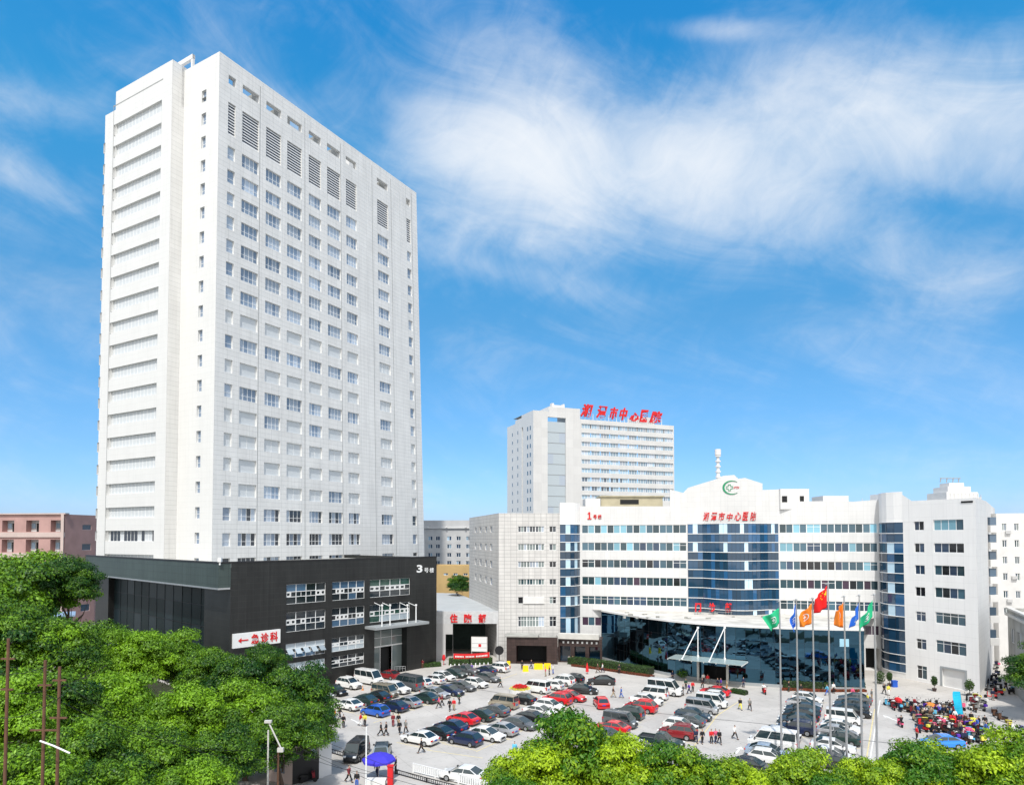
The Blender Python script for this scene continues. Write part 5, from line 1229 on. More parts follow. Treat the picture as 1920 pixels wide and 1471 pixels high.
# ---------------------------------------------------------------- vehicles
def paint(name, c, metal=0.0, rough=.28):
    m, nt, b = newmat(name); b.inputs['Base Color'].default_value = (*c, 1); b.inputs['Metallic'].default_value = metal; b.inputs['Roughness'].default_value = rough
    b.inputs['Coat Weight'].default_value = .7; b.inputs['Coat Roughness'].default_value = .04; return m
PAINT = {'white': paint('paint_white', (.74, .74, .73)), 'silver': paint('paint_silver', (.50, .51, .53), .5), 'grey': paint('paint_grey', (.14, .15, .16), .4), 'black': paint('paint_black', (.012, .013, .015)),
 'dark blue': paint('paint_dark_blue', (.012, .022, .065)), 'blue': paint('paint_blue', (.012, .10, .48)), 'bright blue': paint('paint_bright_blue', (.02, .22, .72)), 'red': paint('paint_red', (.62, .012, .02)), 'dark red': paint('paint_dark_red', (.22, .012, .016)),
 'champagne': paint('paint_champagne', (.42, .37, .28), .5), 'dark green': paint('paint_dark_green', (.018, .04, .035)), 'light blue': paint('paint_light_blue', (.36, .46, .58), .4), 'slate blue': paint('paint_slate', (.04, .07, .10), .3)}
M['carglass'] = glass('car_glass', (.02, .035, .04), .04, spec=.9)
M['tyre'] = mat('tyre_rubber', (.012, .012, .012), .85); M['rim'] = mat('alloy_rim', (.45, .46, .47), .35, metal=.7)
M['lampw'] = mat('headlamp_lens', (.75, .77, .78), .12); M['lampr'] = mat('tail_lamp_lens', (.55, .01, .015), .2); M['plate'] = mat('blue_number_plate', (.02, .07, .42), .4)
M['trim'] = mat('black_trim', (.02, .02, .022), .6)
SPEC = {  # L, W, H, belt, hood z, deck z, cabin base rear/front, roof rear/front, wheel radius, axles
 'sedan': (4.65, 1.80, 1.46, .93, .90, .99, -1.92, 1.28, -1.0, .18, .32, -1.36, 1.36),
 'hatchback': (4.15, 1.74, 1.50, .95, .92, .98, -2.0, 1.22, -1.38, .22, .31, -1.26, 1.28),
 'suv': (4.55, 1.84, 1.70, 1.06, 1.04, 1.08, -2.18, 1.15, -1.62, .25, .37, -1.34, 1.36),
 'minivan': (4.35, 1.68, 1.92, 1.10, 1.05, 1.12, -2.12, 1.72, -2.0, 1.05, .31, -1.35, 1.35),
 'large van': (5.30, 1.92, 2.35, 1.25, 1.20, 1.28, -2.58, 2.05, -2.5, 1.25, .35, -1.6, 1.65),
 'pickup': (5.15, 1.82, 1.75, 1.10, 1.08, 1.06, -.62, 1.08, -.42, .42, .37, -1.5, 1.6)}
def car_template(kind):
    L, W, Hh, belt, hz, dz, cb0, cb1, cr0, cr1, wr, ax0, ax1 = SPEC[kind]; hw_ = W / 2; g0 = .2
    mb = MB(); st = []
    xs = [(-L / 2, .55, dz - .22, .86), (-L / 2 + .12, .28, dz - .04, .95), (-L / 2 + .5, g0, dz, 1), (cb0, g0, dz, 1), ((cb0 + cb1) / 2, g0, belt, 1), (cb1, g0, hz, 1), (L / 2 - .75, g0, hz - .06, .98), (L / 2 - .28, g0, hz - .16, .93), (L / 2 - .04, .3, hz - .34, .8), (L / 2, .36, hz - .46, .76)]
    xs.sort(key=lambda t: t[0])
    def ring(x, zb, zt, f):
        w = hw_ * f; pts_ = [(-w * .9, zb), (-w, zb + .12), (-w * 1.0, zt - .26), (-w * .955, zt - .06), (-w * .8, zt), (w * .8, zt), (w * .955, zt - .06), (w, zt - .26), (w, zb + .12), (w * .9, zb)]
        return [(x, y, z) for y, z in pts_]
    rg = [ring(*s) for s in xs]; n = 10
    for a, b in zip(rg[:-1], rg[1:]):
        for k in range(n): j = (k + 1) % n; mb.poly([a[k], b[k], b[j], a[j]])
    mb.poly(rg[0][::-1][::-1]); mb.poly(rg[-1][::-1])
    wb, wt = hw_ * .93, hw_ * (.74 if kind not in ('minivan', 'large van') else .84)
    base = belt - .05
    B = lambda x, s, z=None: (x, s * wb, base if z is None else z); T = lambda x, s: (x, s * wt, Hh - .05)
    mid = (cr0 + cr1) / 2
    top = [T(cr0, -1), T(cr0, 1), T(cr1, 1), T(cr1, -1)]
    zr_ = lambda x: dz - .03 if x == cb0 else hz - .03
    b4 = [B(cb0, -1, zr_(cb0)), B(cb0, 1, zr_(cb0)), B(cb1, 1, zr_(cb1)), B(cb1, -1, zr_(cb1))]
    mb.poly([b4[0], top[0], top[1], b4[1]]); mb.poly([b4[3], b4[2], top[2], top[3]])
    mb.poly([b4[1], top[1], top[2], b4[2]]); mb.poly([b4[0], b4[3], top[3], top[0]])
    rc = [(cr0 + .12, -wt * .85, Hh), (cr0 + .12, wt * .85, Hh), (cr1 - .15, wt * .85, Hh), (cr1 - .15, -wt * .85, Hh)]
    secs = []
    for k in range(5):   # roof arched along its length
        u = k / 4; x = cr0 + (cr1 - cr0) * u; zc_ = Hh - .045 + .045 * math.sin(math.pi * u) ** .7
        secs.append([(x, -wt, Hh - .05 + .02 * math.sin(math.pi * u)), (x, -wt * .82, zc_ + .0), (x, 0, zc_ + .015), (x, wt * .82, zc_), (x, wt, Hh - .05 + .02 * math.sin(math.pi * u))])
    for a, b in zip(secs[:-1], secs[1:]):
        for k in range(4): mb.poly([a[k], b[k], b[k + 1], a[k + 1]])
    mb.poly(secs[0]); mb.poly(secs[-1][::-1])
    if kind == 'pickup':  # open bed
        for y0, y1 in ((-hw_ * .98, -hw_ * .86), (hw_ * .86, hw_ * .98)): mb.box((-L / 2 + .05, y0, dz - .02), (cb0 - .03, y1, dz + .12))
        mb.box((-L / 2 + .05, -hw_ * .86, dz - .02), (-L / 2 + .15, hw_ * .86, dz + .12))
    if kind == 'large van': mb.box((.2, -.6, Hh), (1.0, .6, Hh + .06))
    if kind == 'suv':
        for s in (-1, 1): mb.tube((cr0 + .15, s * wt * .84, Hh + .05), (cr1 - .2, s * wt * .84, Hh + .05), .025, n=5)
    me = mb.mesh('body', PAINT['white']); body = bpy.data.objects.new('body', me)
    root = bpy.data.objects.new('car', None); parts = []
    def add(name, mesh, subs=()):
        o = bpy.data.objects.new(name, mesh); COL.objects.link(o); o.parent = root; ss = []
        for nm_, ms_ in subs: q = bpy.data.objects.new(nm_, ms_); COL.objects.link(q); q.parent = o; ss.append(q)
        parts.append((o, ss)); return o
    COL.objects.link(root); COL.objects.link(body); body.parent = root; body.data.materials.clear(); body.data.materials.append(PAINT['white']); parts.append((body, []))
    body.material_slots[0].link = 'OBJECT'
    def lerp(a, b, t): return tuple(a[i] + (b[i] - a[i]) * t for i in range(3))
    def panel(q, inset, off):
        c = [sum(p[i] for p in q) / 4 for i in range(3)]; n_ = (Vector(q[1]) - Vector(q[0])).cross(Vector(q[2]) - Vector(q[0])).normalized()
        if n_.dot(Vector(c) - Vector((0, 0, .8))) < 0: n_ = -n_
        return [tuple(Vector(lerp(p, c, inset)) + n_ * off) for p in q]
    g1 = MB(); g1.poly(panel([b4[3], b4[2], top[2], top[3]], .09, .012)); add('windscreen', g1.mesh('windscreen', M['carglass']))
    g2 = MB(); g2.poly(panel([b4[1], b4[0], top[0], top[1]], .13, .012)); add('rear_window', g2.mesh('rear_window', M['carglass']))
    for s in (-1, 1):
        gs = MB(); bL, bR, tL, tR = (B(cb0, s, dz), B(cb1, s, hz), T(cr0, s), T(cr1, s)) 
        nn = 3 if kind in ('minivan', 'large van', 'suv') else 2 if kind != 'pickup' else 1
        for k in range(nn):
            u0, u1 = k / nn, (k + 1) / nn; q = [lerp(bL, bR, u0), lerp(bL, bR, u1), lerp(tL, tR, u1), lerp(tL, tR, u0)]
            q = [lerp(q[0], q[3], .14), lerp(q[1], q[2], .14), lerp(q[1], q[2], .9), lerp(q[0], q[3], .9)]
            a_ = .03 if nn > 1 else .06; q = [lerp(q[0], q[1], a_ + (.05 if k == 0 else 0)), lerp(q[1], q[0], a_ + (.07 if k == nn - 1 else 0)), lerp(q[2], q[3], a_ + (.02 if k == nn - 1 else 0)), lerp(q[3], q[2], a_)]
            gs.poly([(x, y + s * .012, z) for x, y, z in q][::(1 if s < 0 else -1)])
        add('side_window', gs.mesh('side_window', M['carglass']))
    for s in (-1, 1):
        for x in (ax0, ax1):
            wm = MB(); wm.tube((x, s * (hw_ - .22), wr), (x, s * (hw_ + .012), wr), wr, n=16); rm = MB(); rm.tube((x, s * (hw_ - .05), wr), (x, s * (hw_ + .03), wr), wr * .62, n=12)
            add('wheel', wm.mesh('wheel', M['tyre']), [('rim', rm.mesh('rim', M['rim']))])
    zf, zr2 = hz - .3, dz - .25
    for s in (-1, 1):
        q = MB(); q.box((L / 2 - .32, s * hw_ * .66 - .16, zf - .07), (L / 2 - .02, s * hw_ * .66 + .16, zf + .09)); add('headlight', q.mesh('headlight', M['lampw']))
        q = MB(); tall = .22 if kind in ('minivan', 'large van', 'suv') else .08; q.box((-L / 2 - .01, s * hw_ * .76 - .15, zr2 - tall), (-L / 2 + .22, s * hw_ * .76 + .15, zr2 + tall)); add('tail_light', q.mesh('tail_light', M['lampr']))
        q = MB(); q.box((cb1 - .32, s * (hw_ + .02) - .09, belt + .0), (cb1 - .18, s * (hw_ + .02) + .09, belt + .14)); add('wing_mirror', q.mesh('wing_mirror', M['trim']))
    q = MB(); q.box((-L / 2 - .03, -.22, .62), (-L / 2 + .03, .22, .76)); add('number_plate', q.mesh('number_plate', M['plate']))
    q = MB(); q.box((L / 2 - .1, -.45, .42), (L / 2 + .015, .45, .56)); q.box((L / 2 - .16, -hw_ * .4, hz - .42), (L / 2 + .012, hw_ * .4, hz - .3)); add('grille', q.mesh('grille', M['trim']))
    q = MB(); q.box((-L / 2 + .15, -hw_ * .95, .2), (L / 2 - .2, hw_ * .95, .3)); add('sill', q.mesh('sill', M['trim']))
    if kind == 'pickup': q = MB(); q.box((-L / 2 + .16, -hw_ * .85, dz + .004), (cb0 - .05, hw_ * .85, dz + .012)); add('cargo_bed', q.mesh('cargo_bed', M['trim']))
    return root, parts
TPL = {}
ORD = ['first', 'second', 'third', 'fourth', 'fifth', 'sixth', 'seventh', 'eighth', 'ninth', 'tenth', 'eleventh', 'twelfth', 'thirteenth', 'fourteenth']
ART = {'sedan': 'sedan', 'hatchback': 'hatchback', 'suv': 'SUV', 'minivan': 'minivan', 'large van': 'large van', 'pickup': 'pickup truck'}
def put_car(kind, color, x, y, ang, label, group='cars parked in front of the hospital'):
    if kind not in TPL: TPL[kind] = (car_template(kind), False)
    (root, parts), used = TPL[kind]; p = g(x, y)
    if not used: r, out = root, parts; TPL[kind] = ((root, parts), True)
    else: r, out = dup(root, parts, p, 0)
    r.location = p; r.scale = (1.05, 1.05, 1.05); r.rotation_euler = (0, 0, R(ang)); r.name = 'parked_car' if kind not in ('minivan', 'large van', 'pickup') else {'minivan': 'parked_minivan', 'large van': 'parked_van', 'pickup': 'pickup_truck'}[kind]
    out[0][0].material_slots[0].link = 'OBJECT'; out[0][0].material_slots[0].material = PAINT[color]
    tag(r, label, {'sedan': 'car', 'hatchback': 'car', 'suv': 'car', 'minivan': 'van', 'large van': 'van', 'pickup': 'truck'}[kind], group); return r
s_, h_, u_, m_, v_, p_ = 'sedan', 'hatchback', 'suv', 'minivan', 'large van', 'pickup'
W_, S_, G_, B_, DB, R_, DR = 'white', 'silver', 'grey', 'black', 'dark blue', 'red', 'dark red'
ROWS = [
 ('in the outer left row, from the near end', [(s_, W_, 653, 1328, 'L'), (s_, 'dark green', 681, 1319, 'L'), (s_, B_, 706, 1312, 'L'), (m_, 'champagne', 722, 1305, 'R'), (u_, W_, 744, 1298, 'R'), (v_, 'grey', 764, 1291, 'L'), (h_, W_, 788, 1286, 'L'), (h_, W_, 812, 1280, 'L'), (h_, W_, 832, 1274, 'R'), (s_, 'dark green', 852, 1268, 'R'), (p_, G_, 872, 1263, 'R'), (s_, DB, 908, 1262, 'L'), (u_, W_, 932, 1258, 'L')]),
 ('in the inner left row, from the near end', [(h_, 'blue', 703, 1340, 'L'), (s_, DB, 737, 1331, 'L'), (s_, S_, 763, 1323, 'L'), (s_, 'dark green', 795, 1315, 'L'), (s_, S_, 816, 1306, 'R'), (s_, DB, 843, 1301, 'R'), (s_, G_, 866, 1293, 'R'), (h_, W_, 892, 1287, 'R'), (s_, G_, 914, 1276, 'R')]),
 ('in the middle block left half, from the near end', [(s_, W_, 787, 1392, 'L'), (s_, B_, 818, 1381, 'L'), (s_, DB, 845, 1370, 'L'), (s_, R_, 868, 1355, 'L'), (s_, 'dark green', 897, 1348, 'L'), (s_, G_, 925, 1339, 'L'), (m_, 'champagne', 944, 1326, 'L'), (s_, B_, 976, 1317, 'L')]),
 ('in the middle block right half, from the near end', [(h_, DB, 872, 1394, 'L'), (s_, W_, 912, 1385, 'R'), (s_, S_, 938, 1375, 'L'), (s_, G_, 974, 1364, 'R'), (s_, B_, 1000, 1353, 'R'), (s_, W_, 1013, 1341, 'R'), (h_, W_, 1031, 1330, 'R'), (u_, R_, 1044, 1318, 'L'), (s_, R_, 1070, 1312, 'R')]),
 ('in the row behind the flower bed, from the left', [(m_, 'white', 1006, 1297, 'L'), (h_, W_, 1033, 1291, 'L'), (u_, W_, 1052, 1283, 'L'), (h_, 'black', 1072, 1278, 'L')]),
 ('in the right block left half, from the near end', [(s_, DB, 1142, 1388, 'R'), (s_, R_, 1146, 1372, 'L'), (m_, G_, 1163, 1361, 'R'), (u_, 'dark green', 1176, 1345, 'L'), (u_, R_, 1201, 1333, 'L'), (s_, W_, 1212, 1319, 'R'), (m_, W_, 1225, 1309, 'L'), (v_, W_, 1247, 1301, 'R')]),
 ('in the right block right half, from the near end', [(s_, W_, 1200, 1412, 'R'), (p_, 'dark green', 1240, 1400, 'R'), (u_, DR, 1270, 1382, 'L'), (h_, W_, 1276, 1368, 'R'), (s_, G_, 1288, 1358, 'L'), (s_, 'slate blue', 1300, 1347, 'R'), (m_, S_, 1316, 1335, 'R'), (m_, W_, 1334, 1324, 'R'), (h_, W_, 1332, 1311, 'L'), (s_, R_, 1340, 1303, 'L')]),
 ('in the row left of the flagpoles, from the near end', [(s_, B_, 1410, 1446, 'R2'), (h_, W_, 1442, 1430, 'R2'), (s_, 'light blue', 1440, 1418, 'R2'), (v_, W_, 1450, 1404, 'L2'), (s_, W_, 1462, 1384, 'R2'), (u_, 'dark blue', 1492, 1374, 'L2'), (s_, 'slate blue', 1494, 1357, 'L2'), (s_, B_, 1502, 1347, 'L2'), (s_, 'slate blue', 1505, 1336, 'L2'), (s_, 'silver', 1508, 1326, 'R2'), (h_, W_, 1514, 1316, 'R2')]),
 ('in the row behind the flagpoles, from the near end', [(s_, B_, 1572, 1440, 'R2'), (s_, W_, 1560, 1425, 'R2'), (s_, W_, 1562, 1408, 'R2'), (s_, 'dark green', 1574, 1392, 'L2'), (s_, S_, 1570, 1381, 'R2'), (s_, W_, 1577, 1371, 'R2'), (m_, W_, 1582, 1356, 'R2'), (s_, B_, 1598, 1341, 'R2'), (s_, 'slate blue', 1596, 1328, 'L2'), (s_, G_, 1602, 1317, 'L2')]),
]
AN = {'L': 148, 'R': -32, 'L2': 150, 'R2': -30}
rr2 = random.Random(3)
for where, cars in ROWS:
    for i, (k, c, x, y, hd) in enumerate(cars):
        put_car(k, c, x, y, AN[hd] + rr2.uniform(-3, 3), '%s %s, %s %s' % (c, ART[k], ORD[i], where))
SOLO = [(s_, S_, 602, 1308, -38, 'silver sedan half hidden by the tree beside the gridded windows'), (s_, 'black', 628, 1301, -38, 'black sedan beside the silver one near the tree at the podium foot'), (u_, W_, 655, 1289, -34, 'white SUV parked at an angle under the gridded windows'), (v_, W_, 692, 1281, -34, 'white van with raised roof parked at the black podium wall'), (s_, DR, 727, 1271, 150, 'dark red sedan partly hidden behind the white raised roof van'),
 (s_, B_, 1093, 1299, -14, 'black sedan standing across the aisle behind the two red cars'), (s_, 'black', 1127, 1282, 172, 'long black sedan standing alone below the left hedge'), (h_, R_, 1127, 1324, 94, 'red hatchback seen from behind driving up the middle aisle'),
 (m_, B_, 668, 1420, -97, 'black people carrier facing the street fence beside the purple parasol'), (u_, 'slate blue', 716, 1419, 97, 'dark slate car facing away just above the purple parasol'), (s_, W_, 868, 1462, 158, 'white sedan leaving past the white fence at the bottom'),
 (s_, 'bright blue', 1765, 1400, 176, 'bright blue sedan beside the parked scooters')]
for k, c, x, y, a, lab in SOLO: put_car(k, c, x, y, a, lab)

# ---------------------------------------------------------------- painted bays
pm = MB()
for (x0, y0, x1, y1) in ((700, 1354, 970, 1262), (600, 1347, 640, 1353), (893, 1408, 1080, 1322), (800, 1405, 905, 1420), (1300, 1400, 1345, 1340), (1380, 1440, 1412, 1395), (1624, 1425, 1640, 1328), (1345, 1340, 1392, 1310)):
    q = pline('', g(x0, y0), g(x1, y1), .14, .004, None); pm.poly(q.v)
for row in ROWS:
    for (k, c, x, y, hd) in row[1][::1]:
        a = R(AN[hd]); d = Vector((math.cos(a), math.sin(a))); n = Vector((-d.y, d.x)); p = g(x, y).xy + n * 1.28
        q = pline('', p - d * 2.6, p + d * 2.6, .12, .0045, None); pm.poly(q.v)
o = pm.build('bay_markings', M['paint_y']); o['kind'] = 'structure'
pm = MB()
for (x, y, a) in ((668, 1352, -50), (1385, 1405, 60), (1668, 1345, 95)):
    p = g(x, y); ca, sa = math.cos(R(a)), math.sin(R(a)); T = lambda u, v: (p.x + u * ca - v * sa, p.y + u * sa + v * ca, .005)
    pm.poly([T(-1.6, -.12), T(.4, -.12), T(.4, .12), T(-1.6, .12)]); pm.poly([T(.4, -.45), T(1.5, 0), T(.4, .45)])
q = pline('', g(1630, 1430), g(1650, 1312), .14, .0052, None); pm.poly(q.v)
o = pm.build('white_markings', M['paint_w']); o['kind'] = 'structure'
# ---------------------------------------------------------------- people, grown as one skin each
def cloth(name, c): return mat(name, c, .85, var=.08, scale=4)
CL = {'black': cloth('cloth_black', (.014, .014, .017)), 'navy': cloth('cloth_navy', (.015, .022, .06)), 'blue': cloth('cloth_blue', (.05, .13, .45)), 'purple': cloth('cloth_purple', (.10, .03, .38)), 'red': cloth('cloth_red', (.62, .02, .025)), 'dark red': cloth('cloth_dark_red', (.20, .02, .03)),
 'pink': cloth('cloth_pink', (.65, .10, .20)), 'white': cloth('cloth_white', (.72, .72, .70)), 'grey': cloth('cloth_grey', (.20, .20, .19)), 'orange': cloth('cloth_orange', (.60, .22, .04)), 'yellow': cloth('cloth_yellow', (.70, .62, .08)), 'khaki': cloth('cloth_khaki', (.36, .29, .19)), 'dark green': cloth('cloth_green', (.02, .06, .04)), 'brown': cloth('cloth_brown', (.10, .05, .03)), 'light blue': cloth('cloth_light_blue', (.10, .42, .62))}
M['skin'] = mat('skin', (.50, .29, .20), .6, var=.04); M['hair'] = mat('black_hair', (.012, .010, .009), .55); M['shoe'] = mat('dark_shoe', (.02, .018, .016), .5)
def skin_mesh(name, V, E_, Rr, root=0, lv=1, m=None):
    me = bpy.data.meshes.new(name); me.from_pydata(V, E_, []); o = bpy.data.objects.new(name, me); COL.objects.link(o)
    md = o.modifiers.new('s', 'SKIN'); me.skin_vertices.new() if not me.skin_vertices else None
    for i, sv in enumerate(me.skin_vertices[0].data):
        r = Rr[i]; sv.radius = r if isinstance(r, tuple) else (r, r); sv.use_root = (i == root)
    md.use_smooth_shade = True
    if lv: sb = o.modifiers.new('d', 'SUBSURF'); sb.levels = lv; sb.render_levels = lv
    bpy.context.view_layer.update(); r = bpy.data.meshes.new_from_object(o.evaluated_get(bpy.context.evaluated_depsgraph_get())); r.name = name
    bpy.data.objects.remove(o); bpy.data.meshes.remove(me); r.materials.clear(); r.materials.append(m); return r
def person_template(pose):
    """facing +X; pose = (left hip swing, right hip swing, left arm, right arm, seated)"""
    lh, rh, la_, ra_, seat = pose; V, E_, Rr = [], [], []
    def v(x, y, z, r): V.append((x, y, z)); Rr.append(r); return len(V) - 1
    def e(a, b): E_.append((a, b))
    hz_ = .93 if not seat else .80
    pel = v(0, 0, hz_, (.10, .08)); wst = v(.01, 0, hz_ + .18, (.09, .075)); che = v(.0, 0, hz_ + .40, (.11, .08)); nek = v(.01, 0, hz_ + .56, .055); hd0 = v(.025, 0, hz_ + .63, (.06, .07)); hd1 = v(.02, 0, hz_ + .72, (.078, .098)); hd2 = v(.01, 0, hz_ + .80, (.055, .07)); nose = v(.112, 0, hz_ + .705, .012)
    for a, b in ((pel, wst), (wst, che), (che, nek), (nek, hd0), (hd0, hd1), (hd1, hd2), (hd1, nose)): e(a, b)
    P = {}
    for s, sw, ar, nm_ in ((1, lh, la_, 'l'), (-1, rh, ra_, 'r')):
        hip = v(0, s * .10, hz_ - .06, .07)
        if seat: kn = (.42, s * .16, hz_ - .12); an = (.46, s * .17, hz_ - .52)
        else:
            kn = (math.sin(sw) * .42 + .03, s * .10, hz_ - .06 - math.cos(sw) * .40); bend = sw - (.35 if sw < 0 else .08); an = (kn[0] + math.sin(bend) * .40, s * .10, max(.07, kn[2] - math.cos(bend) * .40))
        k = v(*kn, .052); a = v(*an, .042); t = v(an[0] + .15, s * .12, an[2] - .03, .035)
        e(pel, hip); e(hip, k); e(k, a); e(a, t); P['hip' + nm_], P['kn' + nm_], P['an' + nm_] = V[hip], V[k], V[a]
        sh = v(0, s * .19, hz_ + .46, .055); el_ = v(math.sin(ar) * .27, s * .235, hz_ + .46 - math.cos(ar) * .27, .042); fr_ = ar + .35; wr_ = v(V[el_][0] + math.sin(fr_) * .24, s * .23, V[el_][2] - math.cos(fr_) * .24, .028)
        pm_ = v(V[wr_][0] + math.sin(fr_) * .07, s * .225, V[wr_][2] - math.cos(fr_) * .07, (.02, .034))
        e(che, sh); e(sh, el_); e(el_, wr_); e(wr_, pm_); P['sh' + nm_], P['el' + nm_], P['wr' + nm_] = V[sh], V[el_], V[wr_]
        for f in range(4):
            q = (f - 1.5) * .018; L = (.07, .08, .075, .058)[f]; f1 = v(V[pm_][0] + math.sin(fr_) * L * .55 + q * math.cos(fr_), s * .222, V[pm_][2] - math.cos(fr_) * L * .55 + q * math.sin(fr_), .0095); f2 = v(V[f1][0] + math.sin(fr_ + .5) * L * .5, s * .215, V[f1][2] - math.cos(fr_ + .5) * L * .5, .008); e(pm_, f1); e(f1, f2)
        th = v(V[wr_][0] + .045, s * .20, V[wr_][2] - .05, .010); e(wr_, th)
    body = skin_mesh('body', V, E_, Rr, pel, 1, M['skin'])
    # clothes
    Vt, Et, Rt = [(0, 0, hz_ + .02), (.01, 0, hz_ + .18), (0, 0, hz_ + .42), (0, 0, hz_ + .52)], [(0, 1), (1, 2), (2, 3)], [(.20, .155), (.175, .145), (.195, .15), (.09, .08)]
    for nm_ in 'lr': i = len(Vt); Vt += [P['sh' + nm_], P['el' + nm_], P['wr' + nm_]]; Et += [(2, i), (i, i + 1), (i + 1, i + 2)]; Rt += [.085, .07, .052]
    top = skin_mesh('jacket', Vt, Et, Rt, 0, 1, CL['black'])
    Vt, Et, Rt = [(0, 0, hz_ + .05), (0, 0, hz_ - .04)], [(0, 1)], [(.175, .135), (.175, .135)]
    for nm_ in 'lr': i = len(Vt); Vt += [P['hip' + nm_], P['kn' + nm_], tuple(a + b for a, b in zip(P['an' + nm_], (0, 0, .04)))]; Et += [(1, i), (i, i + 1), (i + 1, i + 2)]; Rt += [.12, .09, .075]
    tr = skin_mesh('trousers', Vt, Et, Rt, 0, 1, CL['black'])
    hair = skin_mesh('hair', [(.0, 0, hz_ + .70), (-.005, 0, hz_ + .78), (-.0, 0, hz_ + .83)], [(0, 1), (1, 2)], [(.078, .085), (.083, .10), (.05, .06)], 0, 1, M['hair'])
    # keep the hair off the face
    for vv in hair.vertices:
        if vv.co.x > .055 and vv.co.z < hz_ + .79: vv.co.x = .02
    sh = MB()
    for nm_ in 'lr': a = P['an' + nm_]; sh.box((a[0] - .08, a[1] - .05, a[2] - .07), (a[0] + .19, a[1] + .05, a[2] + .0))
    shoe = sh.mesh('shoes', M['shoe'])
    ey = MB()
    for s in (-1, 1): ey.box((.088, s * .032 - .010, hz_ + .728), (.097, s * .032 + .010, hz_ + .738))
    ey.box((.086, -.022, hz_ + .672), (.094, .022, hz_ + .678))
    root = bpy.data.objects.new('person', None); COL.objects.link(root); parts = []
    for nm_, ms_ in (('body', body), ('jacket', top), ('trousers', tr), ('hair', hair), ('shoes', shoe), ('face', ey.mesh('face', M['hair']))):
        o = bpy.data.objects.new(nm_, ms_); COL.objects.link(o); o.parent = root; o.material_slots[0].link = 'OBJECT'; o.material_slots[0].material = ms_.materials[0]; parts.append((o, []))
    return root, parts
POSES = {'walk': (.42, -.40, -.35, .35, 0), 'step': (-.30, .30, .30, -.30, 0), 'stand': (.03, -.03, .08, .02, 0), 'ride': (0, 0, 1.0, 1.0, 1)}
PT = {}
def person(x, y, top, legs, pose='stand', face=-90, label='', loc=None, hair=None, group=None):
    if pose not in PT: PT[pose] = [person_template(POSES[pose]), False]
    (root, parts), used = PT[pose]; p = loc if loc is not None else g(x, y)
    if used: r, out = dup(root, parts, p)
    else: r, out = root, parts; PT[pose][1] = True
    r.location = p; r.rotation_euler = (0, 0, R(face)); r.name = 'person'; k = 1.0
    out[1][0].material_slots[0].material = CL[top]; out[2][0].material_slots[0].material = CL[legs]
    tag(r, label, 'person', group); return r
PG = 'people walking about the car park'
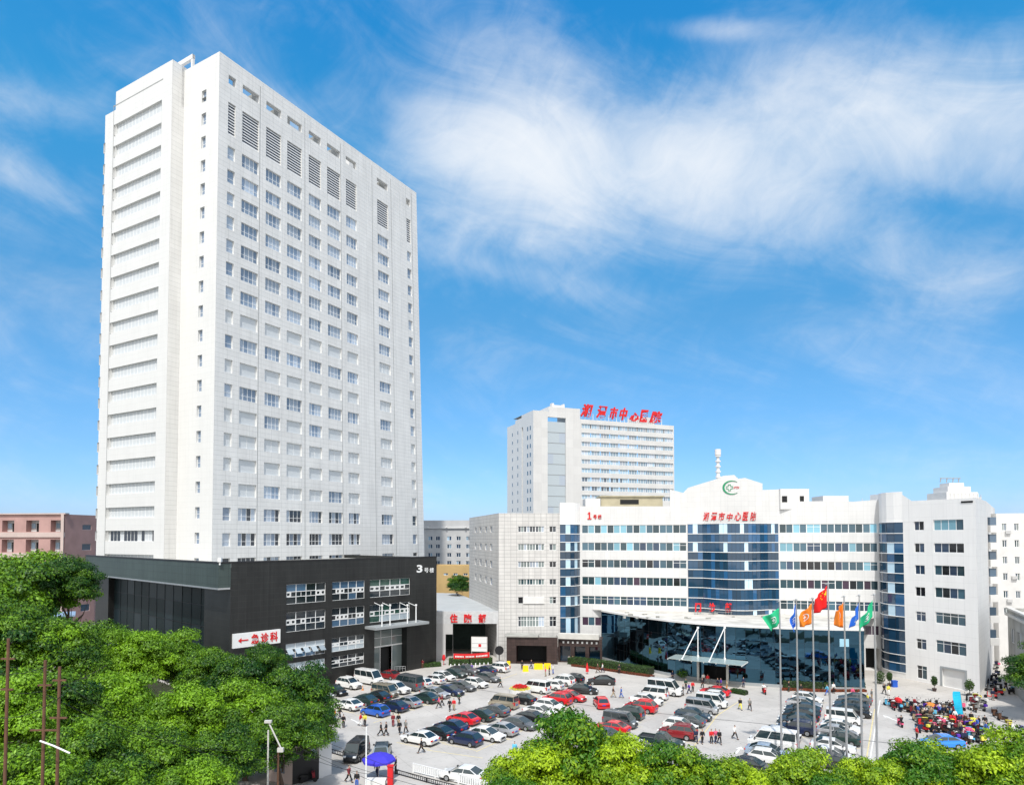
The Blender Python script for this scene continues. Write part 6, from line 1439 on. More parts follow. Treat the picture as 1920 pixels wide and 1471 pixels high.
PEOPLE = [
 (617, 1328, 'dark red', 'black', 'step', 180, 'in a dark red top, left of the nearest white sedan in the outer row'),
 (628, 1352, 'orange', 'blue', 'stand', 200, 'in an orange top beside two people in black left of the blue hatchback'),
 (637, 1348, 'black', 'black', 'walk', 60, 'in black between the orange top and another person in black'),
 (644, 1363, 'black', 'black', 'stand', 90, 'in black, nearest of the three left of the blue hatchback'),
 (676, 1360, 'red', 'white', 'step', 0, 'in a red top and white trousers below the blue hatchback'),
 (684, 1361, 'yellow', 'black', 'stand', -90, 'in a yellow vest beside the one in red below the blue hatchback'),
 (714, 1379, 'black', 'black', 'walk', 0, 'in black, left one of a pair in the open aisle above the purple parasol'),
 (724, 1378, 'black', 'black', 'step', 180, 'in black, right one of a pair in the open aisle above the purple parasol'),
 (737, 1361, 'dark red', 'dark red', 'stand', 90, 'in dark red clothes above the white front sedan of the middle block'),
 (747, 1361, 'black', 'khaki', 'walk', 90, 'in black with khaki trousers beside the one dressed in dark red'),
 (749, 1375, 'black', 'black', 'walk', -90, 'in a black suit just left of the white front sedan'),
 (761, 1374, 'grey', 'black', 'step', -120, 'in a grey top right of the black suited one by the white front sedan'),
 (790, 1411, 'black', 'black', 'walk', 180, 'in black crossing in front of the white front sedan'),
 (823, 1327, 'pink', 'black', 'walk', 180, 'in a pink jacket striding along the aisle between left and middle blocks'),
 (829, 1322, 'dark red', 'black', 'step', 180, 'in dark red right behind the pink jacket in the aisle'),
 (843, 1332, 'black', 'black', 'walk', -100, 'in black in the aisle beside the red dress'),
 (851, 1331, 'red', 'khaki', 'stand', -90, 'in bright red top in the aisle between two in dark clothes'),
 (861, 1319, 'dark green', 'black', 'walk', 70, 'in dark green walking behind the red top in the aisle'),
 (938, 1288, 'dark green', 'black', 'walk', 0, 'in dark green alone in the open paving near the flower bed'),
 (884, 1261, 'purple', 'navy', 'stand', -90, 'in a purple top behind the far end of the left rows'),
 (979, 1254, 'black', 'black', 'stand', -90, 'in black left of the yellow barriers'),
 (996, 1253, 'navy', 'navy', 'step', 0, 'in navy between the two yellow barriers'),
 (1023, 1267, 'pink', 'khaki', 'stand', 180, 'in pale pink in front of the right yellow barrier'),
 (1030, 1265, 'black', 'black', 'stand', 180, 'in black in front of the right end of the yellow barrier'),
 (1037, 1263, 'white', 'blue', 'stand', 180, 'in a white top at the right end of the yellow barrier'),
 (1067, 1244, 'grey', 'black', 'stand', 90, 'in grey under the brown shop front, left of a pair'),
 (1074, 1244, 'black', 'black', 'stand', 90, 'in black under the brown shop front, right of a pair'),
 (1121, 1261, 'brown', 'brown', 'walk', 180, 'in brown just above the long black sedan'),
 (1130, 1260, 'white', 'navy', 'step', 180, 'in white and navy above the long black sedan'),
 (1161, 1262, 'black', 'black', 'stand', -90, 'in black by the left hedge, taller of two'),
 (1150, 1307, 'brown', 'khaki', 'walk', 0, 'in a brown top and khaki trousers right of the red hatchback'),
 (1165, 1308, 'blue', 'blue', 'step', 180, 'all in blue right of the brown top and khaki trousers'),
 (1107, 1302, 'navy', 'light blue', 'stand', -90, 'in navy and light blue at the nose of the black aisle sedan'),
 (1261, 1275, 'navy', 'black', 'stand', -90, 'in navy left of the hall canopy behind the raised white van'),
 (1281, 1303, 'black', 'black', 'stand', 180, 'in black at the front of the raised white van'),
 (1292, 1300, 'purple', 'navy', 'walk', 180, 'in a purple coat between the black one and the red coat'),
 (1299, 1296, 'red', 'black', 'stand', -90, 'in a red coat in the group before the hall door'),
 (1286, 1291, 'dark green', 'black', 'stand', -90, 'in dark green at the back of the group by the white van'),
 (1317, 1290, 'black', 'black', 'walk', -90, 'in black straight in front of the hall door'),
 (1327, 1282, 'red', 'grey', 'stand', 90, 'in red and grey at the hall door'),
 (1319, 1280, 'white', 'navy', 'stand', 90, 'in white and navy at the hall door'),
 (1346, 1290, 'navy', 'black', 'walk', 180, 'in navy above the red sedan, left one of a close pair'),
 (1352, 1290, 'purple', 'black', 'stand', 180, 'in purple above the red sedan, right one of a close pair'),
 (1363, 1294, 'khaki', 'orange', 'stand', 180, 'in khaki and orange beside the short planter hedge'),
 (1394, 1288, 'navy', 'navy', 'stand', -90, 'in navy crouching near the right shrub'),
 (1388, 1330, 'black', 'yellow', 'walk', -90, 'in a black top and pale yellow trousers in the right aisle'),
 (1406, 1331, 'grey', 'black', 'walk', -90, 'in a grey top and black trousers in the right aisle'),
 (1378, 1385, 'white', 'black', 'walk', -60, 'in a white shirt alone in the right aisle'),
 (1305, 1392, 'navy', 'navy', 'walk', -90, 'in navy, leftmost of five walking beside the dark red SUV'),
 (1317, 1393, 'black', 'black', 'step', -90, 'in black, second from the left of five beside the dark red SUV'),
 (1334, 1393, 'red', 'black', 'stand', -90, 'in a red coat among five walking beside the dark red SUV'),
 (1342, 1392, 'pink', 'navy', 'step', -90, 'in a pinkish top between the red coat and the one in black'),
 (1349, 1394, 'black', 'black', 'walk', -90, 'in black, rightmost of five beside the dark red SUV'),
 (1479, 1296, 'black', 'dark green', 'stand', 0, 'in black by the border hedge between first and second flagpole'),
 (1502, 1302, 'black', 'black', 'stand', -90, 'in black above the white hatchback behind the second flagpole'),
 (1551, 1303, 'light blue', 'blue', 'walk', 180, 'in light blue by the fourth flagpole'),
 (1563, 1299, 'white', 'black', 'stand', -90, 'in a white coat right of the fourth flagpole'),
 (1599, 1308, 'pink', 'dark green', 'stand', -90, 'in a pinkish red top between the fifth and sixth flagpoles'),
 (1627, 1321, 'yellow', 'black', 'stand', 180, 'in a yellow vest left of the rightmost flagpole'),
 (1635, 1312, 'grey', 'khaki', 'stand', 180, 'in grey just behind the yellow vest'),
 (1658, 1301, 'black', 'black', 'walk', -90, 'in black below the blue bin'),
 (1666, 1303, 'yellow', 'white', 'stand', -90, 'in a pale yellow top right of the one in black below the bin'),
 (654, 1466, 'dark red', 'black', 'walk', -30, 'in a dark red shirt striding below the black people carrier'),
 (669, 1477, 'black', 'blue', 'stand', -90, 'in a black jacket and blue jeans at the bottom edge'),
 (707, 1456, 'grey', 'navy', 'walk', -90, 'standing under the purple parasol'),
 (742, 1448, 'black', 'black', 'stand', 180, 'in black at the right edge of the purple parasol'),
 (965, 1418, 'light blue', 'navy', 'walk', -90, 'in light blue at the left side of the bottom tree group'),
 (951, 1459, 'brown', 'navy', 'walk', 180, 'in brown below the light blue one beside the bottom trees'),
 (1719, 1386, 'red', 'black', 'stand', 0, 'in a bright red coat at the nose of the bright blue sedan'),
 (1886, 1295, 'black', 'black', 'walk', -90, 'in black walking in the side alley at the right'),
 (1862, 1312, 'navy', 'grey', 'stand', -90, 'in navy at the mouth of the side alley'),
 (1745, 1352, 'brown', 'dark green', 'stand', -90, 'in brown among the scooters right of the purple cover'),
 (1736, 1351, 'black', 'black', 'step', -90, 'in black among the scooters beside the purple cover'),
 (1770, 1368, 'pink', 'black', 'stand', 90, 'in pink among the nearer scooters'),
 (1725, 1340, 'navy', 'black', 'stand', 90, 'in navy standing behind the second row of scooters'), (1762, 1339, 'white', 'navy', 'walk', 180, 'in white between the back scooters and the purple cover'), (1790, 1343, 'dark red', 'black', 'stand', -90, 'in dark red left of the cyan feather banner'), (1752, 1381, 'black', 'navy', 'stand', -90, 'in black behind the bright blue sedan'), (1801, 1376, 'khaki', 'black', 'walk', 0, 'in khaki at the tail of the bright blue sedan'), (1836, 1366, 'black', 'black', 'stand', 180, 'in black right of the yellow scooter cover'), (1850, 1378, 'blue', 'grey', 'walk', 180, 'in blue near the trees below the steel railing'),
 (706, 1254, 'dark red', 'black', 'stand', -90, 'in dark red left of the podium door'), (734, 1250, 'dark red', 'black', 'stand', -90, 'in dark red at the podium door'), (741, 1252, 'black', 'black', 'stand', -90, 'in black leaning by the white rail at the podium door'), (747, 1252, 'navy', 'navy', 'walk', -90, 'in navy right of the podium door'), (792, 1252, 'dark red', 'brown', 'stand', 90, 'in dark red beside the small hedge right of the podium door'),
]
for x, y, a, b, ps_, fc, lab in PEOPLE: person(x, y, a, b, ps_, fc, 'person ' + lab, group=PG)
# ---------------------------------------------------------------- flagpoles and flags
FD = [77, 76.4, 75.8, 75.2, 74.6, 74, 73.4]
FX = [1461.5, 1493, 1523.5, 1552.5, 1582.6, 1611, 1639]; FY = [1127, 1124, 1121.6, 1094, 1118, 1116, 1114.7]
FC = ['green', 'blue', 'orange', 'red star', 'orange', 'blue', 'green']
WORDS = ['first', 'second', 'third', 'fourth and tallest', 'fifth', 'sixth', 'seventh']
M['fl_green'] = mat('green_flag_cloth', (.02, .42, .20), .8, var=.06); M['fl_blue'] = mat('blue_flag_cloth', (.02, .14, .62), .8, var=.06); M['fl_orange'] = mat('orange_flag_cloth', (.80, .22, .02), .8, var=.06); M['fl_red'] = mat('red_flag_cloth', (.72, .012, .012), .8, var=.04); M['star'] = mat('yellow_star_cloth', (.85, .62, .02), .8)
PB = []
pole0 = None
for i in range(7):
    t_ = at(FX[i], FY[i], FD[i]); h = t_.z; x0 = t_.x
    lab = '%s flagpole from the left, tall steel pole in the row before the hall' % WORDS[i]
    if pole0 is None:
        r = thing('flagpole', lab, 'flagpole', (x0, FD[i], 0), 'flagpoles in a row', local=True)
        a = MB(); a.tube((0, 0, .3), (0, 0, h), .13, .07, n=12); A = bpy.data.objects.new('pole', a.mesh('pole', M['steel'])); COL.objects.link(A); A.parent = r
        a = MB(); a.tube((0, 0, 0), (0, 0, .3), .5, .42, n=16); B_o = bpy.data.objects.new('base', a.mesh('base', M['concrete_l'])); COL.objects.link(B_o); B_o.parent = r
        a = MB(); a.tube((0, 0, h), (0, 0, h + .12), .16, .10, n=10); a.box((-.35, -.04, h - .05), (.1, .04, h)); C_o = bpy.data.objects.new('finial', a.mesh('finial', M['gframe'])); COL.objects.link(C_o); C_o.parent = r
        pole0 = (r, [(A, []), (B_o, []), (C_o, [])], h)
    else:
        r, out = dup(pole0[0], pole0[1], (x0, FD[i], 0)); tag(r, lab, 'flagpole', 'flagpoles in a row'); r.scale = (1, 1, h / pole0[2])
    PB.append((x0, FD[i], h))
# flag corner pixels: hoist top, hoist bottom, fly top, fly bottom
FQ = [((1461, 1139), (1461, 1168), (1432, 1158), (1447, 1183)), ((1491.5, 1132), (1491.5, 1166), (1478, 1166), (1485, 1184)), ((1522, 1130), (1522, 1168), (1498, 1156), (1503, 1176)), ((1550.5, 1097), (1550.5, 1138), (1524, 1122), (1525, 1149)),
      ((1581, 1128), (1581, 1176), (1571, 1146), (1568, 1172)), ((1609.5, 1130), (1609.5, 1160), (1596, 1158), (1588, 1179)), ((1636, 1124), (1636, 1156), (1616, 1163), (1613, 1184))]
def flag(i, name, label, m, mark=None):
    D = FD[i]; q = [at(x, y, D) for x, y in FQ[i]]; nx, nz = 14, 9; mb = MB(); ht, hb, ft, fb = q
    sag = random.uniform(.1, .25)
    def P(u, v):
        a = ht.lerp(hb, v); b = ft.lerp(fb, v); p = a.lerp(b, u); p.z -= sag * math.sin(math.pi * u) * (.5 + v * .5) * .6
        p.y += .28 * math.sin(u * 9 + v * 2 + i) * min(1, u * 2.5) + .9 * u * (-1 if i % 2 else 1) * .4; return p
    for a in range(nx):
        for b in range(nz): mb.poly([P(a / nx, b / nz), P((a + 1) / nx, b / nz), P((a + 1) / nx, (b + 1) / nz), P(a / nx, (b + 1) / nz)])
    base = tuple(hb); t = thing(name, label, 'flag', base, 'flags on the flagpoles'); o = mb.build('cloth', m, t, smooth=True, weld=True)
    so_ = o.modifiers.new('cloth thickness', 'SOLIDIFY'); so_.thickness = .012
    def shape(name, pts2, mm):
        k = MB(); k.poly([P(u, v) + Vector((0, -.05, 0)) for u, v in pts2]); k.build(name, mm, t)
    if mark == 'stars':
        def star(cu, cv, r, rot):
            for k in range(5):
                a = rot + k * 2 * math.pi / 5; p = [(cu, cv)]
                for da, rr_ in ((-math.pi / 5, .4), (0, 1), (math.pi / 5, .4)): p.append((cu + math.cos(a + da) * r * rr_, cv + math.sin(a + da) * r * rr_ * 1.2))
                yield p
        for nm_, cu, cv, r in (('large_star', .17, .26, .13), ('small_star', .36, .12, .045), ('small_star', .43, .22, .045), ('small_star', .43, .34, .045), ('small_star', .36, .44, .045)):
            k = MB()
            for p in star(cu, cv, r, -math.pi / 2): k.poly([P(max(0, u), max(0, v)) + Vector((0, -.06, 0)) for u, v in p])
            k.build(nm_, M['star'], t)
    else:
        k = MB(); 
        for a in range(20):
            a0, a1 = R(60 + 240 * a / 20), R(60 + 240 * (a + 1) / 20); c = (.5, .48); r0, r1 = .17, .22
            k.poly([P(c[0] + r0 * math.cos(a0), c[1] + r0 * math.sin(a0)) + Vector((0, -.06, 0)), P(c[0] + r1 * math.cos(a0), c[1] + r1 * math.sin(a0)) + Vector((0, -.06, 0)), P(c[0] + r1 * math.cos(a1), c[1] + r1 * math.sin(a1)) + Vector((0, -.06, 0)), P(c[0] + r0 * math.cos(a1), c[1] + r0 * math.sin(a1)) + Vector((0, -.06, 0))])
        for (u0, u1, v0, v1) in ((.42, .58, .44, .52), (.47, .53, .36, .60)): k.poly([P(u0, v0) + Vector((0, -.065, 0)), P(u1, v0) + Vector((0, -.065, 0)), P(u1, v1) + Vector((0, -.065, 0)), P(u0, v1) + Vector((0, -.065, 0))])
        k.build('emblem', M['frame'], t)
flag(0, 'flag', 'green flag with a white emblem spread wide on the leftmost pole', M['fl_green']); flag(1, 'flag', 'blue flag hanging narrow on the second pole from the left', M['fl_blue']); flag(2, 'flag', 'orange flag with a white emblem on the third pole, left of the red one', M['fl_orange'])
flag(3, 'national_flag', 'red flag with five yellow stars on the tallest middle pole', M['fl_red'], 'stars'); flag(4, 'flag', 'orange flag on the pole just right of the red flag', M['fl_orange']); flag(5, 'flag', 'blue flag drooping on the second pole from the right', M['fl_blue']); flag(6, 'flag', 'green flag drooping on the rightmost pole', M['fl_green'])

# ---------------------------------------------------------------- scooters
def scooter_template(cover, box):
    root = bpy.data.objects.new('scooter', None); COL.objects.link(root); parts = []
    def add(name, mb, m, subs=()):
        o = bpy.data.objects.new(name, mb.mesh(name, m)); COL.objects.link(o); o.parent = root; parts.append((o, [])); return o
    mb = MB(); mb.box((-.75, -.16, .38), (-.05, .16, .68)); mb.box((-.1, -.15, .26), (.42, .15, .36)); mb.box((.0, 0, 0), (.07, .38, .72), c=(.40, -.19, .30), rz=0)
    mb.poly([(.42, -.2, .36), (.42, .2, .36), (.56, .16, .95), (.56, -.16, .95)]); mb.poly([(.56, -.16, .95), (.56, .16, .95), (.36, .13, 1.0), (.36, -.13, 1.0)]); mb.poly([(-.75, -.14, .6), (-.75, .14, .6), (-1.0, .1, .5), (-1.0, -.1, .5)])
    b = add('body', mb, CL['red']); b.material_slots[0].link = 'OBJECT'
    mb = MB(); mb.box((-.82, -.15, .68), (-.02, .15, .80)); mb.box((-.86, -.11, .78), (-.4, .11, .84)); add('seat', mb, M['black'])
    for x in (-.62, .68): mb = MB(); mb.tube((x, -.055, .25), (x, .055, .25), .25, n=14); add('wheel', mb, M['tyre'])
    mb = MB(); mb.tube((.47, -.34, 1.06), (.47, .34, 1.06), .022, n=6); mb.tube((.66, 0, .28), (.47, 0, 1.05), .035, n=6)
    for s in (-1, 1): mb.tube((.47, s * .25, 1.06), (.42, s * .34, 1.28), .010, n=4); mb.box((.40, s * .34 - .06, 1.24), (.43, s * .34 + .06, 1.34))
    add('handlebar', mb, M['black'])
    mb = MB(); mb.box((.55, -.08, .86), (.62, .08, .98)); add('headlight', mb, M['lampw'])
    if cover:
        mb = MB(); q = [(.62, -.36, 1.08), (.62, .36, 1.08), (.66, .30, .55), (.66, -.30, .55)]; mb.poly(q); mb.poly([(x - .02, y, z) for x, y, z in q][::-1]); mb.poly([(.62, -.36, 1.08), (.30, -.34, 1.05), (.30, .34, 1.05), (.62, .36, 1.08)]); mb.poly([(.62, -.36, 1.08), (.66, -.30, .55), (.42, -.3, .5), (.30, -.34, 1.05)]); mb.poly([(.62, .36, 1.08), (.30, .34, 1.05), (.42, .3, .5), (.66, .30, .55)])
        b = add('wind_apron', mb, CL['pink']); b.material_slots[0].link = 'OBJECT'
    if box: mb = MB(); mb.box((-1.08, -.18, .80), (-.74, .18, 1.1)); b = add('top_box', mb, CL['black']); b.material_slots[0].link = 'OBJECT'
    return root, parts
SCT = [[scooter_template(c, b), False] for c, b in ((0, 0), (1, 0), (0, 1), (1, 1))]
rs_ = random.Random(11); SCOL = ['dark red', 'black', 'white', 'black', 'grey', 'navy', 'black', 'brown', 'brown', 'khaki', 'red', 'white', 'grey', 'light blue']
def scooter(x, y, ang, where, grp, col=None, typ=None):
    k = rs_.choice((0, 1, 1, 2, 3)) if typ is None else typ; c = col or rs_.choice(SCOL); c2 = rs_.choice(('pink', 'black', 'navy', 'purple', 'black', 'khaki', 'grey', 'dark red', 'yellow', 'white', 'brown', 'light blue'))
    (root, parts), used = SCT[k]; p = g(x, y)
    if used: r, out = dup(root, parts, p)
    else: r, out = root, parts; SCT[k][1] = True
    r.location = p; r.rotation_euler = (0, 0, R(ang)); out[0][0].material_slots[0].link = 'OBJECT'; out[0][0].material_slots[0].material = CL[c]
    for o, _ in out:
        if o.name.startswith(('wind_apron', 'top_box')): o.material_slots[0].link = 'OBJECT'; o.material_slots[0].material = CL[c2]
    extra = ' with %s apron' % c2 if k in (1, 3) else ' with top box' if k == 2 else ''
    tag(r, '%s scooter%s, %s' % (c, extra, where), 'scooter', grp)
SG = 'scooters parked in front of the shutter'
for ri, (nm_, pts_, a0) in enumerate((
    ('back row', [(1666 + 10.3 * k, 1323 + .55 * k) for k in range(14)], 95), ('second row', [(1714 + 8.2 * k, 1338 + .8 * k) for k in range(11)], 92), ('middle row', [(1718 + 8.6 * k, 1352 + .9 * k) for k in range(13)], 88),
    ('fourth row', [(1722 + 9 * k, 1369 + .8 * k) for k in range(13)], 90), ('front row', [(1782 + 9.5 * k, 1388 + .6 * k) for k in range(7)], 80))):
    for k, (x, y) in enumerate(pts_): scooter(x + rs_.uniform(-1.5, 1.5), y + rs_.uniform(-2, 2), a0 + rs_.uniform(-14, 14) + (180 if rs_.random() < .25 else 0), '%s from left in the %s' % (ORD[k], nm_), SG)
for k, (x, y) in enumerate(((1816, 1314), (1824, 1319), (1832, 1314), (1840, 1320), (1818, 1329), (1828, 1333), (1838, 1331))): scooter(x, y, 85 + rs_.uniform(-20, 20), '%s of the small cluster right of the shutter' % ORD[k], 'scooters right of the shutter')
for k in range(13): scooter(1858 + .9 * k * (-1 if k % 2 else .4) + (k % 2) * 13, 1308 - 6.2 * k, 150 + rs_.uniform(-20, 20), '%s from the near end along the alley wall' % ORD[k], 'scooters along the side alley', col='red' if k < 2 else rs_.choice(('navy', 'black', 'black', 'navy', 'grey')), typ=rs_.choice((0, 2, 1)))
for k in range(9): scooter(1897 + 1.2 * k % 4, 1300 - 8 * k + (0 if k else 0), 20 + rs_.uniform(-20, 20), '%s from the near end under the concrete building' % ORD[k], 'scooters opposite the alley wall')
for k, (x, y) in enumerate(((1868, 1345), (1880, 1352), (1893, 1366), (1905, 1372), (1858, 1372), (1872, 1386))): scooter(x, y, 60 + 40 * rs_.random(), '%s loose one by the bottom right trees' % ORD[k], 'scooters near the bottom right trees')
for k, (x, y) in enumerate(((546, 1462), (562, 1458), (578, 1466))): scooter(x, y, 20, '%s from left in the gatehouse arch shade' % ORD[k], 'scooters at the gatehouse')
for ri, (nm_, pts_) in enumerate((('back filler row', [(1676 + 10.5 * k, 1330 + .5 * k) for k in range(12)]), ('front filler row', [(1730 + 10 * k, 1361 + .8 * k) for k in range(12)]))):
    for k, (x, y) in enumerate(pts_): scooter(x + rs_.uniform(-3, 3), y + rs_.uniform(-2, 2), 90 + rs_.uniform(-30, 30), '%s from left, %s' % (ORD[k], 'line behind the back row' if ri == 0 else 'line before the fourth row'), SG)
pk_ = random.Random(21)
for k in range(13):
    tc_, lc_ = pk_.choice(('black', 'navy', 'brown', 'white', 'grey', 'black', 'khaki', 'blue')), pk_.choice(('black', 'navy', 'grey'))
    person(1712 + 11 * k + pk_.uniform(-3, 3), 1340 + 2.6 * k + pk_.uniform(-9, 9), tc_, lc_, pk_.choice(('stand', 'walk', 'step')), pk_.uniform(0, 360), 'person in %s, %s from the left of those mingling with the parked scooters' % (tc_, ORD[k]), group='people among the parked scooters')
# moving riders: scooter top-level, rider top-level
for (x, y, a, c, lab, top) in ((1688, 1361, 80, 'pink', 'ridden away across the open paving right of the poles', 'black'), (1433, 1300, -95, 'red', 'ridden past the right side of the hall canopy', 'white')):
    scooter(x, y, a, lab, 'scooters being ridden', col=c, typ=0); p = g(x, y); d = Vector((math.cos(R(a)), math.sin(R(a)), 0))
    person(0, 0, top, 'black', 'ride', a, 'person in %s riding the scooter %s' % (top, 'on the open paving' if top == 'black' else 'beside the hall canopy'), loc=p - d * .35)
# large bright rain covers lying over parked scooters
for (x, y, c, lab, w_) in ((1684, 1322, 'red', 'red padded cover draped over a scooter in the back row', .5), (1758, 1340, 'purple', 'purple rain cover over a scooter in the second row', .5), (1744, 1332, 'orange', 'orange red cover over scooters behind the purple one', .8), (1796, 1347, 'pink', 'pink cover right of the purple one', .5), (1786, 1357, 'red', 'bright red cover in the middle of the scooters', .45), (1817, 1381, 'pink', 'pink violet cover among the front scooters', .5), (1826, 1362, 'yellow', 'yellow cover among the right scooters', .5)):
    p = g(x, y); mb = MB(); n = 10; P3 = []
    for j in range(4):
        z = (.35, .85, 1.1, 1.22)[j]; r = (1.0, .85, .55, .12)[j]; P3.append([(p.x + r * w_ * math.cos(k * 2 * math.pi / n) * (1 + .12 * math.sin(3 * k)), p.y + r * 1.0 * math.sin(k * 2 * math.pi / n), z + .06 * math.sin(k * 2.2)) for k in range(n)])
    for j in range(3):
        for k in range(n): mb.poly([P3[j][k], P3[j][(k + 1) % n], P3[j + 1][(k + 1) % n], P3[j + 1][k]])
    mb.poly(P3[3]); solo(mb, 'scooter_cover', CL[c], lab, 'cover', 'covers over scooters')

# ---------------------------------------------------------------- small things in the car park
def barrier(x0, x1, y, lab):
    a, b = g(x0, y), g(x1, y); w = Wall(a.xy, b.xy); mb = MB(); mb.wbox(w, 0, w.L, 0, .25, -.3, .3); mb.wbox(w, .03, w.L - .03, .25, 1.0, -.18, .18); mb.wbox(w, .1, w.L - .1, 1.0, 1.1, -.1, .1); solo(mb, 'water_barrier', M['yellow'], lab, 'barrier', 'yellow barriers before the brown portal')
barrier(980, 991, 1258, 'single yellow plastic barrier nearest the car park'); barrier(1001, 1018, 1254, 'left one of the two joined yellow plastic barriers'); barrier(1019.5, 1033, 1253.5, 'right one of the two joined yellow plastic barriers'); barrier(950, 957, 1249, 'yellow barrier left of the brown portal pillar')
for k in range(10):
    p = g(845 + 7.8 * k, 1251 - .35 * k); mb = MB(); mb.tube(p, p + Vector((0, 0, .6)), .11, .11, n=8); mb.tube(p + Vector((0, 0, .6)), p + Vector((0, 0, .7)), .11, .05, n=8)
    solo(mb, 'bollard', M['frame'], 'white bollard, %s from the left in front of the gateway hedge' % ORD[k], 'bollard', 'white bollards along the hedge')
bw = Wall(g(850, 1246).xy, g(918, 1243).xy); bn = thing('red_banner', 'red cloth banner with small white lettering above the gateway hedge', 'banner', bw.P(bw.L / 2, 0))
mb = MB(); z0 = bw.Z(884, 1233); z1 = bw.Z(884, 1223)
for k in range(12): a, b = k / 12, (k + 1) / 12; s_g = lambda u: -.18 * math.sin(math.pi * u); mb.poly([bw.P(a * bw.L, z0 + s_g(a)), bw.P(b * bw.L, z0 + s_g(b)), bw.P(b * bw.L, z1 + s_g(b)), bw.P(a * bw.L, z1 + s_g(a))])
bo = mb.build('cloth', CL['red'], bn); q = bo.modifiers.new('t', 'SOLIDIFY'); q.thickness = .02
mb = MB()
for k in range(22):
    if k in (6, 13): continue
    u = .05 + .9 * k / 22; mb.wbox(bw, u * bw.L, u * bw.L + .2, z0 + .32 - .18 * math.sin(math.pi * u), z0 + .62 - .18 * math.sin(math.pi * u), .02, .03)
mb.build('lettering', M['frame'], bn)
for s in (0, 1): mb = MB(); mb.tube(bw.P(s * bw.L, 0), bw.P(s * bw.L, z1), .05); mb.build('post', M['steel'], bn)
def simple(name, fn, m, label, cat, **k): mb = MB(); fn(mb); return solo(mb, name, m, label, cat, **k)
p = g(1101, 1263); simple('closed_parasol', lambda mb: (mb.tube(p, p + Vector((0, 0, .5)), .04), mb.tube(p + Vector((0, 0, .45)), p + Vector((0, 0, 1.2)), .30, .24, n=10), mb.tube(p + Vector((0, 0, 1.2)), p + Vector((0, 0, 2.1)), .24, .04, n=10)), CL['red'], 'closed red parasol standing in front of the left hedge', 'parasol')
p = g(832, 1246); simple('red_lantern_sign', lambda mb: (mb.tube(p, p + Vector((0, 0, .9)), .05), mb.tube(p + Vector((0, 0, .9)), p + Vector((0, 0, 1.3)), .25, .36, n=12), mb.tube(p + Vector((0, 0, 1.3)), p + Vector((0, 0, 2.0)), .36, .22, n=12)), CL['red'], 'red lantern shaped sign at the right corner of the podium', 'sign')
w = Wall(g(771, 1250).xy, g(786, 1249).xy); simple('green_notice_board', lambda mb: (mb.wbox(w, 0, w.L, .7, 1.5, -.05, 0), mb.tube(w.P(.1, 0), w.P(.1, .7), .04), mb.tube(w.P(w.L - .1, 0), w.P(w.L - .1, .7), .04)), mat('sea_green_board', (.12, .45, .36), .5), 'small sea green board by the wall right of the podium door', 'notice board')
p = g(1677, 1287); simple('litter_bin', lambda mb: (mb.box((-.4, -.3, 0), (.4, .3, .95), c=p), mb.box((-.44, -.34, .95), (.44, .34, 1.08), c=p)), mat('blue_bin', (.02, .10, .50), .5), 'blue wheeled bin against the white wall beside the glass bay', 'bin')
w = Wall(g(739, 1258).xy, g(760, 1257).xy); simple('white_rail', lambda mb: (mb.wbox(w, 0, w.L, .85, .92, 0, .05), mb.wbox(w, 0, w.L, .45, .5, 0, .05), [mb.wbox(w, w.L * k / 4 - .03, w.L * k / 4 + .03, 0, .85, 0, .05) for k in range(5)]), M['frame'], 'low white rail in front of the podium door', 'railing')
w = Wall(g(1813, 1352).xy, g(1864, 1357).xy); simple('steel_railing', lambda mb: ([mb.wbox(w, 0, w.L, z, z + .05, 0, .05) for z in (.3, .65, 1.0)], [mb.wbox(w, w.L * k / 9 - .025, w.L * k / 9 + .025, 0, 1.0, 0, .046) for k in range(10)]), M['steel'], 'pale steel railing behind the right scooters', 'railing')
for (x, y) in ((1527, 1353), (680, 1293)):
    p = g(x, y); t = thing('traffic_cone', 'orange traffic cone %s' % ('between the two car rows by the flagpoles' if x > 1000 else 'on the paving below the white raised roof van'), 'cone', p, 'traffic cones', local=True)
    mb = MB(); mb.box((-.2, -.2, 0), (.2, .2, .04)); mb.tube((0, 0, .04), (0, 0, .75), .16, .03, n=10); o = bpy.data.objects.new('cone_body', mb.mesh('cone_body', CL['orange'])); COL.objects.link(o); o.parent = t
    mb = MB(); mb.tube((0, 0, .35), (0, 0, .5), .105, .075, n=10); o = bpy.data.objects.new('stripe', mb.mesh('stripe', M['frame'])); COL.objects.link(o); o.parent = t
# flower bed
pc = g(975, 1301); t = thing('flower_bed', 'round raised bed of red and yellow flowers with a white rim in the car park', 'flower bed', pc, local=True)
mb = MB(); pr_ = [(1.75 * math.cos(k * math.pi / 8), 1.75 * math.sin(k * math.pi / 8)) for k in range(16)]; mb.prism(pr_, 0, .9); o = bpy.data.objects.new('rim', mb.mesh('rim', M['plaster'])); COL.objects.link(o); o.parent = t
rng = np.random.default_rng(9)
for nm_, rr_, zz, mm in (('yellow_flowers', 1.7, .98, None), ('red_flowers', 1.2, 1.25, None)):
    n = 900; a = rng.uniform(0, 2 * math.pi, n); q = rr_ * np.sqrt(rng.uniform(.0, 1, n)); C = np.stack([q * np.cos(a), q * np.sin(a), zz + .35 * (1 - q / rr_) + rng.normal(0, .05, n)], 1)
    mf = CL['yellow'] if nm_[0] == 'y' else CL['red']; M['tmp'] = mf
    o = bpy.data.objects.new(nm_, leaves_mesh(nm_, C, np.tile([0, 0, 1.], (n, 1)), .11, rng.uniform(0, 1, n), rng, [mf])); COL.objects.link(o); o.parent = t
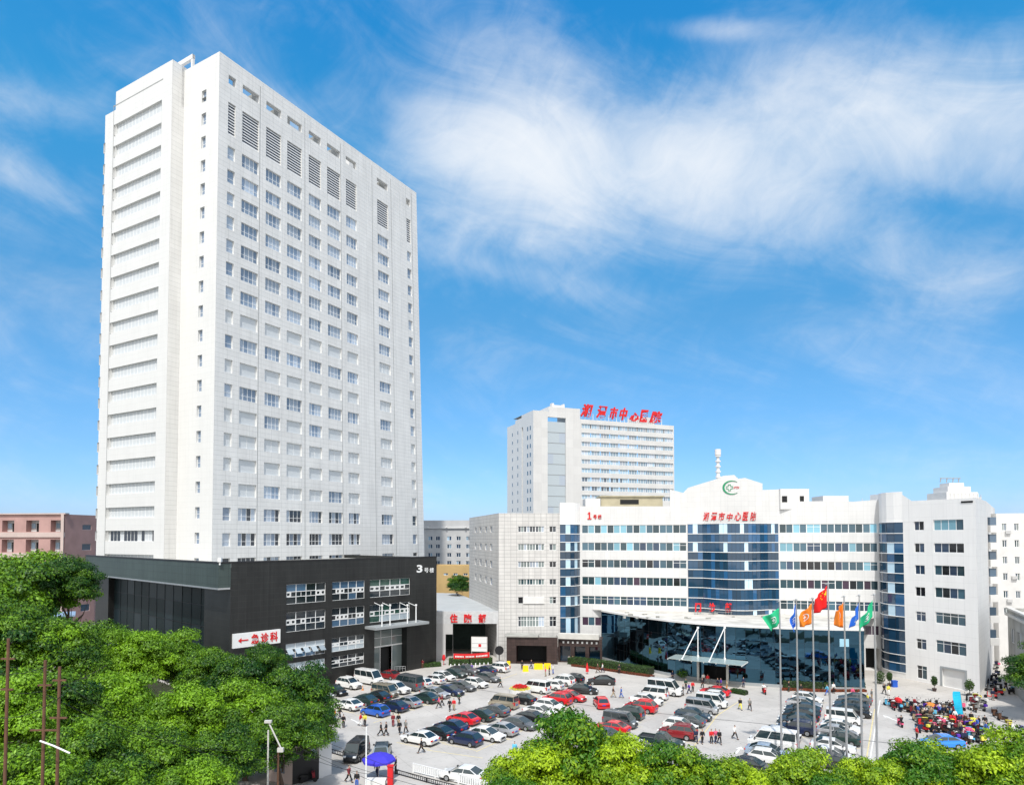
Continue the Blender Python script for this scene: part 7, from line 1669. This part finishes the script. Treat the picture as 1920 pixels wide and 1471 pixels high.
# cyan feather banner
p = g(1808, 1351); t = thing('feather_banner', 'tall cyan blue feather banner leaning over the scooters near the shutter', 'banner', p, local=True); lean = Vector((-.35, -.1, 0))
mb = MB(); mb.tube((0, 0, 0), (-.45, 0, 3.9), .03, n=6); o = bpy.data.objects.new('pole', mb.mesh('pole', M['steel'])); COL.objects.link(o); o.parent = t
mb = MB()
for k in range(10):
    z0, z1 = .9 + 3.1 * k / 10, .9 + 3.1 * (k + 1) / 10; xx = lambda z: -.45 * z / 3.9; ww = lambda z: 1.15 - .25 * abs((z - 2.4) / 1.6) ** 3; yy = lambda z: .12 * math.sin(z * 2)
    mb.poly([(xx(z0) - ww(z0), yy(z0), z0), (xx(z0), 0, z0), (xx(z1), 0, z1), (xx(z1) - ww(z1), yy(z1), z1)])
o = bpy.data.objects.new('cloth', mb.mesh('cloth', mat('cyan_cloth', (.01, .42, .66), .7, var=.12, scale=1.5))); COL.objects.link(o); o.parent = t; q = o.modifiers.new('t', 'SOLIDIFY'); q.thickness = .015
# parasol over the stall at the gate
p = g(710, 1461); t = thing('purple_parasol', 'large purple blue parasol over a stall at the street gate', 'parasol', p, local=True)
mb = MB(); mb.tube((0, 0, 0), (0, 0, 2.75), .035, n=6); o = bpy.data.objects.new('pole', mb.mesh('pole', M['steel'])); COL.objects.link(o); o.parent = t
mb = MB(); n = 8
for k in range(n):
    a0, a1 = 2 * math.pi * k / n, 2 * math.pi * (k + 1) / n; T = Vector((0, 0, 2.75)); rr_ = 1.75
    A, B = Vector((rr_ * math.cos(a0), rr_ * math.sin(a0), 2.15)), Vector((rr_ * math.cos(a1), rr_ * math.sin(a1), 2.15)); mA, mB = A * .55 + Vector((0, 0, 2.58)) - Vector((0, 0, A.z * .55)), B * .55 + Vector((0, 0, 2.58)) - Vector((0, 0, B.z * .55))
    mb.poly([T, mA, mB]); mb.poly([mA, A, B, mB]); mb.poly([A, A - Vector((0, 0, .22)), B - Vector((0, 0, .22)), B])
o = bpy.data.objects.new('canopy', mb.mesh('canopy', mat('purple_blue_cloth', (.045, .035, .50), .7, var=.08))); COL.objects.link(o); o.parent = t; q = o.modifiers.new('t', 'SOLIDIFY'); q.thickness = .012
for (x, y, cc, lab) in ((705, 1474, 'white', 'white sheeted stall table below the purple parasol'),):
    p = g(x, y); mb = MB(); mb.box((-1, -.5, .68), (1, .5, .76), c=p)
    for u, v_s in ((-.9, -.4), (.9, -.4), (-.9, .4), (.9, .4)): mb.box((u - .04, v_s - .04, 0), (u + .04, v_s + .04, .68), c=p)
    mb.box((-.99, -.505, .3), (.99, -.49, .68), c=p); solo(mb, 'stall_table', CL[cc], lab, 'table')
p = g(732, 1471); mb = MB(); mb.box((-.27, -.25, 0), (.27, .25, 1.9), c=p); mb.box((-.32, -.3, 1.9), (.32, .3, 2.0), c=p); solo(mb, 'red_kiosk_column', CL['red'], 'tall narrow red column right below the purple parasol', 'column')
# street fence: white panels and black rail
def fence(name, pts_, h, m, label, nb=6, th=.05, rails=(.15, .95)):
    t = thing(name, label, 'fence', (*pts_[0][:2], 0))
    for a, b in zip(pts_[:-1], pts_[1:]):
        w = Wall(a[:2], b[:2]); k = max(1, int(w.L / nb)); r_ = MB()
        for z in rails: r_.wbox(w, 0, w.L, h * z - .04, h * z + .04, -.03, .03)
        nn = int(w.L / .28)
        for i in range(nn): r_.wbox(w, w.L * i / nn, w.L * i / nn + th, h * rails[0] + .04, h * rails[-1] - .04, -.02, .02)
        r_.build('railing', m, t)
        for i in range(k + 1): q = MB(); q.wbox(w, w.L * i / k - .07, w.L * i / k + .07, 0, h, -.07, .07); q.build('post', m, t)
    return t
fence('black_rail_fence', [g(590, 1402), g(645, 1418), g(676, 1428)], .5, M['black'], 'low black rail along the street edge left of the parasol', 3)
fence('black_rail_fence', [g(742, 1450), g(800, 1466), g(862, 1482)], .5, M['black'], 'low black rail along the street edge right of the parasol', 3)
fence('white_sliding_gate', [g(775, 1447), g(860, 1468), g(945, 1490)], 1.0, M['frame'], 'white sliding gate fence at the bottom middle', 2.5, .2)
# gatehouse wall with a dark arch
w = Wall(g(598, 1459).xy, g(640, 1443).xy); gh = thing('gatehouse', 'white gatehouse wall with a black arched opening by the left trees', 'gatehouse', w.P(0, 0))
mb = MB(); mb.wbox(w, 0, w.L * .55, 0, w.Z(600, 1398), -.4, 0); mb.build('wall', M['plaster'], gh)
w2 = Wall(g(548, 1470).xy, g(598, 1459).xy); mb = MB(); zt = w.Z(600, 1398)
for k in range(12):
    u0, u1 = k / 12, (k + 1) / 12; f = lambda u: zt * (1 - .75 * max(0, u - .35) ** 2); mb.poly([w2.P(u0 * w2.L, 0), w2.P(u1 * w2.L, 0), w2.P(u1 * w2.L, f(u1)), w2.P(u0 * w2.L, f(u0))]); mb.poly([w2.P(u0 * w2.L, f(u0)), w2.P(u1 * w2.L, f(u1)), w2.P(u1 * w2.L, f(u1), -3), w2.P(u0 * w2.L, f(u0), -3)])
mb.build('arch', M['black'], gh)
w = Wall(g(500, 1462).xy, g(548, 1470).xy); mb = MB(); z_ = w.Z(530, 1400); mb.wbox(w, 0, w.L, 0, z_, -3, 0); mb.wbox(w, -.3, w.L + .3, z_, z_ + .25, -3.3, .4); bx = mb.build('guard_room', M['pink_l'], gh); mb = MB(); mb.wbox(w, w.L * .3, w.L * .7, 1, 2.2, .003, .04); mb.build('window', GFD, bx)
p = g(597, 1352); w = Wall(g(588, 1352).xy, g(612, 1352).xy); mb = MB(); mb.wbox(w, 0, w.L, .9, 1.9, -.04, 0); mb.tube(w.P(.1, 0), w.P(.1, .9), .04); mb.tube(w.P(w.L - .1, 0), w.P(w.L - .1, .9), .04); solo(mb, 'red_board', CL['red'], 'plain red board standing behind the tree at the left aisle', 'board')
# posts, lamp arm, wires on the street side
def post(x, ytop, D, r, m, name, label, cat, group=None, arms=()):
    t_ = at(x, ytop, D); t = thing(name, label, cat, (t_.x, D, 0), group, local=True); mb = MB(); mb.tube((0, 0, 0), (0, 0, t_.z), r, r * .8, n=10); o = bpy.data.objects.new('pole', mb.mesh('pole', m)); COL.objects.link(o); o.parent = t
    for (z, L_) in arms: mb = MB(); mb.box((-L_, -.05, t_.z - z - .05), (L_, .05, t_.z - z + .05)); o = bpy.data.objects.new('crossarm', mb.mesh('crossarm', M['wood'])); COL.objects.link(o); o.parent = t
    return Vector((t_.x, D, t_.z))
M['wood'] = mat('weathered_pole_wood', (.12, .06, .035), .85, var=.2, scale=2)
PG2 = 'wooden poles in the left trees'
a1 = post(16, 1196, 40, .11, M['wood'], 'utility_pole', 'tallest wooden pole at the left edge', 'pole', PG2, ((1.2, .4), (3, .35))); a2 = post(85, 1237, 41, .11, M['wood'], 'utility_pole', 'left one of the two close wooden poles', 'pole', PG2, ((1.5, .4), (4.2, .8))); a3 = post(112, 1249, 40, .11, M['wood'], 'utility_pole', 'right one of the two close wooden poles', 'pole', PG2, ((.8, .4), (3.0, .5)))
mb = MB(); a, b, c = at(75, 1388, 39), at(100, 1397, 39), at(131, 1411, 39); mb.tube(a, b, .05); mb.tube(b, c, .05); solo(mb, 'white_bent_tube', M['frame'], 'thin white bent tube fixed across the pair of wooden poles', 'tube')
b1 = post(503, 1368, 60, .09, M['concrete_l'], 'street_lamp_post', 'pale thin post left of the leaning lamp arm', 'post'); b2 = post(522, 1395, 61, .1, M['wood'], 'street_lamp_post', 'brown post with the leaning white lamp arm', 'post')
mb = MB(); a, b = at(503, 1352, 60), at(527, 1402, 60); mb.tube(a, b, .07); mb.box((-.3, -.15, -.3), (.22, .15, .05), c=b); mb.box((-.3, -.15, -.1), (.3, .15, .12), c=a); solo(mb, 'lamp_arm', M['concrete_l'], 'leaning white lamp arm with a square head in the left trees', 'lamp')
post(687, 1362, 66, .09, M['frame'], 'white_post', 'slender white post rising through the purple parasol', 'post')
M['cable'] = mat('black_cable', (.01, .01, .01), .7)
CBS = [((588, 1380), 62, (1000, 1520), 58, .4), ((590, 1412), 62, (960, 1512), 58, .35), ((560, 1400), 63, (900, 1530), 57, .5), ((500, 1385), 60, (690, 1450), 62, .4), ((0, 1262), 40, (112, 1236), 40, .3), ((16, 1300), 40, (200, 1246), 44, .5), ((0, 1345), 39, (120, 1300), 40, .4), ((85, 1300), 41, (503, 1400), 60, 1.4), ((112, 1275), 40, (522, 1420), 61, 1.6), ((740, 1368), 70, (740, 1369), 70, 0)]
for i, (a, Da, b, Db, sag) in enumerate(CBS[:9]):
    A, B = at(*a, Da), at(*b, Db); mb = MB(); n = 14; q = [A.lerp(B, k / n) - Vector((0, 0, sag * 4 * (k / n) * (1 - k / n))) for k in range(n + 1)]
    for u, v_s in zip(q[:-1], q[1:]): mb.tube(u, v_s, .018, n=4, cap=False)
    solo(mb, 'overhead_cable', M['cable'], 'thin black overhead cable, %s' % ('upper one of three by the gatehouse', 'middle one of three by the gatehouse', 'lowest one of three by the gatehouse', 'short one from lamp post to parasol', 'topmost at the left poles', 'second at the left poles', 'third at the left poles', 'long one from pole pair to lamp post', 'lower long one from pole pair to brown post')[i], 'cable', 'overhead cables')
